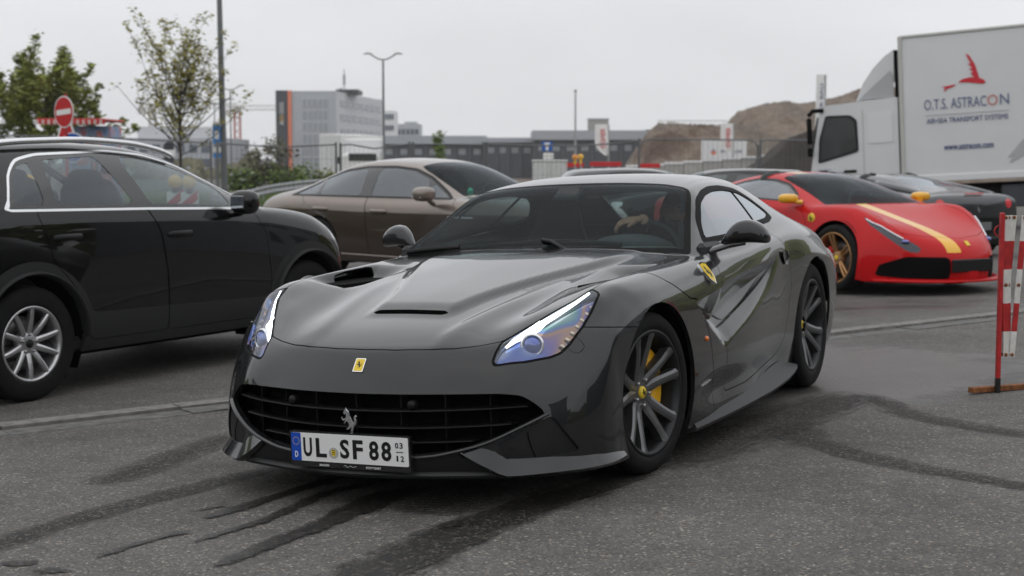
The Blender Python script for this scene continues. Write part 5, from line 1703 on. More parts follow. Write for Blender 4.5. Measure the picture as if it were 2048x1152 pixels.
# ================================================================= red sports car with the yellow stripe, and the slate spider
F_ROWS = [
 (0,1.03,.62,.13,.62,.13,.80,.13,.87,.13,.90,.13,.91,.13,.90,.13),
 (.14,1.06,.64,.27,.62,.27,.80,.27,.88,.26,.91,.25,.92,.20,.905,.14),
 (.32,1.03,.62,.43,.62,.43,.80,.43,.88,.41,.92,.36,.93,.26,.91,.14),
 (.44,.94,.56,.525,.64,.54,.80,.52,.885,.48,.925,.40,.935,.28,.91,.14),
 (.62,.77,.46,.592,.66,.665,.80,.645,.89,.56,.935,.44,.945,.30,.91,.14),
 (.9,.52,.34,.662,.68,.785,.80,.775,.89,.66,.94,.48,.95,.32,.91,.14),
 (1.25,.20,.18,.738,.70,.862,.80,.855,.885,.74,.945,.5,.955,.32,.91,.14),
 (1.6,-.12,.06,.818,.71,.878,.81,.868,.89,.77,.94,.52,.955,.32,.91,.14),
 (1.85,-.36,.04,.875,.72,.87,.83,.862,.90,.78,.93,.53,.95,.32,.915,.14),
 (2.15,-.66,.12,1.03,.66,.985,.84,.88,.90,.79,.925,.54,.945,.32,.915,.14),
 (2.5,-1.0,.16,1.155,.585,1.09,.845,.895,.90,.80,.92,.54,.945,.32,.915,.14),
 (2.75,-1.25,.14,1.20,.555,1.14,.845,.90,.90,.80,.92,.54,.945,.32,.915,.14),
 (3.1,-1.6,.05,1.215,.54,1.155,.85,.91,.91,.81,.93,.55,.95,.33,.915,.14),
 (3.5,-2.0,0,1.18,.54,1.11,.865,.92,.93,.83,.955,.57,.96,.34,.92,.15),
 (4.0,-2.5,0,1.07,.58,1.01,.88,.925,.955,.85,.975,.6,.975,.36,.925,.17),
 (4.5,-3.0,-.02,.97,.66,.94,.87,.895,.94,.82,.96,.6,.955,.38,.91,.2),
 (4.85,-3.33,-.06,.935,.70,.915,.84,.87,.89,.79,.91,.6,.90,.4,.87,.24),
 (5.02,-3.42,-.10,.80,.70,.80,.82,.80,.86,.74,.88,.56,.87,.4,.85,.26),
 (5.4,-3.34,-.08,.30,.66,.30,.78,.30,.82,.30,.84,.30,.84,.30,.82,.28)]
def sports_spec(paint, **k):
    d = dict(rows=F_ROWS, cowl_u=1.85, step=.04, arches=[(0, .345, .385), (-2.65, .355, .40)], paint=paint, half_w=.94,
        ws=[(-.37,-.3),(-.375,.35),(-.395,.69),(-.70,.635),(-1.05,.575),(-1.29,.525),(-1.33,.3),(-1.33,-.3)], zglass=.86,
        rw=[(-2.02,-.2),(-2.03,.30),(-2.4,.40),(-2.7,.42),(-2.72,-.2)],
        side_outer=[(-.66,.895),(-.85,1.0),(-1.10,1.095),(-1.35,1.14),(-1.65,1.15),(-1.95,1.11),(-2.2,1.03),(-2.32,.945),(-1.6,.925)], trim_w=.016, ring_mat=MATS['black_satin'], glass=MATS['dark_glass'],
        panes=[[(-.78,.915),(-1.12,1.075),(-1.36,1.12),(-1.64,1.13),(-1.92,1.09),(-2.15,1.02),(-2.22,.95),(-1.6,.94)]], pane_door=[0],
        doors=[[(-.60,1.2),(-.60,.88),(-.45,.70),(-.50,.40),(-.62,.24),(-1.75,.24),(-1.85,.50),(-1.80,.92),(-1.80,1.2)]],
        hood=[(.86,-.3),(.86,0),(.76,.35),(.62,.56),(.30,.64),(-.1,.68),(-.35,.70),(-.365,.35),(-.36,-.3)], zhood=.53, xcowl=-.36,
        lamps=[('headlight', [(.27,.775,.79),(.40,.73,.735),(.56,.67,.66),(.70,.605,.60),(.80,.55,.565),(.86,.53,.535),(.87,.565,.51),(.80,.635,.530),(.68,.69,.585),(.55,.74,.645),(.40,.785,.72)], (.5, .5, .7), MATS['lamp_488']),
               ('front_intake', [(.83,.22,.165),(.80,.62,.165),(.60,.84,.19),(.60,.80,.30),(.80,.60,.385),(.90,.24,.385)], (.95, .25, 0), MATS['duct_black'])],
        cabin=(-.5, -2.0, .22), zdash=.86, seats=[(-1.55, False)], head_z=1.02, under=(.6, -3.0, .14), seat_mat=MATS['leather'])
    d.update(k); return d
lm = car_paint('lamp_488', (.016, .02, .035), .3, .12)

def build_red():
    r = car_root('sports_car', 'bright red sports car with a yellow stripe, yellow mirrors and bronze wheels', 4.12, 15.70, -.015, rad(-61))
    yl = MATS['yellow_paint']
    # stripe on the car's right half
    stripe = lambda q: np.where((q.co[:, 2] > .40) & (np.abs(q.co[:, 1] + .20) < .30), np.abs(q.co[:, 1] + .205) - .075, 1)
    spec = sports_spec(MATS['red_paint'], two_tone=(stripe, yl, 'stripe'))
    P = build_car(spec, r)
    for k in (1, -1):
        mirror_pod(P['doors'][k][0], k, (-.68, .955, .94), (.085, .11, .052), yl, yl, (-.58, .84, .90))
        b = MB().lathe([(.055, -.004), (.05, .006), (0, .009)], 20, 'y'); sgn = k
        b.v = [(x - .36, .905 * k + y * k, z + .74) for x, y, z in b.v]
        sh = b.build('wing_shield', MATS['yellow_badge'], r)
        horse(MB(), (-.36, .915 * k, .74), (-1.0 * k, 0, 0), (0, 0, 1), .07, .002).build('shield_horse', MATS['plate_black'], sh)
    for k in (1, -1):
        ls = P['lamp_surf']['headlight']
        def snap(p, d=.004):
            i = np.argmin(((ls.co - np.array(p))**2).sum(1)); q = ls.co[i] + ls.nr[i] * d
            return (q[0], q[1] * k, q[2])
        MB().tube([snap(p) for p in dense([(.33, .765, .765), (.45, .72, .712), (.60, .67, .645), (.72, .62, .595)], 8)], .010, 6).build('light_strip', MATS['lamp_clear'], r)
        blob(MB(), snap((.76, .64, .555), .0), (.045, .045, .022), R=rotz(0)).build('projector', MATS['projector_glass'], r)
    c = np.array([.955, 0, .515]); n = np.array([.66, 0, .75]); ex = np.array([0, 1., 0]); ey = np.array([-.75, 0, .66])
    bd = MB().prism(rpoly([(-.024, -.032), (.024, -.032), (.024, .032), (-.024, .032)], .003, 2), -.004, .004, lambda a, b, z: tuple(c + ex * a + ey * b + n * z)).build('nose_badge', MATS['yellow_badge'], r)
    MB().box((1.045, -.02, .30), (.03, .54, .13), bev=.01).build('plate_holder', MATS['black_satin'], r)
    MB().box((1.02, 0, .20), (.08, .15, .12), bev=.02).build('nose_pillar', MATS['red_paint'], r)
    yy = np.linspace(-.84, .84, 33)
    fx = lambda y: 1.05 - .63 * (abs(y) / .90)**2.6
    strip_solid('front_splitter', [[(fx(y) - .05, y, .165) for y in yy], [(fx(y) + .02, y, .15) for y in yy], [(fx(y) + .02, y, .13) for y in yy], [(fx(y) - .1, y, .12) for y in yy]], MATS['red_paint'], r)
    wheels4(r, 0, -2.65, .915, .343, .262, .25, style_pairs(5, .11, .013), MATS['bronze_alloy'], cap=(MATS['yellow_badge'], False), caliper=(rad(-35), rad(45), MATS['red_paint']), steer=rad(2), spin=.5)
build_red()

mat('cabinet_dim', (.16, .165, .165), .5)
def build_spider():
    r = car_root('spider_car', 'dark slate open-top sports car seen from behind with red tail lights, beside the white lorry', 5.00, 24.0, -.09, rad(118))
    spec = sports_spec(MATS['slate_paint'], glass=MATS['dark_glass'])
    spec['lamps'] = spec['lamps'] + [('tail_light', [(-3.36 + .0, .66 + .080 * math.cos(a), .80 + .068 * math.sin(a)) for a in np.linspace(0, 2 * math.pi, 20, endpoint=False)], (-1, .25, 0), MATS['tail_on']),
        ('rear_panel', [(-3.4, .50, .60), (-3.4, .50, .36), (-3.4, -.3, .36), (-3.4, -.3, .60)], (-1, .05, 0), MATS['black_satin'])]
    P = build_car(spec, r)
    for k in (1, -1):
        mirror_pod(P['doors'][k][0], k, (-.72, 1.03, .985), (.10, .145, .062), MATS['slate_paint'], MATS['slate_paint'], (-.58, .84, .90))
        # buttress behind the cabin
        strip_solid('roof_buttress', [dense([(-1.95, .40, 1.10), (-2.5, .46, 1.04), (-3.1, .56, .94)], 12), dense([(-1.95, .56, 1.13), (-2.5, .60, 1.06), (-3.1, .66, .95)], 12), dense([(-1.95, .66, 1.05), (-2.5, .72, .99), (-3.1, .74, .92)], 12), dense([(-1.95, .52, .95), (-2.5, .6, .93), (-3.1, .64, .90)], 12)], MATS['slate_paint'], r, k)
    MB().box((-3.345, 0, .945), (.03, .34, .016), bev=.004).build('high_brake_light', MATS['tail_on'], r)
    horse(MB(), (-3.435, 0, .72), (0, -1., 0), (0, 0, 1.), .10, .008).build('tail_emblem', MATS['chrome'], r)
    pl = MB().box((-3.43, 0, .48), (.02, .52, .115), bev=.004).build('number_plate', MATS['cabinet_dim'], r)
    MB().box((-3.20, 0, .27), (.30, 1.5, .14), bev=.04).build('rear_diffuser', MATS['black_satin'], r)
    wheels4(r, 0, -2.65, .915, .343, .262, .26, style_pairs(5, .11, .013), MATS['gunmetal'], cap=(MATS['yellow_badge'], False), spin=.5)
mat('tail_on', (.5, .01, .012), .2, coat=1, emit=(1, .03, .03, .10))
build_spider()

# ---- two dark hatchbacks further back, only their roofs show over the coupe
def build_parked(name, label, x, y, z, ang, paint):
    r = car_root(name, label, x, y, z, ang)
    r.scale = (.84, .84, .84)          # compact cars
    rows = [tuple([q[0], q[1], q[2], q[3] * .93] + [v * (.95 if i % 2 else 1) for i, v in enumerate(q[4:])]) for q in Q_ROWS]
    spec = dict(rows=Q_ROWS, cowl_u=1.9, step=.07, nsub=4, arches=[(0, .352, .415), (-2.68, .352, .415)], paint=paint, half_w=.925,
        ws=[(-.34,-.3),(-.345,.3),(-.40,.62),(-.425,.74),(-.70,.705),(-1.0,.655),(-1.24,.60),(-1.26,.4),(-1.23,-.3)], zglass=1.1, rw=[(.66,1.10),(.60,1.42),(-.3,1.46),(-.3,1.06)], rwax=YZ, rwx=-3.28,
        side_outer=[(-2.86,1.155),(-2.71,1.38),(-2.60,1.47),(-2.42,1.505),(-1.79,1.53),(-1.45,1.505),(-1.16,1.435),(-.73,1.245),(-.50,1.105),(-1.66,1.135)], trim_w=.015, ring_mat=MATS['black_satin'],
        panes=[[(-2.76,1.19),(-2.68,1.36),(-2.60,1.43),(-2.50,1.455),(-2.52,1.18)], [(-2.43,1.18),(-2.40,1.465),(-1.93,1.49),(-1.76,1.17)], [(-1.62,1.165),(-1.74,1.49),(-1.46,1.47),(-1.17,1.40),(-.84,1.255),(-.80,1.14)]], pane_door=[None, 1, 0],
        doors=[[(-.60,1.3),(-.60,1.08),(-.50,.93),(-.46,.60),(-.50,.33),(-1.51,.33),(-1.52,.70),(-1.66,1.13),(-1.66,1.3)], [(-1.672,1.3),(-1.672,1.13),(-1.532,.70),(-1.522,.33),(-2.20,.33),(-2.24,.52),(-2.50,.83),(-2.60,1.11),(-2.60,1.3)]],
        hood=[(.62,-.3),(.62,0),(.56,.45),(.46,.68),(-.40,.775),(-.43,.74),(-.335,.3),(-.325,-.3)], zhood=.86, xcowl=-.36,
        lamps=[('headlight', [(.60,.60,.92),(.50,.74,.945),(.36,.835,.93),(.36,.868,.86),(.50,.83,.80),(.66,.68,.79)], (.7, .6, .35), MATS['lamp_clear'])],
        cabin=(-.5, -3.0, .35), zdash=1.08, seats=[(-1.62, False)], head_z=1.30, under=(.5, -3.3, .24))
    P = build_car(spec, r)
    wheels4(r, 0, -2.68, .905, .352, .228, .22, style_multi(5, .03, .02), MATS['alloy'])
build_parked('hatchback', 'dark grey parked car, only its roof showing above the coupe roof', 3.75, 27.0, -.155, rad(8), MATS['slate_paint'])
build_parked('estate_car', 'black parked car with side windows showing above the coupe, beside the red sports car', 2.25, 25.5, -.155, rad(172), MATS['black_paint'])
def earth_material(name):
    m = mat(name, (.17, .14, .115), .97)
    n = m.node_tree; b = n.nodes['Principled BSDF']; L = n.links.new
    t = n.nodes.new('ShaderNodeTexCoord')
    def nz(sc, det=8, ro=.65):
        x = n.nodes.new('ShaderNodeTexNoise'); x.inputs['Scale'].default_value = sc; x.inputs['Detail'].default_value = det; x.inputs['Roughness'].default_value = ro
        L(t.outputs['Object'], x.inputs['Vector']); return x.outputs['Fac']
    r = n.nodes.new('ShaderNodeValToRGB')
    st = [(.30, (.085, .052, .038)), (.40, (.14, .095, .070)), (.47, (.24, .19, .15)), (.58, (.17, .14, .115)), (.72, (.30, .265, .225))]
    while len(r.color_ramp.elements) < len(st): r.color_ramp.elements.new(.5)
    for e, (p, c) in zip(r.color_ramp.elements, st): e.position = p; e.color = (*c, 1)
    L(nz(.13), r.inputs[0])
    f = n.nodes.new('ShaderNodeMapRange'); f.inputs['From Min'].default_value = .3; f.inputs['From Max'].default_value = .7; f.inputs['To Min'].default_value = .62; f.inputs['To Max'].default_value = 1.3
    L(nz(1.1, 10, .75), f.inputs['Value'])
    x = n.nodes.new('ShaderNodeMix'); x.data_type = 'RGBA'; x.blend_type = 'MULTIPLY'; x.inputs['Factor'].default_value = 1
    L(r.outputs[0], x.inputs['A']); L(f.outputs[0], x.inputs['B']); L(x.outputs['Result'], b.inputs['Base Color'])
    q = n.nodes.new('ShaderNodeBump'); q.inputs['Strength'].default_value = 1; q.inputs['Distance'].default_value = .6
    L(nz(.55, 9, .7), q.inputs['Height']); L(q.outputs[0], b.inputs['Normal'])
    return m
# ------------------------------------------------------------------ kerb, marks on the asphalt
mat('kerb_stone', (.18, .175, .165), .85, noise=(16, .3), bump=(60, .35))
mat('gutter_stone', (.125, .122, .117), .9, noise=(12, .35), bump=(70, .3))
mat('galvanised', (.36, .37, .38), .45, .7, noise=(20, .15))
mat('fence_steel', (.16, .165, .17), .5, .6)
mat('pole_grey', (.15, .16, .165), .55, .3)
mat('concrete', (.36, .355, .34), .9, noise=(3, .15))
mat('cabinet_grey', (.58, .59, .57), .6, noise=(4, .06))
mat('sign_red', (.50, .008, .012), .45)
mat('sign_white', (.78, .78, .77), .5)
mat('sign_blue', (.01, .10, .42), .45)
mat('sign_lightblue', (.06, .25, .60), .45)
mat('print_navy', (.045, .07, .19), .5)
mat('print_red', (.58, .02, .035), .5)
mat('print_grey', (.40, .41, .42), .5)
mat('lorry_white', (.66, .67, .68), .42, coat=.2, noise=(1.2, .03))
mat('lorry_trim', (.50, .50, .47), .5)
mat('orange_cladding', (.72, .20, .10), .6)
mat('dark_cladding', (.045, .05, .058), .55)
mat('facade_grey', (.40, .42, .45), .55, noise=(.3, .05))
mat('facade_light', (.56, .57, .59), .6)
mat('facade_white', (.70, .71, .72), .6)
mat('window_band', (.10, .12, .15), .15)
mat('hall_grey', (.085, .093, .108), .5)
mat('hall_pillar', (.11, .12, .135), .6)
mat('hall_light', (.36, .38, .41), .5)
mat('leaf_olive', (.27, .25, .05), .75, noise=(1.5, .35))
mat('leaf_green', (.22, .25, .05), .75, noise=(1.2, .4))
mat('leaf_bush', (.14, .20, .045), .8, noise=(1.2, .4))
mat('leaf_bush_dull', (.17, .16, .10), .85, noise=(1.0, .35))
mat('bark', (.055, .045, .035), .9, noise=(9, .3))
earth_material('earth_tan')
mat('earth_dark', (.045, .038, .034), .95, noise=(.5, .35), bump=(1.5, .9))
mat('grass', (.07, .10, .025), .9, noise=(.8, .4))
mat('gravel_pale', (.30, .28, .25), .95, noise=(.4, .25))
mat('warn_yellow', (.75, .42, .02), .3, coat=.5)
mat('warn_orange', (.70, .26, .02), .3, coat=.5)
mat('rust', (.20, .075, .025), .85, noise=(30, .5), bump=(60, .4))
mat('barrier_red', (.42, .018, .02), .5, noise=(22, .25))
mat('barrier_white', (.66, .65, .62), .55, noise=(26, .12))
mat('van_white', (.72, .72, .70), .45)
mat('roof_hazy', (.5, .5, .5), .7)

kd = np.array([.8290, .5593]); kn = np.array([-.5593, .8290])
kerb = thing('kerb', 'pale low stone kerb with a narrow gutter between the yard and the parking area', 'kerb', (0, 0, 0))
K0 = np.array([-2.73, 7.80])
random.seed(4)
for i in range(-6, 15):
    for nm, w0, w1, z0, m_, gap in (('kerb_stone', 0, .125, .028, 'kerb_stone', .012), ('gutter_slab', -.20, -.012, .006, 'gutter_stone', .008)):
        a = K0 + kd * (i * 1.0 + gap / 2); L = 1.0 - gap
        jz = random.uniform(-.004, .004)
        P = []
        for s_, t_ in ((0, w0), (L, w0), (L, w1), (0, w1)):
            q = a + kd * s_ + kn * t_
            P.append((q[0], q[1], gz(*q)))
        V = [(x, y, z - .10) for x, y, z in P] + [(x, y, z + z0 * (.8 if k < 2 else 1) + jz) for k, (x, y, z) in enumerate(P)]
        # chamfered front edge
        V += []
        F = [(4, 5, 6, 7), (0, 1, 5, 4), (1, 2, 6, 5), (2, 3, 7, 6), (3, 0, 4, 7)]
        MB().add(V, F, False).build(nm, MATS[m_], kerb)

def mark_material(name, dark, density, scale, rough, soft=.12, thr=.5, amp=1.0, mode=None):
    m = bpy.data.materials.new(name); m.use_nodes = True
    n = m.node_tree; b = n.nodes['Principled BSDF']; L = n.links.new
    b.inputs['Roughness'].default_value = rough
    b.inputs['Specular IOR Level'].default_value = .4
    o = n.nodes['Material Output']
    t = n.nodes.new('ShaderNodeTexCoord')
    def noise(sc, vec=None, det=8):
        x = n.nodes.new('ShaderNodeTexNoise'); x.inputs['Scale'].default_value = sc; x.inputs['Detail'].default_value = det; x.inputs['Roughness'].default_value = .72
        L(vec or t.outputs['Object'], x.inputs['Vector']); return x.outputs['Fac']
    def mad(a, k, c):
        x = n.nodes.new('ShaderNodeMath'); x.operation = 'MULTIPLY_ADD'; L(a, x.inputs[0]); x.inputs[1].default_value = k
        if isinstance(c, float): x.inputs[2].default_value = c
        else: L(c, x.inputs[2])
        return x.outputs[0]
    at = n.nodes.new('ShaderNodeAttribute'); at.attribute_name = 'edge'
    val = mad(noise(scale), 1.1 * amp, mad(noise(scale * .35, det=3), .6 * amp, .5 - .85 * amp))
    if mode:
        ua = n.nodes.new('ShaderNodeAttribute'); ua.attribute_name = 'lane'
        mp = n.nodes.new('ShaderNodeMapping'); mp.inputs['Scale'].default_value = (1.2, 38, 1) if mode == 'streak' else (34, 16, 1)
        L(ua.outputs['Vector'], mp.inputs[0])
        if mode == 'streak':
            val = mad(noise(1.0, mp.outputs[0], 3), .75, mad(val, 1.0, -.375))
        else:
            ck = n.nodes.new('ShaderNodeTexWave'); ck.wave_type = 'BANDS'; ck.bands_direction = 'DIAGONAL'; ck.inputs['Scale'].default_value = .55; ck.inputs['Distortion'].default_value = 1.5
            L(mp.outputs[0], ck.inputs['Vector'])
            val = mad(ck.outputs['Fac'], .55, mad(val, 1.0, -.28))
    ad = n.nodes.new('ShaderNodeMath'); ad.operation = 'ADD'; L(val, ad.inputs[0]); L(at.outputs['Fac'], ad.inputs[1])
    r = n.nodes.new('ShaderNodeMapRange'); r.inputs['From Min'].default_value = thr + .40 - soft * .4; r.inputs['From Max'].default_value = thr + .40 + soft
    r.inputs['To Max'].default_value = density
    L(ad.outputs[0], r.inputs['Value'])
    # stone chips still show through the film
    v = n.nodes.new('ShaderNodeTexVoronoi'); v.inputs['Scale'].default_value = 105; L(t.outputs['Object'], v.inputs['Vector'])
    sp = n.nodes.new('ShaderNodeSeparateColor'); L(v.outputs['Color'], sp.inputs[0])
    ch = n.nodes.new('ShaderNodeValToRGB'); ch.color_ramp.elements[0].position = .72; ch.color_ramp.elements[1].position = 1
    ch.color_ramp.elements[0].color = (*dark, 1); ch.color_ramp.elements[1].color = (*[min(1, c * 7) for c in (dark[0] * 1.1, dark[1] * .98, dark[2] * .85)], 1)
    L(sp.outputs[0], ch.inputs[0]); L(ch.outputs[0], b.inputs['Base Color'])
    tr = n.nodes.new('ShaderNodeBsdfTransparent'); mx = n.nodes.new('ShaderNodeMixShader')
    L(r.outputs[0], mx.inputs[0]); L(tr.outputs[0], mx.inputs[1]); L(b.outputs[0], mx.inputs[2]); L(mx.outputs[0], o.inputs[0])
    MATS[name] = m
    return m
mark_material('wet_trail', (.0135, .013, .0125), .88, 24, .45, soft=.10, thr=.40, amp=.95)
mark_material('wet_track', (.016, .0155, .0148), .84, 18, .5, soft=.16, thr=.38, amp=.7, mode='streak')
mark_material('tyre_mark', (.024, .0232, .0225), .74, 14, .75, soft=.24, thr=.38, amp=.6, mode='streak')
mark_material('tread_print', (.026, .0255, .025), .72, 30, .8, soft=.12, thr=.42, amp=.5, mode='tread')

def ribbon(name, pts, widths, m, off, cross=11, n=70, edge_hard=.6, fade=.10):
    """mark lying on the ground along pts; widths are half widths in metres"""
    P = dense([(p[0], p[1], 0) for p in pts], n)
    w = np.interp(np.linspace(0, 1, n), np.linspace(0, 1, len(widths)), widths)
    V, F, E, U = [], [], [], []
    run = 0.0
    for i in range(n):
        t = P[min(i + 1, n - 1)] - P[max(i - 1, 0)]; t /= np.linalg.norm(t)
        if i: run += np.linalg.norm(P[i] - P[i - 1])
        s_ = np.array([-t[1], t[0]])
        for k in range(cross):
            a = -1 + 2 * k / (cross - 1)
            x, y = P[i, :2] + s_ * a * w[i] * 2.5
            V.append((x, y, gz(x, y) + off))
            e = 1 - abs(a)**1.4
            end = min(1, i / (n * fade), (n - 1 - i) / (n * fade))
            E.append(edge_hard * e * (.3 + .7 * end) - (.25 if abs(a) > .99 or i in (0, n - 1) else 0))
            U.append((run, a * w[i] * 2.5, 0))
    for i in range(n - 1):
        for k in range(cross - 1): F.append((i * cross + k, i * cross + k + 1, (i + 1) * cross + k + 1, (i + 1) * cross + k))
    me = bpy.data.meshes.new(name); me.from_pydata(V, [], F)
    a = me.attributes.new('edge', 'FLOAT', 'POINT'); a.data.foreach_set('value', E)
    a = me.attributes.new('lane', 'FLOAT_VECTOR', 'POINT'); a.data.foreach_set('vector', np.array(U).ravel())
    me.update()
    return link(name, me, MATS[m])
def mark(name, label, *a, **k):
    o = ribbon(name, *a, **k); tag(o, label, 'ground mark', 'marks on the asphalt'); return o
mark('tyre_mark', 'dark curved tyre mark swinging out to the right edge of the yard', [(1.113, 7.126), (1.304, 7.227), (1.375, 6.869), (1.486, 6.487), (1.639, 6.17), (1.797, 5.952), (2.10, 5.52)], [.10, .10, .065, .055, .050, .045, .040], 'tyre_mark', .004, edge_hard=.62)
mark('tyre_mark', 'dark band on the asphalt running from under the coupe to its rear wheel', [(.55, 6.25), (.857, 6.72), (1.20, 7.20), (1.60, 7.75), (1.95, 8.25)], [.15, .16, .14, .12, .10], 'tyre_mark', .005, edge_hard=.62)  # darker band on the ground along the flank, front wheel to rear wheel
mark('tyre_mark', 'faint dark tyre mark passing below the red and white barrier', [(1.918, 8.302), (1.998, 7.994), (2.055, 7.423), (2.213, 7.069), (2.46, 6.68)], [.05, .06, .065, .06, .055], 'tyre_mark', .004, edge_hard=.52)
mark('tyre_mark', 'long brownish tyre mark leading to the lower left corner', [(-1.95, 4.93), (-1.835, 5.195), (-1.682, 5.531), (-1.496, 5.853), (-1.276, 6.17), (-1.08, 6.52)], [.060, .055, .055, .055, .050, .045], 'tyre_mark', .004, edge_hard=.60)
mark('tread_print', 'short tread print of a tyre on the grey asphalt left of the coupe', [(-1.795, 6.211), (-1.667, 6.535), (-1.524, 7.053), (-1.38, 7.48)], [.050, .065, .065, .06], 'tread_print', .004, edge_hard=.62)
mark('tread_print', 'fine tread print just below the number plate side of the bumper', [(-.347, 5.472), (-.242, 5.678), (-.10, 6.0)], [.08, .09, .08], 'tread_print', .004, edge_hard=.55)
mark('wet_trail', 'short wet trail under the left end of the number plate', [(-1.19, 5.47), (-1.107, 5.603), (-1.044, 5.702), (-.936, 5.902), (-.817, 6.127), (-.70, 6.33)], [.020, .030, .022, .024, .024, .022], 'wet_trail', .006, edge_hard=.62)
mark('wet_trail', 'middle wet trail drawn from under the bumper towards the camera', [(-1.15, 5.07), (-1.042, 5.268), (-.94, 5.414), (-.854, 5.641), (-.763, 5.888), (-.612, 6.077), (-.50, 6.24)], [.012, .016, .019, .023, .024, .026, .022], 'wet_trail', .006, edge_hard=.56)
mark('wet_trail', 'thin broken wet streak at the lower left', [(-1.42, 4.92), (-1.316, 5.135), (-1.17, 5.31)], [.014, .016, .018], 'wet_trail', .006, n=40, edge_hard=.52)
mark('wet_trail', 'broad wet trail with a splash at its head, below the plate', [(-.99, 4.76), (-.914, 4.913), (-.815, 5.128), (-.714, 5.298), (-.613, 5.549), (-.545, 5.73), (-.42, 5.88), (-.34, 6.0)], [.020, .026, .030, .034, .040, .060, .050, .04], 'wet_trail', .007, edge_hard=.66)
mark('wet_track', 'widest wet tyre track running from the front wheel to the bottom edge', [(-.66, 4.22), (-.465, 4.597), (-.306, 4.919), (-.16, 5.207), (0, 5.445), (.251, 5.799), (.60, 6.28)], [.085, .085, .085, .080, .075, .075, .08], 'wet_track', .006, n=110, edge_hard=.64)
mark('wet_trail', 'wet spot beside the widest wet track', [(-.28, 5.235), (-.213, 5.276), (-.12, 5.30)], [.024, .034, .022], 'wet_trail', .008, n=24, edge_hard=.66, fade=.25)
mark('wet_trail', 'dark wet smear at the bottom left corner', [(-1.74, 4.93), (-1.66, 4.89), (-1.58, 4.90)], [.020, .028, .018], 'wet_trail', .005, n=24, edge_hard=.58, fade=.3)
mark('wet_trail', 'second wet smear below the first at the bottom left corner', [(-1.62, 4.80), (-1.53, 4.785), (-1.44, 4.77)], [.018, .024, .016], 'wet_trail', .005, n=24, edge_hard=.58, fade=.3)
mark('wet_trail', 'small wet blots above the short trail left of the plate', [(-1.27, 5.62), (-1.19, 5.68), (-1.10, 5.745)], [.014, .018, .014], 'wet_trail', .005, n=24, edge_hard=.50, fade=.3)

# ------------------------------------------------------------------ red and white folding barrier on the right
def build_barrier():
    z0 = gz(2.70, 8.14)
    r = thing('barrier', 'folded red and white scissor barrier on a rusty red post at the right edge', 'barrier', (2.70, 8.14, z0))
    m = MB(); m.box((0, 0, .53), (.022, .035, .94), bev=.003); m.build('post', MATS['barrier_red'], r)
    m = MB(); m.box((0, 0, .035), (.024, .037, .10), bev=.003); m.build('post_foot', MATS['dark_metal'], r)
    m = MB(); m.box((.035, .05, .018), (.42, .042, .030), rz=rad(22), bev=.003); m.build('base_bar', MATS['rust'], r)
    pts = [(-.011 - .030 * math.sin(a), -.0, .90 + .03 * math.cos(a)) for a in np.linspace(0, math.pi, 12)]
    MB().tube(pts, .004, 6).build('hook', MATS['barrier_red'], r)
    # lattice: crossing slats with white and red fields
    bands = [(0, .18, 'barrier_white'), (.18, .38, 'barrier_red'), (.38, .62, 'barrier_white'), (.62, .82, 'barrier_red'), (.82, 1.0, 'barrier_white')]
    def slat(x0, x1, y):
        top, bot = np.array([x0, y, .985]), np.array([x1, y, .20])
        ax = bot - top; L = np.linalg.norm(ax); u = ax / L
        R = np.stack([np.cross(u, [0, 1., 0]) * -1, np.array([0, 1., 0]), u], 1)
        s_ = None
        for a, b, mt in bands:
            mb = MB().box(top + u * L * (a + b) / 2, (.030, .006, L * (b - a) + .0), R=R)
            if s_ is None: s_ = mb.build('slat', MATS[mt], r)
            else: mb.build('slat_field', MATS[mt], s_)
        for t in (.015, .49, .985):
            bm = MB().lathe([(0, -.010), (.007, -.009), (.010, -.003), (.0105, .004)], 10, 'y', tuple(top + u * L * t + np.array([0, -.004, 0])))
            bm.build('rivet', MATS['rust'], s_)
    slat(.022, .045, .010); slat(.040, .060, .022)
    slat(.075, .022, .030)
    slat(.128, .078, .012); slat(.138, .190, .024)
    slat(.245, .195, .012); slat(.255, .30, .024); slat(.36, .31, .012)
build_barrier()

# ------------------------------------------------------------------ mesh fence panels
def fence_panel(pts, label, zb):
    """pts: top line (x, y, z) points from post to post"""
    P = np.array(pts); c = P[0]
    r = thing('fence_panel', label, 'fence', (c[0], c[1], zb), group='site fence panels')
    rel = P - np.array([c[0], c[1], zb])
    for q in (rel[0], rel[-1]):
        MB().tube([(q[0], q[1], 0), (q[0], q[1], q[2] + .05)], .035, 8).build('post', MATS['fence_steel'], r)
    MB().tube(rel + np.array([0, 0, -.02]), .024, 8).build('top_rail', MATS['fence_steel'], r)
    MB().tube([(rel[0][0], rel[0][1], .18), (rel[-1][0], rel[-1][1], .18)], .02, 6).build('bottom_rail', MATS['fence_steel'], r)
    m = MB(); L = np.linalg.norm(rel[-1] - rel[0]); n = int(L / .13)
    d_ = np.concatenate([[0], np.cumsum(np.linalg.norm(rel[1:] - rel[:-1], axis=1))])
    for k in range(1, n):
        q = np.array([np.interp(d_[-1] * k / n, d_, rel[:, j]) for j in range(3)])
        m.tube([(q[0], q[1], .18), (q[0], q[1], q[2])], .0045, 3, cap=False)
    for h in (.6, 1.05, 1.5):
        m.tube([(rel[0][0], rel[0][1], h), (rel[-1][0], rel[-1][1], h)], .0045, 3, cap=False)
    w = m.build('wire_mesh', MATS['fence_steel'], r); w['kind'] = 'stuff'
ZB = -.16
fence_panel([(-18.2, 42.6, 1.96), (-14.6, 42, 2.00)], 'mesh fence panel at the far left under the left tree', ZB)
fence_panel([(-14.5, 42, 2.02), (-11.9, 42, 1.97)], 'mesh fence panel behind the no-entry sign', ZB)
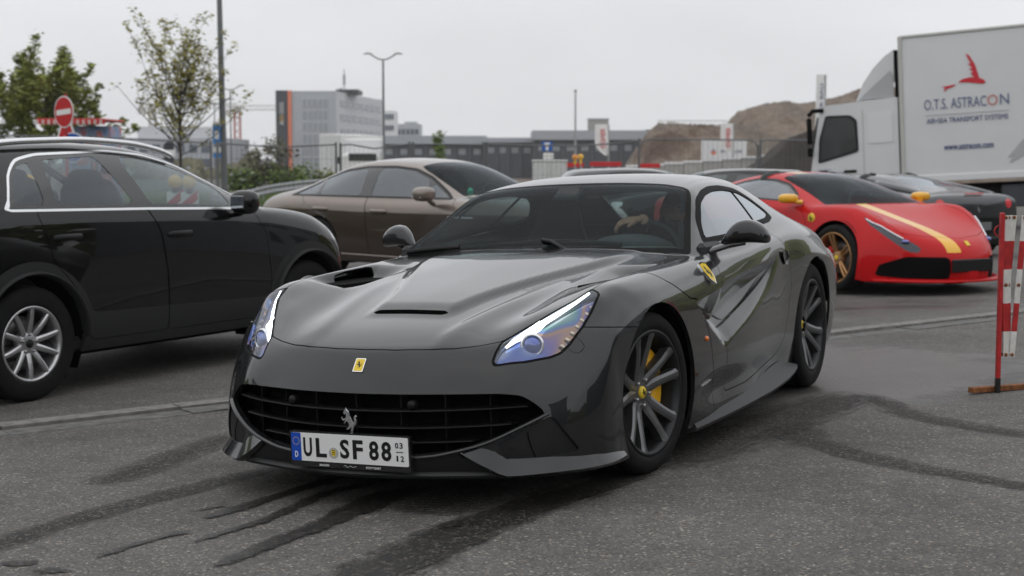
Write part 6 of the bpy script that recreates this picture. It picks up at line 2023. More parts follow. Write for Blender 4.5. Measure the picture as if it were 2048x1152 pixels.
fence_panel([(-11.75, 42, 1.96), (-10.2, 42, 1.90), (-8.52, 42, 1.80)], 'mesh fence panel crossing in front of the young tree', ZB)
fence_panel([(-8.33, 42, 1.80), (-6.6, 42, 1.69), (-4.98, 42, 1.76)], 'sagging mesh fence panel in front of the orange striped building', ZB)
fence_panel([(-4.85, 42, 1.74), (-4.6, 42, 1.77), (-3.9, 42, 1.65), (-2.9, 42, 1.78)], 'mesh fence panel with a kinked rail in front of the white lorry box', ZB)
fence_panel([(-2.80, 42, 1.77), (-1.8, 42, 1.77), (-.8, 42, 1.76)], 'mesh fence panel right of the street lamp', ZB)
fence_panel([(-.70, 42, 1.77), (.6, 42, 1.74), (1.9, 42, 1.72), (3.6, 42, 1.86)], 'mesh fence panel above the grey cabinet', ZB)
fence_panel([(3.68, 43, 1.70), (3.8, 43, 1.86), (4.0, 43, 1.93), (6.9, 43, 1.90), (7.05, 43, 1.84), (7.12, 43, 1.7)], 'mesh fence panel with rounded corners before the earth mound', ZB)
fence_panel([(7.2, 43, 1.84), (7.35, 43, 1.90), (10.6, 43, 1.90), (10.8, 43, 1.8)], 'mesh fence panel reaching behind the white lorry cab', ZB)

# crash barrier
def crash_barrier(pts, label):
    r = thing('crash_barrier', label, 'crash barrier', (pts[0][0], pts[0][1], gz(*pts[0][:2])))
    P = dense(pts, 30) - np.array(r.location)
    prof = [(0, .15), (.05, .12), (.05, .06), (0, .03), (0, -.03), (.05, -.06), (.05, -.12), (0, -.15)]
    V, F = [], []
    for p in P:
        for a, b in prof: V.append((p[0], p[1] - a, p[2] + b))
    for i in range(len(P) - 1):
        for k in range(7): F.append((i * 8 + k, i * 8 + k + 1, i * 8 + 9 + k, i * 8 + 8 + k))
    MB().add(V, F, True).build('rail', MATS['galvanised'], r)
    for i in range(1, 30, 4):
        p = P[i]
        MB().box((p[0], p[1] + .06, p[2] / 2 - .2), (.06, .10, p[2] + .5)).build('post', MATS['galvanised'], r)
crash_barrier([(-9.4, 46.5, .10), (-8.5, 47, .18), (-7.76, 48, .36), (-6.46, 50, .50), (-4.5, 52, .52), (-2, 54, .52)], 'curved grey steel crash barrier rising beside the bronze saloon')
crash_barrier([(-14, 72, .22), (-12.5, 70, .24), (-9.5, 70, .32), (-5, 70, .36)], 'further steel crash barrier in front of the hedge')

# grassy verge and pale building ground beyond the fence
def patch(name, x0, x1, y0, y1, m, off, kind='structure'):
    xs = np.linspace(x0, x1, 30); ys = np.linspace(y0, y1, 20)
    return sheet(name, list(xs), list(ys), MATS[m], off, kind)
patch('grass_verge', -16, -3.5, 45.5, 69, 'grass', .006)
patch('gravel_ground', -2, 60, 50, 68, 'gravel_pale', .006)
patch('earth_ground', -2, 120, 68.1, 200, 'earth_tan', .006)
def tufts(name, x0, x1, y0, y1, n, h, m):
    rng = random.Random(7); mb = MB()
    for _ in range(n):
        x, y = rng.uniform(x0, x1), rng.uniform(y0, y1); z = gz(x, y)
        a = rng.uniform(0, 6.28); hh = h * rng.uniform(.5, 1.3); w = .03
        mb.add([(x - w * math.cos(a), y - w * math.sin(a), z), (x + w * math.cos(a), y + w * math.sin(a), z), (x + rng.uniform(-.08, .08), y + rng.uniform(-.08, .08), z + hh)], [(0, 1, 2)])
    o = mb.build(name, MATS[m]); tag(o, kind='stuff')
tufts('grass', -12, -4.5, 45.6, 62, 9000, .22, 'leaf_bush')

# ------------------------------------------------------------------ trees and bushes
def leaves_into(m, rng, c, n, r, size):
    for _ in range(n):
        d_ = np.array([rng.gauss(0, 1), rng.gauss(0, 1), rng.gauss(0, 1)]) * r * .5
        p = np.array(c) + d_
        a, b = rng.uniform(0, 6.28), rng.uniform(-1.2, 1.2)
        u = np.array([math.cos(a), math.sin(a), .3 * rng.uniform(-1, 1)]); v = np.array([-math.sin(a) * math.cos(b), math.cos(a) * math.cos(b), math.sin(b)])
        s_ = size * rng.uniform(.6, 1.3)
        m.add([p - u * s_, p + v * s_ * .5, p + u * s_, p - v * s_ * .5], [(0, 1, 2, 3)])

def tree(label, x, y, h, trunk_h, spread, seed, leaf_mat, dense_=1.0, leaf=.075, lean=0, upright=.9, nb=16, name='tree', r0=.07):
    rng = random.Random(seed)
    z = gz(x, y)
    r = thing(name, label, 'tree', (x, y, z), group='young trees round the site')
    tr, lv = MB(), MB()
    top = np.array([lean, 0, h * .80])
    trunk = [np.array([lean * t * t + .05 * math.sin(4 * t), .04 * math.sin(5 * t + 1), h * .80 * t]) for t in np.linspace(0, 1, 9)]
    tr.tube(trunk, list(np.linspace(r0, .012, 9)), 8)
    def branch(p, d, L, rad_, depth):
        pts = [p]; q = p.copy(); dd = d.copy()
        k = 5
        for i in range(k):
            dd = dd + np.array([rng.gauss(0, .10), rng.gauss(0, .10), .10 * upright]); dd /= np.linalg.norm(dd)
            q = q + dd * L / k; pts.append(q.copy())
        tr.tube(pts, list(np.linspace(rad_, rad_ * .3, k + 1)), 4, cap=False)
        if depth == 0:
            for i in range(1, k + 1):
                leaves_into(lv, rng, pts[i], int(4 * dense_), .17, leaf)
            leaves_into(lv, rng, pts[-1], int(3 * dense_), .10, leaf)
            return
        for j in range(3 + (depth > 1)):
            i = rng.randint(1, k)
            a = rng.uniform(0, 6.28)
            nd = dd * .55 + np.array([math.cos(a), math.sin(a), rng.uniform(.0, .6)]) * .75
            branch(pts[i], nd / np.linalg.norm(nd), L * rng.uniform(.45, .7), rad_ * .55, depth - 1)
        leaves_into(lv, rng, pts[-1], int(4 * dense_), .15, leaf)
    for i in range(nb):
        t = trunk_h / h + (1 - trunk_h / h) * (i / nb) ** .9 * .78
        p = np.array([np.interp(t, np.linspace(0, 1, 9) * .8 / .8 * 1.0, [q[j] for q in trunk]) for j in range(3)]) if False else None
        zz = t * h
        p = np.array([np.interp(zz, [q[2] for q in trunk], [q[j] for q in trunk]) for j in range(3)])
        a = i * 2.4 + rng.uniform(-.4, .4)
        el = .35 + .9 * (i / nb) * upright
        d_ = np.array([math.cos(a) * math.cos(el), math.sin(a) * math.cos(el), math.sin(el)])
        L = spread * (1.05 - .45 * abs(i / nb - .25)) * rng.uniform(.8, 1.15)
        branch(p, d_, L, r0 * .34, 1)
    tr.build('trunk', MATS['bark'], r)
    c = lv.build('crown', MATS[leaf_mat], r); return r
tree('young maple with sparse olive leaves and upright twigs behind the black SUV', -9.9, 44, 3.8, 1.6, 2.35, 11, 'leaf_olive', 2.5, .066, .1, 1.0, 24)
tree('denser green tree at the left edge behind the no-entry sign', -16.3, 52, 3.35, 1.0, 2.5, 5, 'leaf_green', 7.5, .09, .1, .8, 28)
tree('second green tree cut by the left edge of the picture', -18.4, 50, 3.2, .9, 2.4, 15, 'leaf_green', 7.5, .09, -.1, .8, 26)
tree('small bright green sapling in front of the dark hall', -3.05, 62, 2.6, .8, .55, 8, 'leaf_bush', 1.4, .07, 0, 1.2, 9, r0=.04)

def bush(label, x, y, w, h, seed, m, n=900):
    rng = random.Random(seed); mb = MB(); st = MB()
    z = gz(x, y)
    r = thing('bush', label, 'bush', (x, y, z), group='bushes along the fence')
    for k in range(14):
        a = rng.uniform(0, 6.28); p = np.array([math.cos(a) * w * .35 * rng.random(), math.sin(a) * w * .3 * rng.random(), 0])
        t = p + np.array([rng.gauss(0, w * .2), rng.gauss(0, w * .15), h * rng.uniform(.6, 1.0)])
        st.tube([p, (p + t) / 2 + np.array([rng.gauss(0, .1), rng.gauss(0, .1), 0]), t], [.03, .02, .006], 4)
        leaves_into(mb, rng, t, n // 40, w * .22, .10)
        leaves_into(mb, rng, (p + t) / 2, n // 30, w * .26, .10)
    st.build('stems', MATS['bark'], r); mb.build('foliage', MATS[m], r)
bush('tall dull brown-green bush behind the fence left of the orange stripe', -10.35, 63, 1.6, 2.2, 3, 'leaf_bush_dull', 1800)
bush('low bright green hedge at the foot of the building', -9.3, 62, 2.0, .95, 4, 'leaf_bush', 1600)
bush('low green hedge left of the brown-green bush', -11.4, 62.5, 1.7, .9, 9, 'leaf_bush', 1300)
bush('low dark green hedge left of the white lorry box', -8.0, 63, 1.3, .85, 6, 'leaf_green', 1000)

# ------------------------------------------------------------------ poles, lamps and signs
def disc_poly(r, n=40): return [(r * math.cos(2 * math.pi * i / n), r * math.sin(2 * math.pi * i / n)) for i in range(n)]
def plate_fn(c, yaw, roll=0.0):
    """maps panel coordinates (a right, b up, h towards the viewer) to the place"""
    ca, sa = math.cos(yaw), math.sin(yaw); cr_, sr = math.cos(roll), math.sin(roll)
    def fn(a, b, h):
        a, b = a * cr_ - b * sr, a * sr + b * cr_
        return (c[0] + a * ca + h * sa, c[1] + a * sa - h * ca, c[2] + b)
    return fn
def letters(name, s, c, yaw, roll, size, m, parent, h=.004, sx=1.0, up=False, align='CENTER', off=0.0, wd=None):
    t = text_obj(name, s, size, m, parent, extrude=.003, align=align, sx=sx, offset=off)
    fn = plate_fn(c, yaw, roll)
    if wd:
        xs = [v.co.x for v in t.data.vertices]; k = wd / (max(xs) - min(xs)); mid = (max(xs) + min(xs)) / 2 if align == 'CENTER' else 0
    else: k, mid = 1, 0
    for v in t.data.vertices:
        a, b = (v.co.x - mid) * k, v.co.y
        if up: a, b = -b, a
        v.co = fn(a, b, h + v.co.z)
    return t

def noentry():
    r = thing('no_entry_sign', 'round red no-entry sign with a white bar, on a post above a blue sign', 'road sign', (-8.86, 29.5, gz(-8.86, 29.5)))
    z = 2.27 - r.location.z
    MB().tube([(0, .04, 0), (0, .04, z + .36)], .030, 8).build('post', MATS['barrier_red'], r)
    fn = plate_fn((-.03, 0, z), rad(-38), rad(4))
    p = MB().prism(disc_poly(.315), -.01, 0, fn).build('sign_panel', MATS['sign_white'], r)
    MB().prism(disc_poly(.292), 0, .004, fn).build('red_field', MATS['sign_red'], p)
    MB().prism([(-.235, -.052), (.235, -.052), (.235, .052), (-.235, .052)], .004, .008, fn).build('white_bar', MATS['sign_white'], p)
    fn = plate_fn((.13, 0, z - .70), rad(-20))
    p = MB().prism(disc_poly(.30), -.01, 0, fn).build('blue_sign', MATS['sign_white'], r)
    MB().prism(disc_poly(.28), 0, .004, fn).build('blue_field', MATS['sign_blue'], p)
noentry()
def triangle_sign():
    z0 = gz(-9.3, 31)
    r = thing('warning_sign', 'red triangular warning sign with white edges half hidden behind the no-entry sign', 'road sign', (-9.3, 31, z0))
    fn = plate_fn((0, 0, 1.75 - z0), rad(-10))
    MB().tube([(0, .04, 0), (0, .04, 2.2)], .03, 8).build('post', MATS['galvanised'], r)
    p = MB().prism(rpoly([(-.36, -.40), (.36, -.40), (.06, .50), (-.06, .50)], .05), -.01, 0, fn).build('sign_panel', MATS['sign_white'], r)
    MB().prism(rpoly([(-.30, -.36), (.30, -.36), (.04, .45), (-.04, .45)], .04), 0, .004, fn).build('red_field', MATS['sign_red'], p)
triangle_sign()

def tall_pole():
    r = thing('tall_pole', 'tall dark grey pole rising out of the picture with a blue parking sign', 'pole', (-8.98, 46, gz(-8.98, 46)))
    MB().tube([(.06, 0, 0), (.02, 0, 3), (-.02, 0, 7.5)], [.105, .095, .075], 12).build('shaft', MATS['pole_grey'], r)
    z0 = r.location.z
    for zc, hh, mt in ((2.08, .56, 'sign_lightblue'), (1.62, .16, 'sign_white'), (1.44, .14, 'sign_lightblue'), (2.42, .12, 'sign_white')):
        fn = plate_fn((-.14, -.12, zc - z0), 0)
        p = MB().prism(rpoly([(-.12, -hh / 2), (.12, -hh / 2), (.12, hh / 2), (-.12, hh / 2)], .02, 2), -.01, .0, fn).build('sign_panel', MATS[mt], r)
        if hh > .5: MB().prism(rpoly([(-.07, -.13), (.07, -.13), (.07, .12), (-.07, .12)], .02, 2), 0, .004, fn).build('white_field', MATS['sign_white'], p)
tall_pole()

def double_lamp(label, x, y, h, aw, yaw=0, r0=.085):
    z0 = gz(x, y)
    r = thing('street_lamp', label, 'street lamp', (x, y, z0), rz=yaw, group='street lamps')
    H = h - z0
    MB().tube([(0, 0, 0), (0, 0, H * .4), (0, 0, H)], [r0 * 1.25, r0, r0 * .7], 10).build('shaft', MATS['pole_grey'], r)
    for s in (-1, 1):
        pts = [(0, 0, H - .05), (s * aw * .25, 0, H + .02), (s * aw * .55, 0, H + .22), (s * aw * .62, 0, H + .30)]
        a = MB().tube(pts, .045, 8).build('arm', MATS['pole_grey'], r)
        MB().tube([(s * aw * .56, 0, H + .30), (s * aw * .78, 0, H + .36), (s * aw * 1.0, 0, H + .30)], [.07, .10, .06], 8, squash=(.55, 1.2)).build('lamp_head', MATS['pole_grey'], a)
double_lamp('dark double-armed street lamp in front of the pale office blocks', -7.95, 92, 7.45, 1.2)
double_lamp('distant double-armed street lamp half hidden by the tall pole', -24.6, 130, 7.35, 1.25, r0=.07)
for x, y, h, lab in ((-24.5, 110, 4.6, 'faint distant street lamp left of the young maple'), (-21.0, 105, 5.2, 'faint distant street lamp behind the young maple')):
    double_lamp(lab, x, y, h, 1.4, r0=.05)
r = thing('mast', 'slim pale mast standing right of centre against the sky', 'mast', (4.05, 95, gz(4.05, 95)))
MB().tube([(0, 0, 0), (0, 0, 5.65 - r.location.z)], [.09, .055], 8).build('shaft', MATS['galvanised'], r)
MB().box((0, 0, 5.66 - r.location.z), (.2, .2, .14), bev=.03).build('mast_head', MATS['galvanised'], r)

def info_sign():
    r = thing('pedestrian_sign', 'small blue square sign with a white figure above white panels, over the grey cabinet', 'road sign', (1.30, 55, gz(1.3, 55)))
    z0 = r.location.z
    MB().tube([(.02, .05, 0), (.02, .05, 1.95 - z0)], .03, 8).build('post', MATS['galvanised'], r)
    fn = plate_fn((0, 0, 1.80 - z0), 0)
    p = MB().prism(rpoly([(-.20, -.17), (.20, -.17), (.20, .17), (-.20, .17)], .03, 2), -.01, 0, fn).build('sign_panel', MATS['sign_blue'], r)
    m = MB(); m.prism([(-.05, -.14), (.05, -.14), (.05, .08), (-.05, .08)], 0, .004, fn); m.prism([(-.11, .08), (.11, .08), (.11, .13), (-.11, .13)], 0, .004, fn)
    m.build('white_figure', MATS['sign_white'], p)
    for zc in (1.50, 1.37):
        fn = plate_fn((.05, 0, zc - z0), 0)
        MB().prism([(-.19, -.055), (.19, -.055), (.19, .055), (-.19, .055)], -.01, 0, fn).build('text_panel', MATS['sign_white'], r)
info_sign()

def mirror_sign():
    r = thing('traffic_sign', 'dark backs of two round signs with a white panel between, right of the young maple', 'road sign', (-9.25, 40, gz(-9.25, 40)))
    z0 = r.location.z
    MB().tube([(0, .05, 0), (0, .05, 1.75 - z0)], .03, 8).build('post', MATS['galvanised'], r)
    for zc in (1.66, 1.32):
        MB().prism(disc_poly(.14), -.01, .01, plate_fn((0, 0, zc - z0), 0)).build('round_sign', MATS['dark_cladding'], r)
    MB().prism([(-.14, -.09), (.14, -.09), (.14, .09), (-.14, .09)], -.012, .014, plate_fn((.02, 0, 1.49 - z0), 0)).build('white_panel', MATS['sign_white'], r)
mirror_sign()

# warning boards seen through the SUV's windows
def warning_board(x, y, label):
    z0 = gz(x, y)
    r = thing('warning_board', label, 'barrier', (x, y, z0), group='warning boards behind the SUV')
    MB().box((0, 0, .55), (.26, .03, .94), bev=.01).build('board', MATS['sign_white'], r)
    for k in range(3):
        fn = plate_fn((0, -.017, .24 + k * .30), 0)
        MB().prism([(-.12, -.12), (.12, .08), (.12, .22), (-.12, .02)], 0, .003, fn).build('red_stripe', MATS['sign_red'], r)
    m = MB().lathe([(0, -.05), (.09, -.045), (.105, 0), (.09, .045), (0, .05)], 20, 'y', (0, -.02, 1.17))
    l = m.build('warning_lamp', MATS['warn_yellow'], r)
    MB().box((0, .0, 1.06), (.10, .08, .12), bev=.02).build('lamp_battery', MATS['dark_cladding'], l)
    MB().box((0, 0, .05), (.6, .3, .10), bev=.02).build('foot', MATS['dark_cladding'], r)
warning_board(-5.0, 22, 'red and white warning board with a yellow lamp, behind the SUV front window')
warning_board(-4.68, 21.5, 'second red and white warning board right beside the first, behind the SUV')
warning_board(-7.35, 22.5, 'red and white warning board seen through the rear quarter window of the SUV')
# traffic cone behind the coupe
def cone(x, y, label):
    z0 = gz(x, y)
    r = thing('traffic_cone', label, 'traffic cone', (x, y, z0))
    MB().box((0, 0, .015), (.38, .38, .03), bev=.01).build('foot', MATS['dark_cladding'], r)
    for a, b, mt in ((.03, .26, 'barrier_white'), (.26, .52, 'sign_red'), (.52, .62, 'barrier_white'), (.62, .75, 'sign_red')):
        f = lambda z: .145 - .115 * (z / .75)
        MB().lathe([(f(a), a), (f(b), b)] + ([(0, b)] if b == .75 else []), 20).build('cone_band', MATS[mt], r)
cone(-.13, 12.2, 'red and white traffic cone seen through the coupe side window')

# yellow site lamps, red boards, grey cabinet
def cabinet():
    r = thing('utility_cabinet', 'pale grey street cabinet with a ribbed door behind the coupe roof', 'cabinet', (1.27, 50, gz(1.27, 50)))
    z0 = r.location.z; H = 1.24 - z0
    MB().box((0, 0, H / 2), (1.16, .45, H), bev=.01).build('case', MATS['cabinet_grey'], r)
    MB().box((0, 0, H + .03), (1.22, .52, .07), bev=.02).build('lid', MATS['cabinet_grey'], r)
    for k in (-.28, .28): MB().box((k, -.235, H / 2), (.53, .02, H - .10), bev=.008).build('door', MATS['cabinet_grey'], r)
cabinet()
def site_lamp(x, y, z, label, mt):
    z0 = gz(x, y)
    r = thing('warning_lamp', label, 'warning lamp', (x, y, z0))
    MB().tube([(0, 0, 0), (0, 0, z - z0)], .03, 6).build('post', MATS['galvanised'], r)
    MB().lathe([(0, -.06), (.10, -.05), (.12, 0), (.10, .05), (0, .06)], 18, 'y', (0, 0, z - z0)).build('lens', MATS[mt], r)
    MB().box((0, 0, z - z0 - .2), (.10, .10, .18), bev=.02).build('battery_box', MATS['warn_yellow'], r)
site_lamp(2.55, 60, 1.40, 'orange round site warning lamp beside the slim mast', 'warn_orange')
site_lamp(2.80, 60.5, 1.42, 'yellow site warning lamp right of the orange one', 'warn_yellow')
def red_board(x0, x1, y, z, label):
    z0 = gz((x0 + x1) / 2, y)
    r = thing('site_barrier', label, 'barrier', ((x0 + x1) / 2, y, z0))
    MB().box((0, 0, z - z0), (x1 - x0, .03, .18), bev=.01).build('board', MATS['sign_red'], r)
    for s in (-1, 1): MB().box((s * (x1 - x0) * .42, .04, (z - z0) / 2), (.06, .05, z - z0)).build('post', MATS['galvanised'], r)
red_board(2.1, 3.0, 62, 1.08, 'short red site barrier board behind the yellow lamps')
red_board(3.2, 4.5, 61, 1.12, 'long red site barrier board behind the grey parked car')
red_board(5.3, 6.2, 62, 1.05, 'small red site barrier board left of the black parked car')

# flags
def flag(x, y, z0f, z1f, w, label, word, mt, taper=True, logo=False):
    zg = gz(x, y)
    r = thing('beach_flag', label, 'flag', (x, y, zg), group='advertising flags')
    MB().tube([(w / 2 + .03, 0, 0), (w / 2 + .03, 0, z1f - zg)], .035, 8).build('flagpole', MATS['galvanised'], r)
    n = 14; V = []; F = []
    for i in range(n + 1):
        t = i / n; z = z0f + (z1f - z0f) * t - zg
        xl = -w / 2 + (w * .75 * max(0, 1 - t / .38)**1.6 if taper else 0)
        for k in range(5):
            a = k / 4; x_ = xl + (w / 2 - xl) * a
            V.append((x_, .05 * math.sin(3 * t + 4 * a), z))
    for i in range(n):
        for k in range(4): F.append((i * 5 + k, i * 5 + k + 1, i * 5 + 6 + k, i * 5 + 5 + k))
    c = MB().add(V, F, True).build('flag_cloth', MATS['sign_white'], r)
    H = z1f - z0f
    t = letters('flag_letters', word, (w * .12, -.09, (z0f + z1f) / 2 + (.06 * H) - zg), 0, 0, w * .55, MATS[mt], c, up=True, wd=H * .62)
flag(4.22, 70, 1.50, 2.95, .62, 'white beach flag with red letters in front of the dark hall', 'ESSMER', 'print_red')
flag(10.85, 75, 1.55, 3.11, .62, 'white beach flag with red letters above the white site box', 'ESSMER', 'print_red')
flag(13.67, 66, 1.9, 5.05, .38, 'tall narrow white flag with blue letters beside the lorry cab', 'ESSMER BAU', 'print_navy', taper=False)

# white site box with a firm's name
def site_box():
    r = thing('site_container', 'white site container with a blue firm name and an orange-red logo', 'container', (11.42, 80, gz(11.42, 80)))
    z0 = r.location.z
    MB().box((0, 0, 1.76 - z0), (2.2, 1.8, 1.14), bev=.02).build('shell', MATS['facade_white'], r)
    MB().box((0, 0, (1.15 - z0) / 2), (2.2, 1.8, 1.15 - z0), bev=.01).build('underframe', MATS['facade_light'], r)
    c = letters('firm_name', 'BORNHAUSER', (.28, -.905, 1.72 - z0), 0, 0, .20, MATS['print_navy'], r, wd=1.15)
    MB().prism([(-.16, .0), (.16, .0), (.10, -.14), (0, -.18), (-.10, -.14)], 0, .006, plate_fn((-.68, -.905, 1.72 - z0), 0)).build('logo_base', MATS['orange_cladding'], r)
    MB().prism([(-.13, .03), (.13, .03), (.0, .12)], 0, .006, plate_fn((-.68, -.905, 1.72 - z0), 0)).build('logo_top', MATS['print_navy'], r)
site_box()
def low_wall():
    r = thing('site_wall', 'low white retaining wall rising towards the lorry, behind the parked cars', 'wall', (8.4, 66, gz(8.4, 66)))
    z0 = r.location.z
    for i in range(8):
        x = -2.9 + i * .85
        h = .98 + .065 * i
        MB().box((x, .0, (h - z0) / 2), (.83, .25, h - z0), bev=.01).build('wall_block', MATS['concrete'], r)
        MB().box((x, 0, h - z0 + .03), (.83, .34, .10), bev=.01).build('wall_coping', MATS['facade_white'], r)
low_wall()

# ------------------------------------------------------------------ earth mounds
def mound(label, pts, y, depth, seed, m, base):
    rng = np.random.RandomState(seed)
    nx, ny = 150, 46
    xs = np.linspace(pts[0][0], pts[-1][0], nx)
    top = np.interp(xs, [p[0] for p in pts], [p[1] for p in pts])
    V = []; F = []
    ph = rng.rand(20, 3) * 6.28; fr = 2 ** rng.uniform(-1, 4.2, 20)
    for j in range(ny):
        v = j / (ny - 1)
        for i in range(nx):
            prof = math.sin(math.pi * min(1, v * 1.08 + .0))**.8 if v < .5 else 1 - .15 * (v - .5)
            prof = min(1, (v / .5)) ** .85 if v < .5 else prof
            x, yy = xs[i], y - depth * .5 + depth * v
            nzv = sum(math.sin(x * fr[k] * .25 + ph[k, 0] + yy * fr[k] * .22 + ph[k, 1]) / (1 + fr[k]) ** .8 for k in range(20)) * .22
            z = base + (top[i] - base) * prof + (nzv + rng.uniform(-.22, .22) * min(1, (top[i] - base) * .15)) * prof * min(1, (top[i] - base) * .3) - (.5 if j == 0 else 0)
            V.append((x, yy, z))
    for j in range(ny - 1):
        for i in range(nx - 1): F.append((j * nx + i, j * nx + i + 1, (j + 1) * nx + i + 1, (j + 1) * nx + i))
    o = MB().add(V, F, True).build('earth_mound', MATS[m]); tag(o, label, 'earth mound', 'excavated earth'); return o
mound('big tan heap of excavated earth with a steep left flank, left of the lorry', [(22, -1), (25.5, 1.5), (27.5, 4.6), (30.0, 7.9), (32.0, 8.5), (34.8, 8.8), (37.8, 8.3), (41, 8.9), (44, 9.8), (60, 10), (75, 6)], 185, 30, 1, 'earth_tan', -1.6)
mound('lower grey-brown earth bank left of the big heap', [(13.0, -1.2), (14.9, 1.8), (16.3, 4.0), (17.6, 5.1), (20, 5.3), (22.8, 5.4), (27, 5.5), (32, 4.5), (36, 1)], 178, 16, 2, 'earth_tan', -1.6)
mound('dark heap of soil beside the lorry cab', [(8.9, -.2), (10.2, .8), (10.9, 1.2), (11.6, 1.75), (12.6, 2.0), (14, 1.9), (16, .4)], 62, 5, 3, 'earth_dark', -.3)

# ------------------------------------------------------------------ buildings
def slab(name, parent, x0, x1, y0, y1, z0, z1, m):
    return MB().box(((x0 + x1) / 2, (y0 + y1) / 2, (z0 + z1) / 2), (x1 - x0, y1 - y0, z1 - z0)).build(name, MATS[m], parent)
def office_orange():
    r = thing('office_building', 'grey office building with a dark sign tower, an orange stripe and a lettered sign', 'building', (-41.3, 260, -1.5))
    Z = 14.7
    slab('sign_tower', r, 0, 2.15, 0, 6, 0, Z, 'dark_cladding')
    slab('orange_stripe', r, 2.16, 2.75, -.25, 6, 0, Z - .02, 'orange_cladding')
    # front block turned a little, side block running back
    slab('front_wall', r, 2.76, 10.6, .1, 9, 0, Z - .1, 'facade_grey')
    # glazed grid on the front
    gx0, gx1 = 4.6, 9.2
    for i in range(5):
        for j in range(6):
            x = gx0 + (gx1 - gx0) * i / 5; z = 1.2 + j * 2.05
            f = MB().box((x + .44, .06, z + .95), (.86, .10, 1.9), bev=.02).build('window', MATS['facade_light'], r)
            MB().box((x + .44, -.0, z + .95), (.70, .06, 1.65)).build('pane', MATS['facade_glass'], f)
    # right flank, receding: wall facing right and back
    V = [(10.6, .1, 0), (15.2, 42, 0), (15.2, 42, Z - .15), (10.6, .1, Z - .15), (6, 42, 0), (6, 42, Z - .15)]
    MB().add(V, [(0, 1, 2, 3), (1, 4, 5, 2), (3, 2, 5)]).build('side_wall', MATS['facade_light'], r)
    d_ = np.array([4.6, 41.9, 0]); L = np.linalg.norm(d_); u = d_ / L; n = np.array([u[1], -u[0], 0])
    for j, z in enumerate((4.1, 6.9, 9.4, 11.9)):
        for i in range(7):
            a = np.array([10.6, .1, z]) + u * (3 + i * 5.3); b = a + u * 4.2
            P = [a + n * .06, b + n * .06, b + n * .06 + np.array([0, 0, 1.25]), a + n * .06 + np.array([0, 0, 1.25])]
            Q = [p - n * .3 for p in P]
            MB().add(P + Q, [(0, 1, 2, 3), (0, 4, 5, 1), (1, 5, 6, 2), (2, 6, 7, 3), (3, 7, 4, 0)]).build('window', MATS['window_band'], r)
    slab('roof_plant', r, 9.6, 13.6, 8, 16, Z - .2, Z + .55, 'dark_cladding')
    a = MB(); a.tube([(11.0, 9, Z), (11.0, 9, Z + 4.2)], .10, 6); a.tube([(11.0, 9, Z + 1.4), (11.0, 9, Z + 3.2)], .26, 8)
    a.tube([(10.4, 9, Z), (10.4, 9, Z + .9)], .2, 6)
    a.build('antenna', MATS['hall_light'], r)
    g = None
    zb = Z - 6.1
    for s, mt, z, w in (('A', 'sign_white', zb + .45, .75), ('KK', 'sign_amber', zb + 1.35, 1.05), ('ODIS', 'sign_white', zb + 3.0, 2.0)):
        letters('sign_letters', s, (1.07, -.02, z), 0, 0, 1.0, MATS[mt], r, up=True, wd=w)
mat('facade_glass', (.30, .32, .34), .2)
mat('sign_amber', (.75, .42, .06), .5)
office_orange()
def office_b():
    r = thing('office_building', 'pale stepped office block with dark window bands, behind the street lamp', 'building', (-33.5, 330, -2))
    slab('tower', r, 0, 4.2, 2, 12, 0, 16.5, 'facade_light')
    slab('front_wall', r, 0, 7.4, 0, 10, 0, 13.9, 'facade_white')
    for j in range(5):
        z = 2.2 + 2.45 * j
        slab('window_band', r, .2, 5.0, -.12, 0.0, z, z + 1.15, 'window_band')
        for i in range(3): slab('window', r, 5.4 + i * .66, 5.9 + i * .66, -.12, 0, z, z + 1.15, 'window_band')
    for j in range(2): slab('louvre', r, .3, 3.9, 1.85, 2, 14.4 + j, 14.8 + j, 'hall_light')
office_b()
def office_c():
    r = thing('office_building', 'small hazy grey office block at the end of the row', 'building', (-32.4, 400, -2))
    slab('front_wall', r, 0, 7.5, 0, 12, 0, 12.6, 'facade_grey')
    slab('roof_plant', r, 3.4, 6.6, 1, 8, 12.6, 13.2, 'hall_light')
    for j in range(4):
        for i in range(6): slab('window', r, .4 + i * 1.18, 1.3 + i * 1.18, -.12, 0, 2 + j * 2.6, 3.4 + j * 2.6, 'window_band')
office_c()
def hall(x0, x1, y, ztop, zeave, label, n, m='hall_grey'):
    r = thing('hall', label, 'building', (x0, y, -1.6))
    zt, ze = ztop + 1.6, zeave + 1.6
    slab('wall', r, 0, x1 - x0, 0, 20, 0, ze, m)
    slab('fascia', r, -.3, x1 - x0 + .3, -.8, 20, ze + .01, zt, 'hall_light')
    for i in range(n):
        x = (x1 - x0) * (i + .5) / n
        f = slab('window', r, x - .5, x + .5, -.10, 0, ze - 1.5, ze - .7, 'facade_glass')
    for i in range(n + 1):
        x = (x1 - x0) * i / n
        slab('pillar', r, x - .10, x + .10, -.5, -.1, 0, ze, 'hall_pillar')
hall(-23, -4.0, 214, 4.6, 3.4, 'long dark low hall behind the fence, left part', 9)
hall(-3.9, 3.0, 212, 4.3, 3.6, 'plain dark hall section behind the grey cabinet', 4)
hall(3.1, 21, 205, 5.2, 3.9, 'dark hall with a pale fascia behind the slim mast and the flag', 9)
def block_tower():
    r = thing('concrete_tower', 'grey concrete block tower above the dark hall', 'building', (12.4, 240, -1.6))
    slab('wall', r, 0, 3.2, 0, 4, 0, 9.2, 'concrete'); slab('roof_edge', r, -.1, 3.3, -.1, 4, 9.21, 9.4, 'hall_light')
    slab('annex', r, 5.5, 8.4, 0, 4, 0, 7.2, 'concrete'); slab('vent', r, 9.2, 10.2, 0, 2, 0, 7.6, 'dark_cladding')
block_tower()
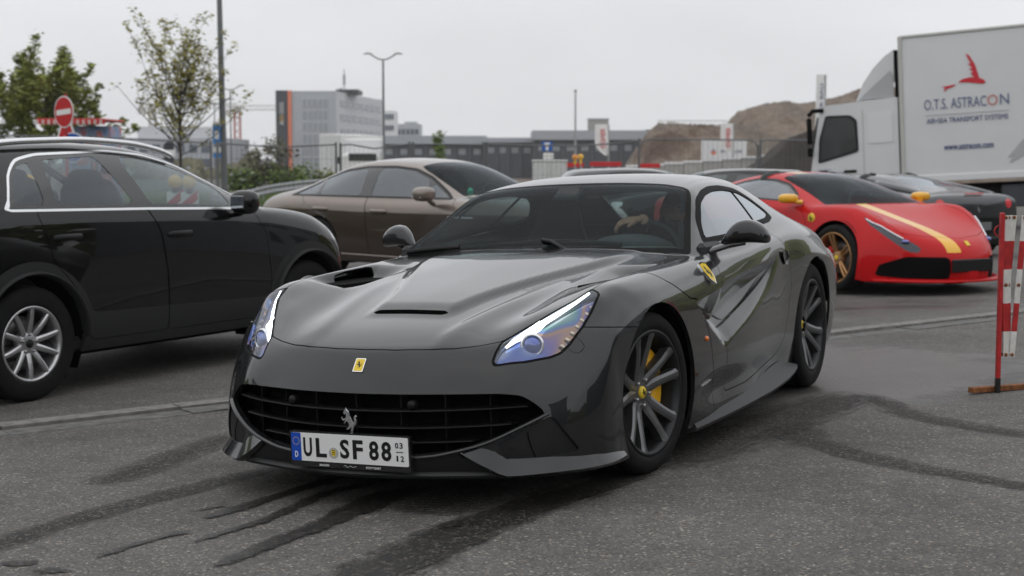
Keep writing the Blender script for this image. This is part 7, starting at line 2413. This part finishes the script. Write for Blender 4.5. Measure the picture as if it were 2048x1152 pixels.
def hazy_left():
    r = thing('distant_hall', 'wide hazy grey building behind the trees on the left', 'building', (-63, 240, -1.6))
    slab('wall', r, 0, 17, 0, 20, 0, 6.2, 'facade_grey')
    slab('roof_step', r, 2, 14, 2, 15, 6.2, 8.1, 'facade_light')
    for j in range(2):
        for i in range(8): slab('window', r, .8 + i * 2, 2.1 + i * 2, -.12, 0, 1.6 + j * 2.3, 2.9 + j * 2.3, 'window_band')
hazy_left()
def kiosk():
    r = thing('kiosk', 'fairground kiosk with a red and white scalloped awning and a blue painted wall', 'kiosk', (-15.0, 48, gz(-15, 48)))
    z0 = r.location.z
    MB().box((1.2, .8, (2.4 - z0) / 2), (1.6, 1.4, 2.4 - z0), bev=.02).build('booth', MATS['kiosk_mural'], r)
    MB().box((.95, .5, 2.58 - z0), (2.2, 2.4, .08), bev=.02).build('roof', MATS['sign_red'], r)
    for i in range(24):
        x = -.10 + i * .092
        MB().prism([(-.046, .06), (-.046, -.06), (-.025, -.09), (.025, -.09), (.046, -.06), (.046, .06)], -.01, .01, plate_fn((x, -.72, 2.52 - z0), 0)).build('awning_scallop', MATS['sign_red' if i % 2 else 'kiosk_pink'], r)
mat('kiosk_pink', (.60, .46, .43), .7)
mm = mat('kiosk_mural', (.35, .42, .55), .6)
_n = mm.node_tree; _t = _n.nodes.new('ShaderNodeTexCoord'); _x = _n.nodes.new('ShaderNodeTexNoise'); _x.inputs['Scale'].default_value = 2.6
_n.links.new(_t.outputs['Object'], _x.inputs['Vector']); _r = _n.nodes.new('ShaderNodeValToRGB')
for e_, p_, c_ in zip([_r.color_ramp.elements[0], _r.color_ramp.elements[1], _r.color_ramp.elements.new(.5), _r.color_ramp.elements.new(.6)], (.3, .75, .47, .58), ((.06, .14, .34), (.6, .62, .66), (.30, .42, .62), (.55, .16, .16))): e_.position = p_; e_.color = (*c_, 1)
_n.links.new(_x.outputs['Fac'], _r.inputs[0]); _n.links.new(_r.outputs[0], _n.nodes['Principled BSDF'].inputs['Base Color'])
kiosk()

# tower cranes far off
def crane(label, x, y, ztop, jib, cj, mt='crane_red'):
    r = thing('tower_crane', label, 'crane', (x, y, -2), group='distant cranes')
    H = ztop + 2
    m = MB(); w = .8
    for sx in (-1, 1):
        for sy in (-1, 1): m.box((sx * w, sy * w, H / 2), (.3, .3, H))
    k = int(H / 2.0)
    for i in range(k):
        z = i * 2.0
        m.tube([(-w, -w, z), (w, -w, z + 2)], .11, 4); m.tube([(w, -w, z), (-w, -w, z + 2)], .11, 4)
    m.build('mast', MATS[mt], r)
    j = MB()
    for z in (0, 1.2): j.box(((jib - cj) / 2, 0, H + z), (jib + cj, .35, .25))
    n = int((jib + cj) / 2.2)
    for i in range(n):
        a = -cj + (jib + cj) * i / n; b = -cj + (jib + cj) * (i + 1) / n
        j.tube([(a, 0, H), ((a + b) / 2, 0, H + 1.2), (b, 0, H)], .10, 4)
    j.build('jib', MATS['crane_grey'], r)
    MB().box((0, 0, H + .2), (2.2, 2, 1.6), bev=.1).build('cab', MATS['crane_grey'], r)
    MB().box((-cj + 1, 0, H - .8), (2, 1.5, 1.6)).build('counterweight', MATS['crane_grey'], r)
mat('crane_red', (.50, .20, .18), .6)
mat('crane_grey', (.52, .50, .47), .6)
crane('faint red tower crane right of the tall pole', -77.6, 420, 15, 17, 4)
crane('pale distant crane jib left of the young maple', -104, 430, 16, 25, 4, 'crane_grey')
crane('very faint distant crane above the earth bank', 46, 430, 11, 21, 4, 'crane_grey')

# hazy tree belt along the horizon
def belt(label, x0, x1, y, h, seed):
    rng = random.Random(seed); m = MB()
    for _ in range(int((x1 - x0) * 10)):
        x = rng.uniform(x0, x1); hh = h * (.55 + .3 * math.sin(x * .21 + seed) + .2 * math.sin(x * .53)) 
        c = (x, y + rng.uniform(-3, 3), -2 + rng.random()**.7 * (hh + 2))
        a = rng.uniform(0, 6.28); s_ = rng.uniform(.5, 1.1)
        u = np.array([math.cos(a), .4 * math.sin(a), .4 * rng.uniform(-1, 1)]) * s_; v = np.array([0, .3, 1]) * s_ * .7
        c = np.array(c); m.add([c - u, c - v, c + u, c + v], [(0, 1, 2, 3)])
    o = m.build('tree_belt', MATS['leaf_bush_dull']); tag(o, kind='stuff'); o['label'] = label
belt('hazy line of distant trees', -60, -34, 200, 2.6, 1)
belt('hazy line of distant bushes above the hall', 6, 34, 262, 6.6, 2)

# ------------------------------------------------------------------ lorries and vans
def astracon():
    th = rad(31); tilt = .056
    f = np.array([-math.cos(th), math.sin(th), 0]); l = np.array([-f[1], f[0], 0])
    f2 = f * math.cos(tilt) - np.array([0, 0, 1]) * math.sin(tilt); u2 = np.cross(f2, l)
    o = np.array([8.45, 31.7, 0])
    mw = Matrix(((f2[0], l[0], u2[0], o[0]), (f2[1], l[1], u2[1], o[1]), (f2[2], l[2], u2[2], -.16), (0, 0, 0, 1)))
    r = thing('lorry', 'white box lorry with a red bird emblem, blue lettering and a roof air deflector', 'lorry', mw=mw)
    # local: x forward along the lorry, y left (towards the viewer), z up; box front left edge at the origin
    L = 7.4
    MB().box((-L / 2, -1.25, 2.56), (L, 2.5, 3.05), bev=.03).build('box_body', MATS['lorry_white'], r)
    for z in (4.085,): MB().box((-L / 2, -1.25, z), (L + .06, 2.56, .07), bev=.02).build('roof_edge', MATS['lorry_trim'], r)
    MB().box((.0, .0, 2.56), (.09, .09, 3.1), bev=.02).build('corner_trim', MATS['lorry_trim'], r)
    MB().box((-L / 2, .01, 1.06), (L + .04, .05, .14), bev=.01).build('lower_trim', MATS['facade_white'], r)
    MB().box((-L / 2 + .4, -1.25, .78), (L + 1.5, 1.7, .28)).build('chassis', MATS['duct_black'], r)
    MB().box((-3.2, -.12, .62), (2.4, .10, .46), bev=.03).build('side_guard', MATS['dark_cladding'], r)
    for x in (-4.9, 1.55):
        for y, sd in ((-.02, 1), (-2.48, -1)):
            make_wheel(r, (x, y, .48 + .056 * x), .48, .28, .30, sd, style_multi(8, .03, .025, 0, -.06), MATS['alloy'], ncut=28)
    # cab: side outline extruded across, windows let in
    cab = rpoly([(.10, .72), (2.02, .62), (2.08, 1.30), (2.00, 1.75), (1.84, 2.60), (1.70, 2.76), (.10, 2.84)], .08, 4)
    fn = lambda a, b, h: (a, h, b)
    c = MB().prism(cab, -2.42, -.03, fn).build('cab', MATS['lorry_white'], r)
    win = rpoly([(.98, 1.72), (1.00, 2.40), (1.14, 2.52), (1.70, 2.54), (1.86, 2.02), (1.90, 1.50)], .06, 4)
    MB().prism(win, -.03, -.012, fn).build('window_seal', MATS['black_satin'], c)
    MB().prism(rpoly([(1.03, 1.76), (1.05, 2.36), (1.17, 2.47), (1.67, 2.48), (1.81, 2.00), (1.84, 1.56)], .05, 4), -.012, -.004, fn).build('side_window', MATS['lorry_window'], c)
    MB().prism(rpoly([(.22, 1.88), (.22, 2.52), (.76, 2.52), (.76, 1.88)], .06, 4), -.03, -.015, fn).build('side_panel', MATS['facade_white'], c)
    MB().prism([(.86, .95), (.86, 2.60), (.88, 2.60), (.88, .95)], -.032, -.020, fn).build('door_seam', MATS['lorry_trim'], c)
    MB().box((1.18, -.01, 1.30), (.28, .04, .06), bev=.015).build('door_handle', MATS['duct_black'], c)
    MB().box((1.98, -1.2, 2.10), (.06, 2.2, .85), R=roty(rad(-12))).build('windscreen', MATS['lorry_window'], c)
    m = MB(); m.tube([(1.74, -.02, 2.66), (1.98, .02, 2.66), (2.04, .10, 2.56)], .05, 8); m.box((2.04, .08, 2.22), (.09, .14, .58), bev=.03); m.box((2.04, .08, 1.76), (.09, .14, .20), bev=.03)
    m.build('wing_mirror', MATS['duct_black'], c)
    MB().box((1.50, -.30, 2.74), (.20, .10, .09), bev=.03).build('roof_lamp', MATS['duct_black'], c)
    m = MB()
    for k, w in enumerate((.30, .62, .50, .38)):
        m.box((1.92 - w / 2, -.024, 1.36 - k * .075), (w, .008, .030))
    m.build('door_lettering', MATS['print_faint'], c)
    # air deflector: curved top, folded side panel
    V = []; F = []
    prof = [(1.05, 2.82), (.90, 3.18), (.66, 3.50), (.40, 3.74), (.20, 3.86)]
    n = len(prof)
    for y in (-2.25, -.20):
        for x, z in prof: V.append((x, y, z))
    for i in range(n - 1): F.append((i, i + 1, n + i + 1, n + i))
    F += [tuple(range(n, 2 * n)) + (2 * n,), ]
    V.append((.22, -.20, 2.84))
    d_ = MB().add(V, F, False).build('air_deflector', MATS['lorry_white'], r)
    MB().add([(1.00, -.18, 2.84), (.26, -.12, 3.42), (.20, -.12, 3.30), (.20, -.08, 2.84)], [(0, 1, 2, 3), (3, 2, 1, 0)]).build('deflector_wing', MATS['deflector_grey'], d_)
    MB().box((.16, -1.2, 3.30), (.10, 1.9, 1.1)).build('deflector_back', MATS['duct_black'], d_)
    # lettering on the box side: text reads from the front towards the rear
    pf = lambda x0, z: (lambda a, b, h: (x0 - a, h, z + b))
    def words(s, xc, z, size, mt, wd, off=.0):
        t = text_obj('side_lettering', s, size, MATS[mt], r, extrude=.002, offset=off)
        xs = [v.co.x for v in t.data.vertices]; k = wd / (max(xs) - min(xs)); mid = (max(xs) + min(xs)) / 2
        for v in t.data.vertices: v.co = (xc - (v.co.x - mid) * k, .014 + v.co.z, z + v.co.y)
        return t
    XC = -1.36
    words('O.T.S. ASTRAC', XC + .235, 2.60, .31, 'print_navy2', 1.29); words('O', XC - .535, 2.605, .31, 'print_redlight', .21); words('N', XC - .775, 2.61, .31, 'print_navy2', .18)
    MB().prism([(-.86, -.006), (.86, -.006), (.86, .006), (-.86, .006)], .012, .016, lambda a, b, h: (XC - a, h, 2.385 + b)).build('lettering_rule', MATS['print_grey'], r)
    words('AIR\u2022SEA TRANSPORT SYSTEMS', XC, 2.26, .15, 'print_navy', 1.68)
    words('www.astracon.com', XC - .02, 1.70, .19, 'print_navy', 1.02, off=.003)
    P = lambda pts, mt, nm: MB().prism(pts, .012, .017, lambda a, b, h: (XC + .05 - a * .82, h, 3.07 + b * .62)).build(nm, MATS[mt], r)
    P([(-.13, -.06), (-.02, .04), (.16, .08), (.28, .07), (.18, .22), (.26, .25), (.15, .36), (.24, .38), (.12, .55), (.20, .54), (.10, .80), (.08, .88), (.16, .82), (.30, .50), (.36, .22), (.40, .04), (.50, -.02), (.56, -.12), (.48, -.17), (.30, -.13), (.10, -.08)], 'print_red', 'emblem_bird')
    P([(-.56, -.16), (-.46, -.20), (-.50, -.34), (-.40, -.24), (-.28, -.20), (-.18, -.13), (-.24, -.12), (-.40, -.15)], 'print_red', 'emblem_tail')
    MB().prism([(3.1, -1.0), (2.66, -.72), (2.2, -.95), (2.28, -.80), (2.16, -.84), (2.42, -.55), (2.66, -.30), (2.80, .25), (2.85, 1.0), (3.05, 1.45), (3.2, 1.75), (5.6, 1.6), (5.6, -.4), (4.2, -.9)], .012, .015, lambda a, b, h: (-a, h, 2.25 + b)).build('emblem_ghost', MATS['print_ghost'], r)
mat('lorry_window', (.055, .058, .056), .08, coat=1)
mat('print_faint', (.42, .43, .50), .5)
mat('print_navy2', (.13, .16, .27), .5)
mat('print_redlight', (.55, .20, .18), .5)
mat('print_ghost', (.42, .43, .44), .5)
mat('deflector_grey', (.38, .39, .40), .5)
astracon()

def box_lorry():
    r = thing('box_lorry', 'small white box lorry facing the camera beyond the fence, behind the bronze saloon', 'lorry', (-8.2, 80, -.9))
    zr = lambda z: z + .9
    a = MB()
    V = [(-2.55, 3.0, zr(.25)), (-.95, 0, zr(.25)), (-.95, 0, zr(2.62)), (-2.55, 3.0, zr(2.74)), (1.22, .3, zr(.25)), (1.22, .3, zr(2.56)), (-.4, 3.6, zr(2.70)), (-.4, 3.6, zr(.25))]
    a.add(V, [(0, 1, 2, 3), (1, 4, 5, 2), (2, 5, 6, 3), (4, 7, 6, 5), (0, 3, 6, 7)]).build('box_body', MATS['van_white'], r)
    for k in range(1, 8):
        t = k / 8; p = np.array([-2.55 + 1.6 * t, 3.0 - 3.0 * t, 0])
        MB().box((p[0] - .02, p[1] - .02, zr(1.45)), (.03, .03, 2.3)).build('box_rib', MATS['facade_light'], r)
    MB().box((.12, -.55, zr(.80)), (2.0, 1.1, 1.7), bev=.15).build('cab', MATS['van_white'], r)
    MB().box((.25, -1.10, zr(1.42)), (1.5, .08, .42), bev=.04).build('windscreen', MATS['lorry_window'], r)
    MB().box((-.92, -.5, zr(1.35)), (.06, .5, .45), bev=.03).build('side_window', MATS['lorry_window'], r)
    MB().box((-1.02, -.9, zr(1.25)), (.16, .10, .40), bev=.04).build('wing_mirror', MATS['duct_black'], r)
    MB().box((.15, .1, zr(1.98)), (2.1, .25, .9), bev=.1).build('roof_spoiler', MATS['facade_white'], r)
    for x in (-.75, .95): MB().lathe([(0, 0), (.35, 0), (.38, -.04), (.38, -.24), (0, -.26)], 20, 'x', (x, -.6, zr(-.5))).build('wheel', MATS['rubber'], r)
box_lorry()
def small_van():
    r = thing('van', 'small white van on the lower road, seen between the SUV and the saloon', 'van', (-22.1, 120, gz(-22.1, 120)))
    pr = rpoly([(-.9, .3), (.9, .3), (.92, .95), (.80, 1.55), (.68, 1.68), (-.68, 1.68), (-.80, 1.55), (-.92, .95)], .08)
    MB().prism(pr, 0, 3.6, lambda a, b, h: (a, h, b)).build('body', MATS['van_white'], r)
    MB().prism(rpoly([(-.66, 1.05), (.66, 1.05), (.58, 1.48), (-.58, 1.48)], .05), -.03, .0, lambda a, b, h: (a, h, b)).build('windscreen', MATS['lorry_window'], r)
    for s in (-1, 1):
        MB().box((s * .70, -.03, .72), (.20, .06, .14), bev=.02).build('headlight', MATS['warn_orange' if s < 0 else 'lamp_clear'], r)
        MB().lathe([(0, -.1), (.30, -.1), (.33, 0), (.30, .1), (0, .1)], 18, 'x', (s * .78, .7, .32)).build('wheel', MATS['rubber'], r)
    MB().box((0, -.03, .45), (1.7, .08, .2), bev=.03).build('bumper', MATS['dark_cladding'], r)
small_van()
# ------------------------------------------------------------------ what stands round the yard out of the picture (it shows in the paintwork)
def surround():
    rng = random.Random(21); m = MB()
    for k in range(5200):
        a = rad(rng.uniform(128, 412))                      # from the left round behind the camera to the right
        R = rng.uniform(40, 47)
        h = 6.2 + 2.2 * math.sin(a * 7) + 1.5 * math.sin(a * 17 + 1)
        z = rng.random()**.85 * h - .3
        c = np.array([R * math.cos(a), 4 + R * math.sin(a), z])
        s_ = rng.uniform(.5, 1.0); b = rng.uniform(0, 6.28)
        u = np.array([-math.sin(a), math.cos(a), rng.uniform(-.5, .5)]) * s_; v = np.array([.3 * math.cos(b), .3 * math.sin(b), 1]) * s_ * .8
        m.add([c - u, c - v, c + u, c + v], [(0, 1, 2, 3)])
    o = m.build('tree_belt', MATS['leaf_green']); tag(o, kind='stuff'); o['label'] = 'dark tree belt round the yard'
    for x, y, w, h, rz, wh in ((-34, 6, 16, 8, 1.3, 'to the left of the yard'), (-22, -24, 14, 9, .7, 'behind the camera on the left'), (2, -33, 20, 8, 0, 'straight behind the camera'), (26, -22, 15, 9.5, -.8, 'behind the camera on the right'), (37, 4, 18, 8.5, -1.4, 'to the right of the yard'), (35, 26, 12, 7, -2.0, 'beyond the right edge near the lorry')):
        r = thing('house', 'plain two-storey building ' + wh, 'building', (x, y, -.2), rz=rz, group='buildings round the yard')
        MB().box((0, 0, h / 2), (w, 8, h)).build('wall', MATS['hall_grey' if h > 8.4 else 'facade_grey'], r)
        MB().box((0, 0, h + .15), (w + .6, 8.6, .3)).build('roof', MATS['dark_cladding'], r)
        for j in range(2):
            for i in range(int(w / 2.4)):
                for s in (-1, 1): MB().box((-w / 2 + 1.4 + i * 2.4, s * 4.0, 2 + j * 3), (1.3, .12, 1.4)).build('window', MATS['window_band'], r)
surround()
# ------------------------------------------------------------------ the driver
def build_driver():
    mw = Matrix(np.vstack([np.hstack([CAR_M, CAR_T[:, None]]), [0, 0, 0, 1]]).tolist())
    m = MB(); Y = .375
    def limb(pts, rs): m.tube(dense(pts, 10), np.interp(np.linspace(0, 1, 10), np.linspace(0, 1, len(rs)), rs), 12)
    limb([(-1.78, Y, .40), (-1.86, Y, .58), (-1.90, Y, .76), (-1.90, Y, .86)], [.15, .145, .165, .12])
    blob(m, (-1.88, Y, .82), (.11, .20, .10))
    limb([(-1.89, Y, .88), (-1.86, Y, .95), (-1.83, Y, 1.0)], [.065, .058, .058])
    for s in (-1, 1):
        limb([(-1.74, Y + .10 * s, .40), (-1.50, Y + .11 * s, .52), (-1.30, Y + .11 * s, .54), (-1.12, Y + .10 * s, .40), (-.98, Y + .10 * s, .27)], [.10, .085, .068, .055, .042])
        blob(m, (-.93, Y + .10 * s, .25), (.12, .045, .04))
    limb([(-1.87, .185, .86), (-1.72, .19, .86), (-1.575, .25, .92), (-1.45, .30, .99), (-1.345, .345, 1.035)], [.066, .055, .047, .040, .029])
    limb([(-1.87, .565, .86), (-1.78, .62, .70), (-1.66, .62, .60), (-1.52, .56, .66), (-1.42, .53, .72)], [.066, .055, .047, .038, .028])
    def hand(wr, ex, ez, s):
        """palm and five separate fingers; ex along the hand, ez towards its back, s = thumb side"""
        wr, ex, ez = (np.array(v, float) for v in (wr, ex, ez)); ex /= np.linalg.norm(ex); ez -= ex * (ez @ ex); ez /= np.linalg.norm(ez); ey = np.cross(ez, ex) * s
        R = np.stack([ex, ey, ez], 1)
        blob(m, wr + ex * .048, (.052, .043, .016), R=R, sq=(.7, .7))
        for k, (o, L) in enumerate(((.036, .072), (.0125, .082), (-.0115, .076), (-.034, .060))):
            p = wr + ex * .088 + ey * o; P = [p - ex * .02, p]; d_ = ex.copy(); a = .35
            for f in (.45, .32, .25):
                d_ = ex * math.cos(a) - ez * math.sin(a); P.append(P[-1] + d_ * L * f); a += .55
            m.tube(P, [.010, .0095, .009, .0085, .007], 8)
        p = wr + ex * .03 + ey * .040
        m.tube([p - ey * .015, p + ex * .022 + ey * .016 - ez * .006, p + ex * .048 + ey * .022 - ez * .016], [.013, .011, .008], 8)
    hand((-1.335, .340, 1.036), (.35, -.86, -.10), (.25, .0, 1.0), 1)
    hand((-1.42, .53, .72), (.8, -.2, .5), (0, 1, .2), 1)
    # head: skull, face with brow, nose, chin and ears; looking ahead, turned a little to the camera side
    R = rotz(rad(14)) @ roty(rad(4)); c = np.array([-1.79, .368, 1.062])
    q = MB(); blob(q, (0, 0, 0), (.098, .077, .118), 28, 20)
    v = np.array(q.v); F = q.f
    x, y, z = v.T.copy()
    face = smoothstep(.0, .07, x)
    v[:, 1] *= 1 - .16 * smoothstep(-.01, -.11, z)
    v[:, 0] += face * (.022 * np.exp(-((z + .012) / .020)**2 - (y / .014)**2) + .008 * np.exp(-((z - .028) / .014)**2) - .008 * np.exp(-((z - .010) / .012)**2 - ((np.abs(y) - .032) / .016)**2) + .010 * np.exp(-((z + .088) / .022)**2 - (y / .03)**2) + .005 * np.exp(-((z + .050) / .007)**2 - (y / .028)**2))
    v[:, 0] -= .02 * smoothstep(-.03, -.11, z) * smoothstep(.02, -.05, x)
    m.add(v @ R.T + c, F, True)
    for s in (-1, 1): blob(m, c + R @ np.array([-.008, .078 * s, -.005]), (.020, .010, .032), R=R)
    me = m.mesh('person')
    o = link('person', me); 
    md = o.modifiers.new('remesh', 'REMESH'); md.mode = 'VOXEL'; md.voxel_size = .0048; md.use_smooth_shade = True
    dg = bpy.context.evaluated_depsgraph_get()
    me2 = bpy.data.meshes.new_from_object(o.evaluated_get(dg))
    o.modifiers.clear(); o.data = me2
    for k in ('cloth_dark', 'skin'): me2.materials.append(MATS[k])
    co = np.zeros(len(me2.polygons) * 3); me2.polygons.foreach_get('center', co); co = co.reshape(-1, 3)
    sk = (co[:, 2] > .945) & (co[:, 0] < -1.62) & (np.abs(co[:, 1] - .37) < .13)
    sk |= (co[:, 0] > -1.44) & (co[:, 2] > .66) & (co[:, 0] < -1.15)
    me2.polygons.foreach_set('material_index', sk.astype(int)); me2.polygons.foreach_set('use_smooth', [True] * len(co)); me2.update()
    o.matrix_world = mw
    tag(o, 'driver with shaved head and dark beard in the grey coupe, hand over the wheel', 'person')
    b = MB(); blob(b, (.058, 0, -.083), (.042, .056, .042), 18, 12); blob(b, (.091, 0, -.042), (.014, .034, .007))
    for s in (-1, 1): blob(b, (.045, .058 * s, -.055), (.035, .014, .040)); blob(b, (.088, .032 * s, .030), (.010, .018, .004))
    b.v = [tuple(R @ np.array(p) + c) for p in b.v]
    b.build('beard', MATS['beard'], o)
    e = MB()
    for s in (-1, 1): blob(e, (.080, .030 * s, .010), (.010, .011, .007))
    e.v = [tuple(R @ np.array(p) + c) for p in e.v]
    e.build('eyes', MATS['black_gloss'], o)
build_driver()
# ------------------------------------------------------------------ the damp air
def haze():
    MB_ = MB().box((-20, 200, 8.4), (380, 520, 22.4))
    m = bpy.data.materials.new('haze'); m.use_nodes = True
    n = m.node_tree; n.nodes.clear()
    o = n.nodes.new('ShaderNodeOutputMaterial'); v = n.nodes.new('ShaderNodeVolumePrincipled')
    v.inputs['Color'].default_value = (.985, .99, 1.0, 1); v.inputs['Density'].default_value = .0003; v.inputs['Anisotropy'].default_value = .2
    n.links.new(v.outputs[0], o.inputs['Volume'])
    h = MB_.build('haze', m); tag(h, kind='stuff')
haze()
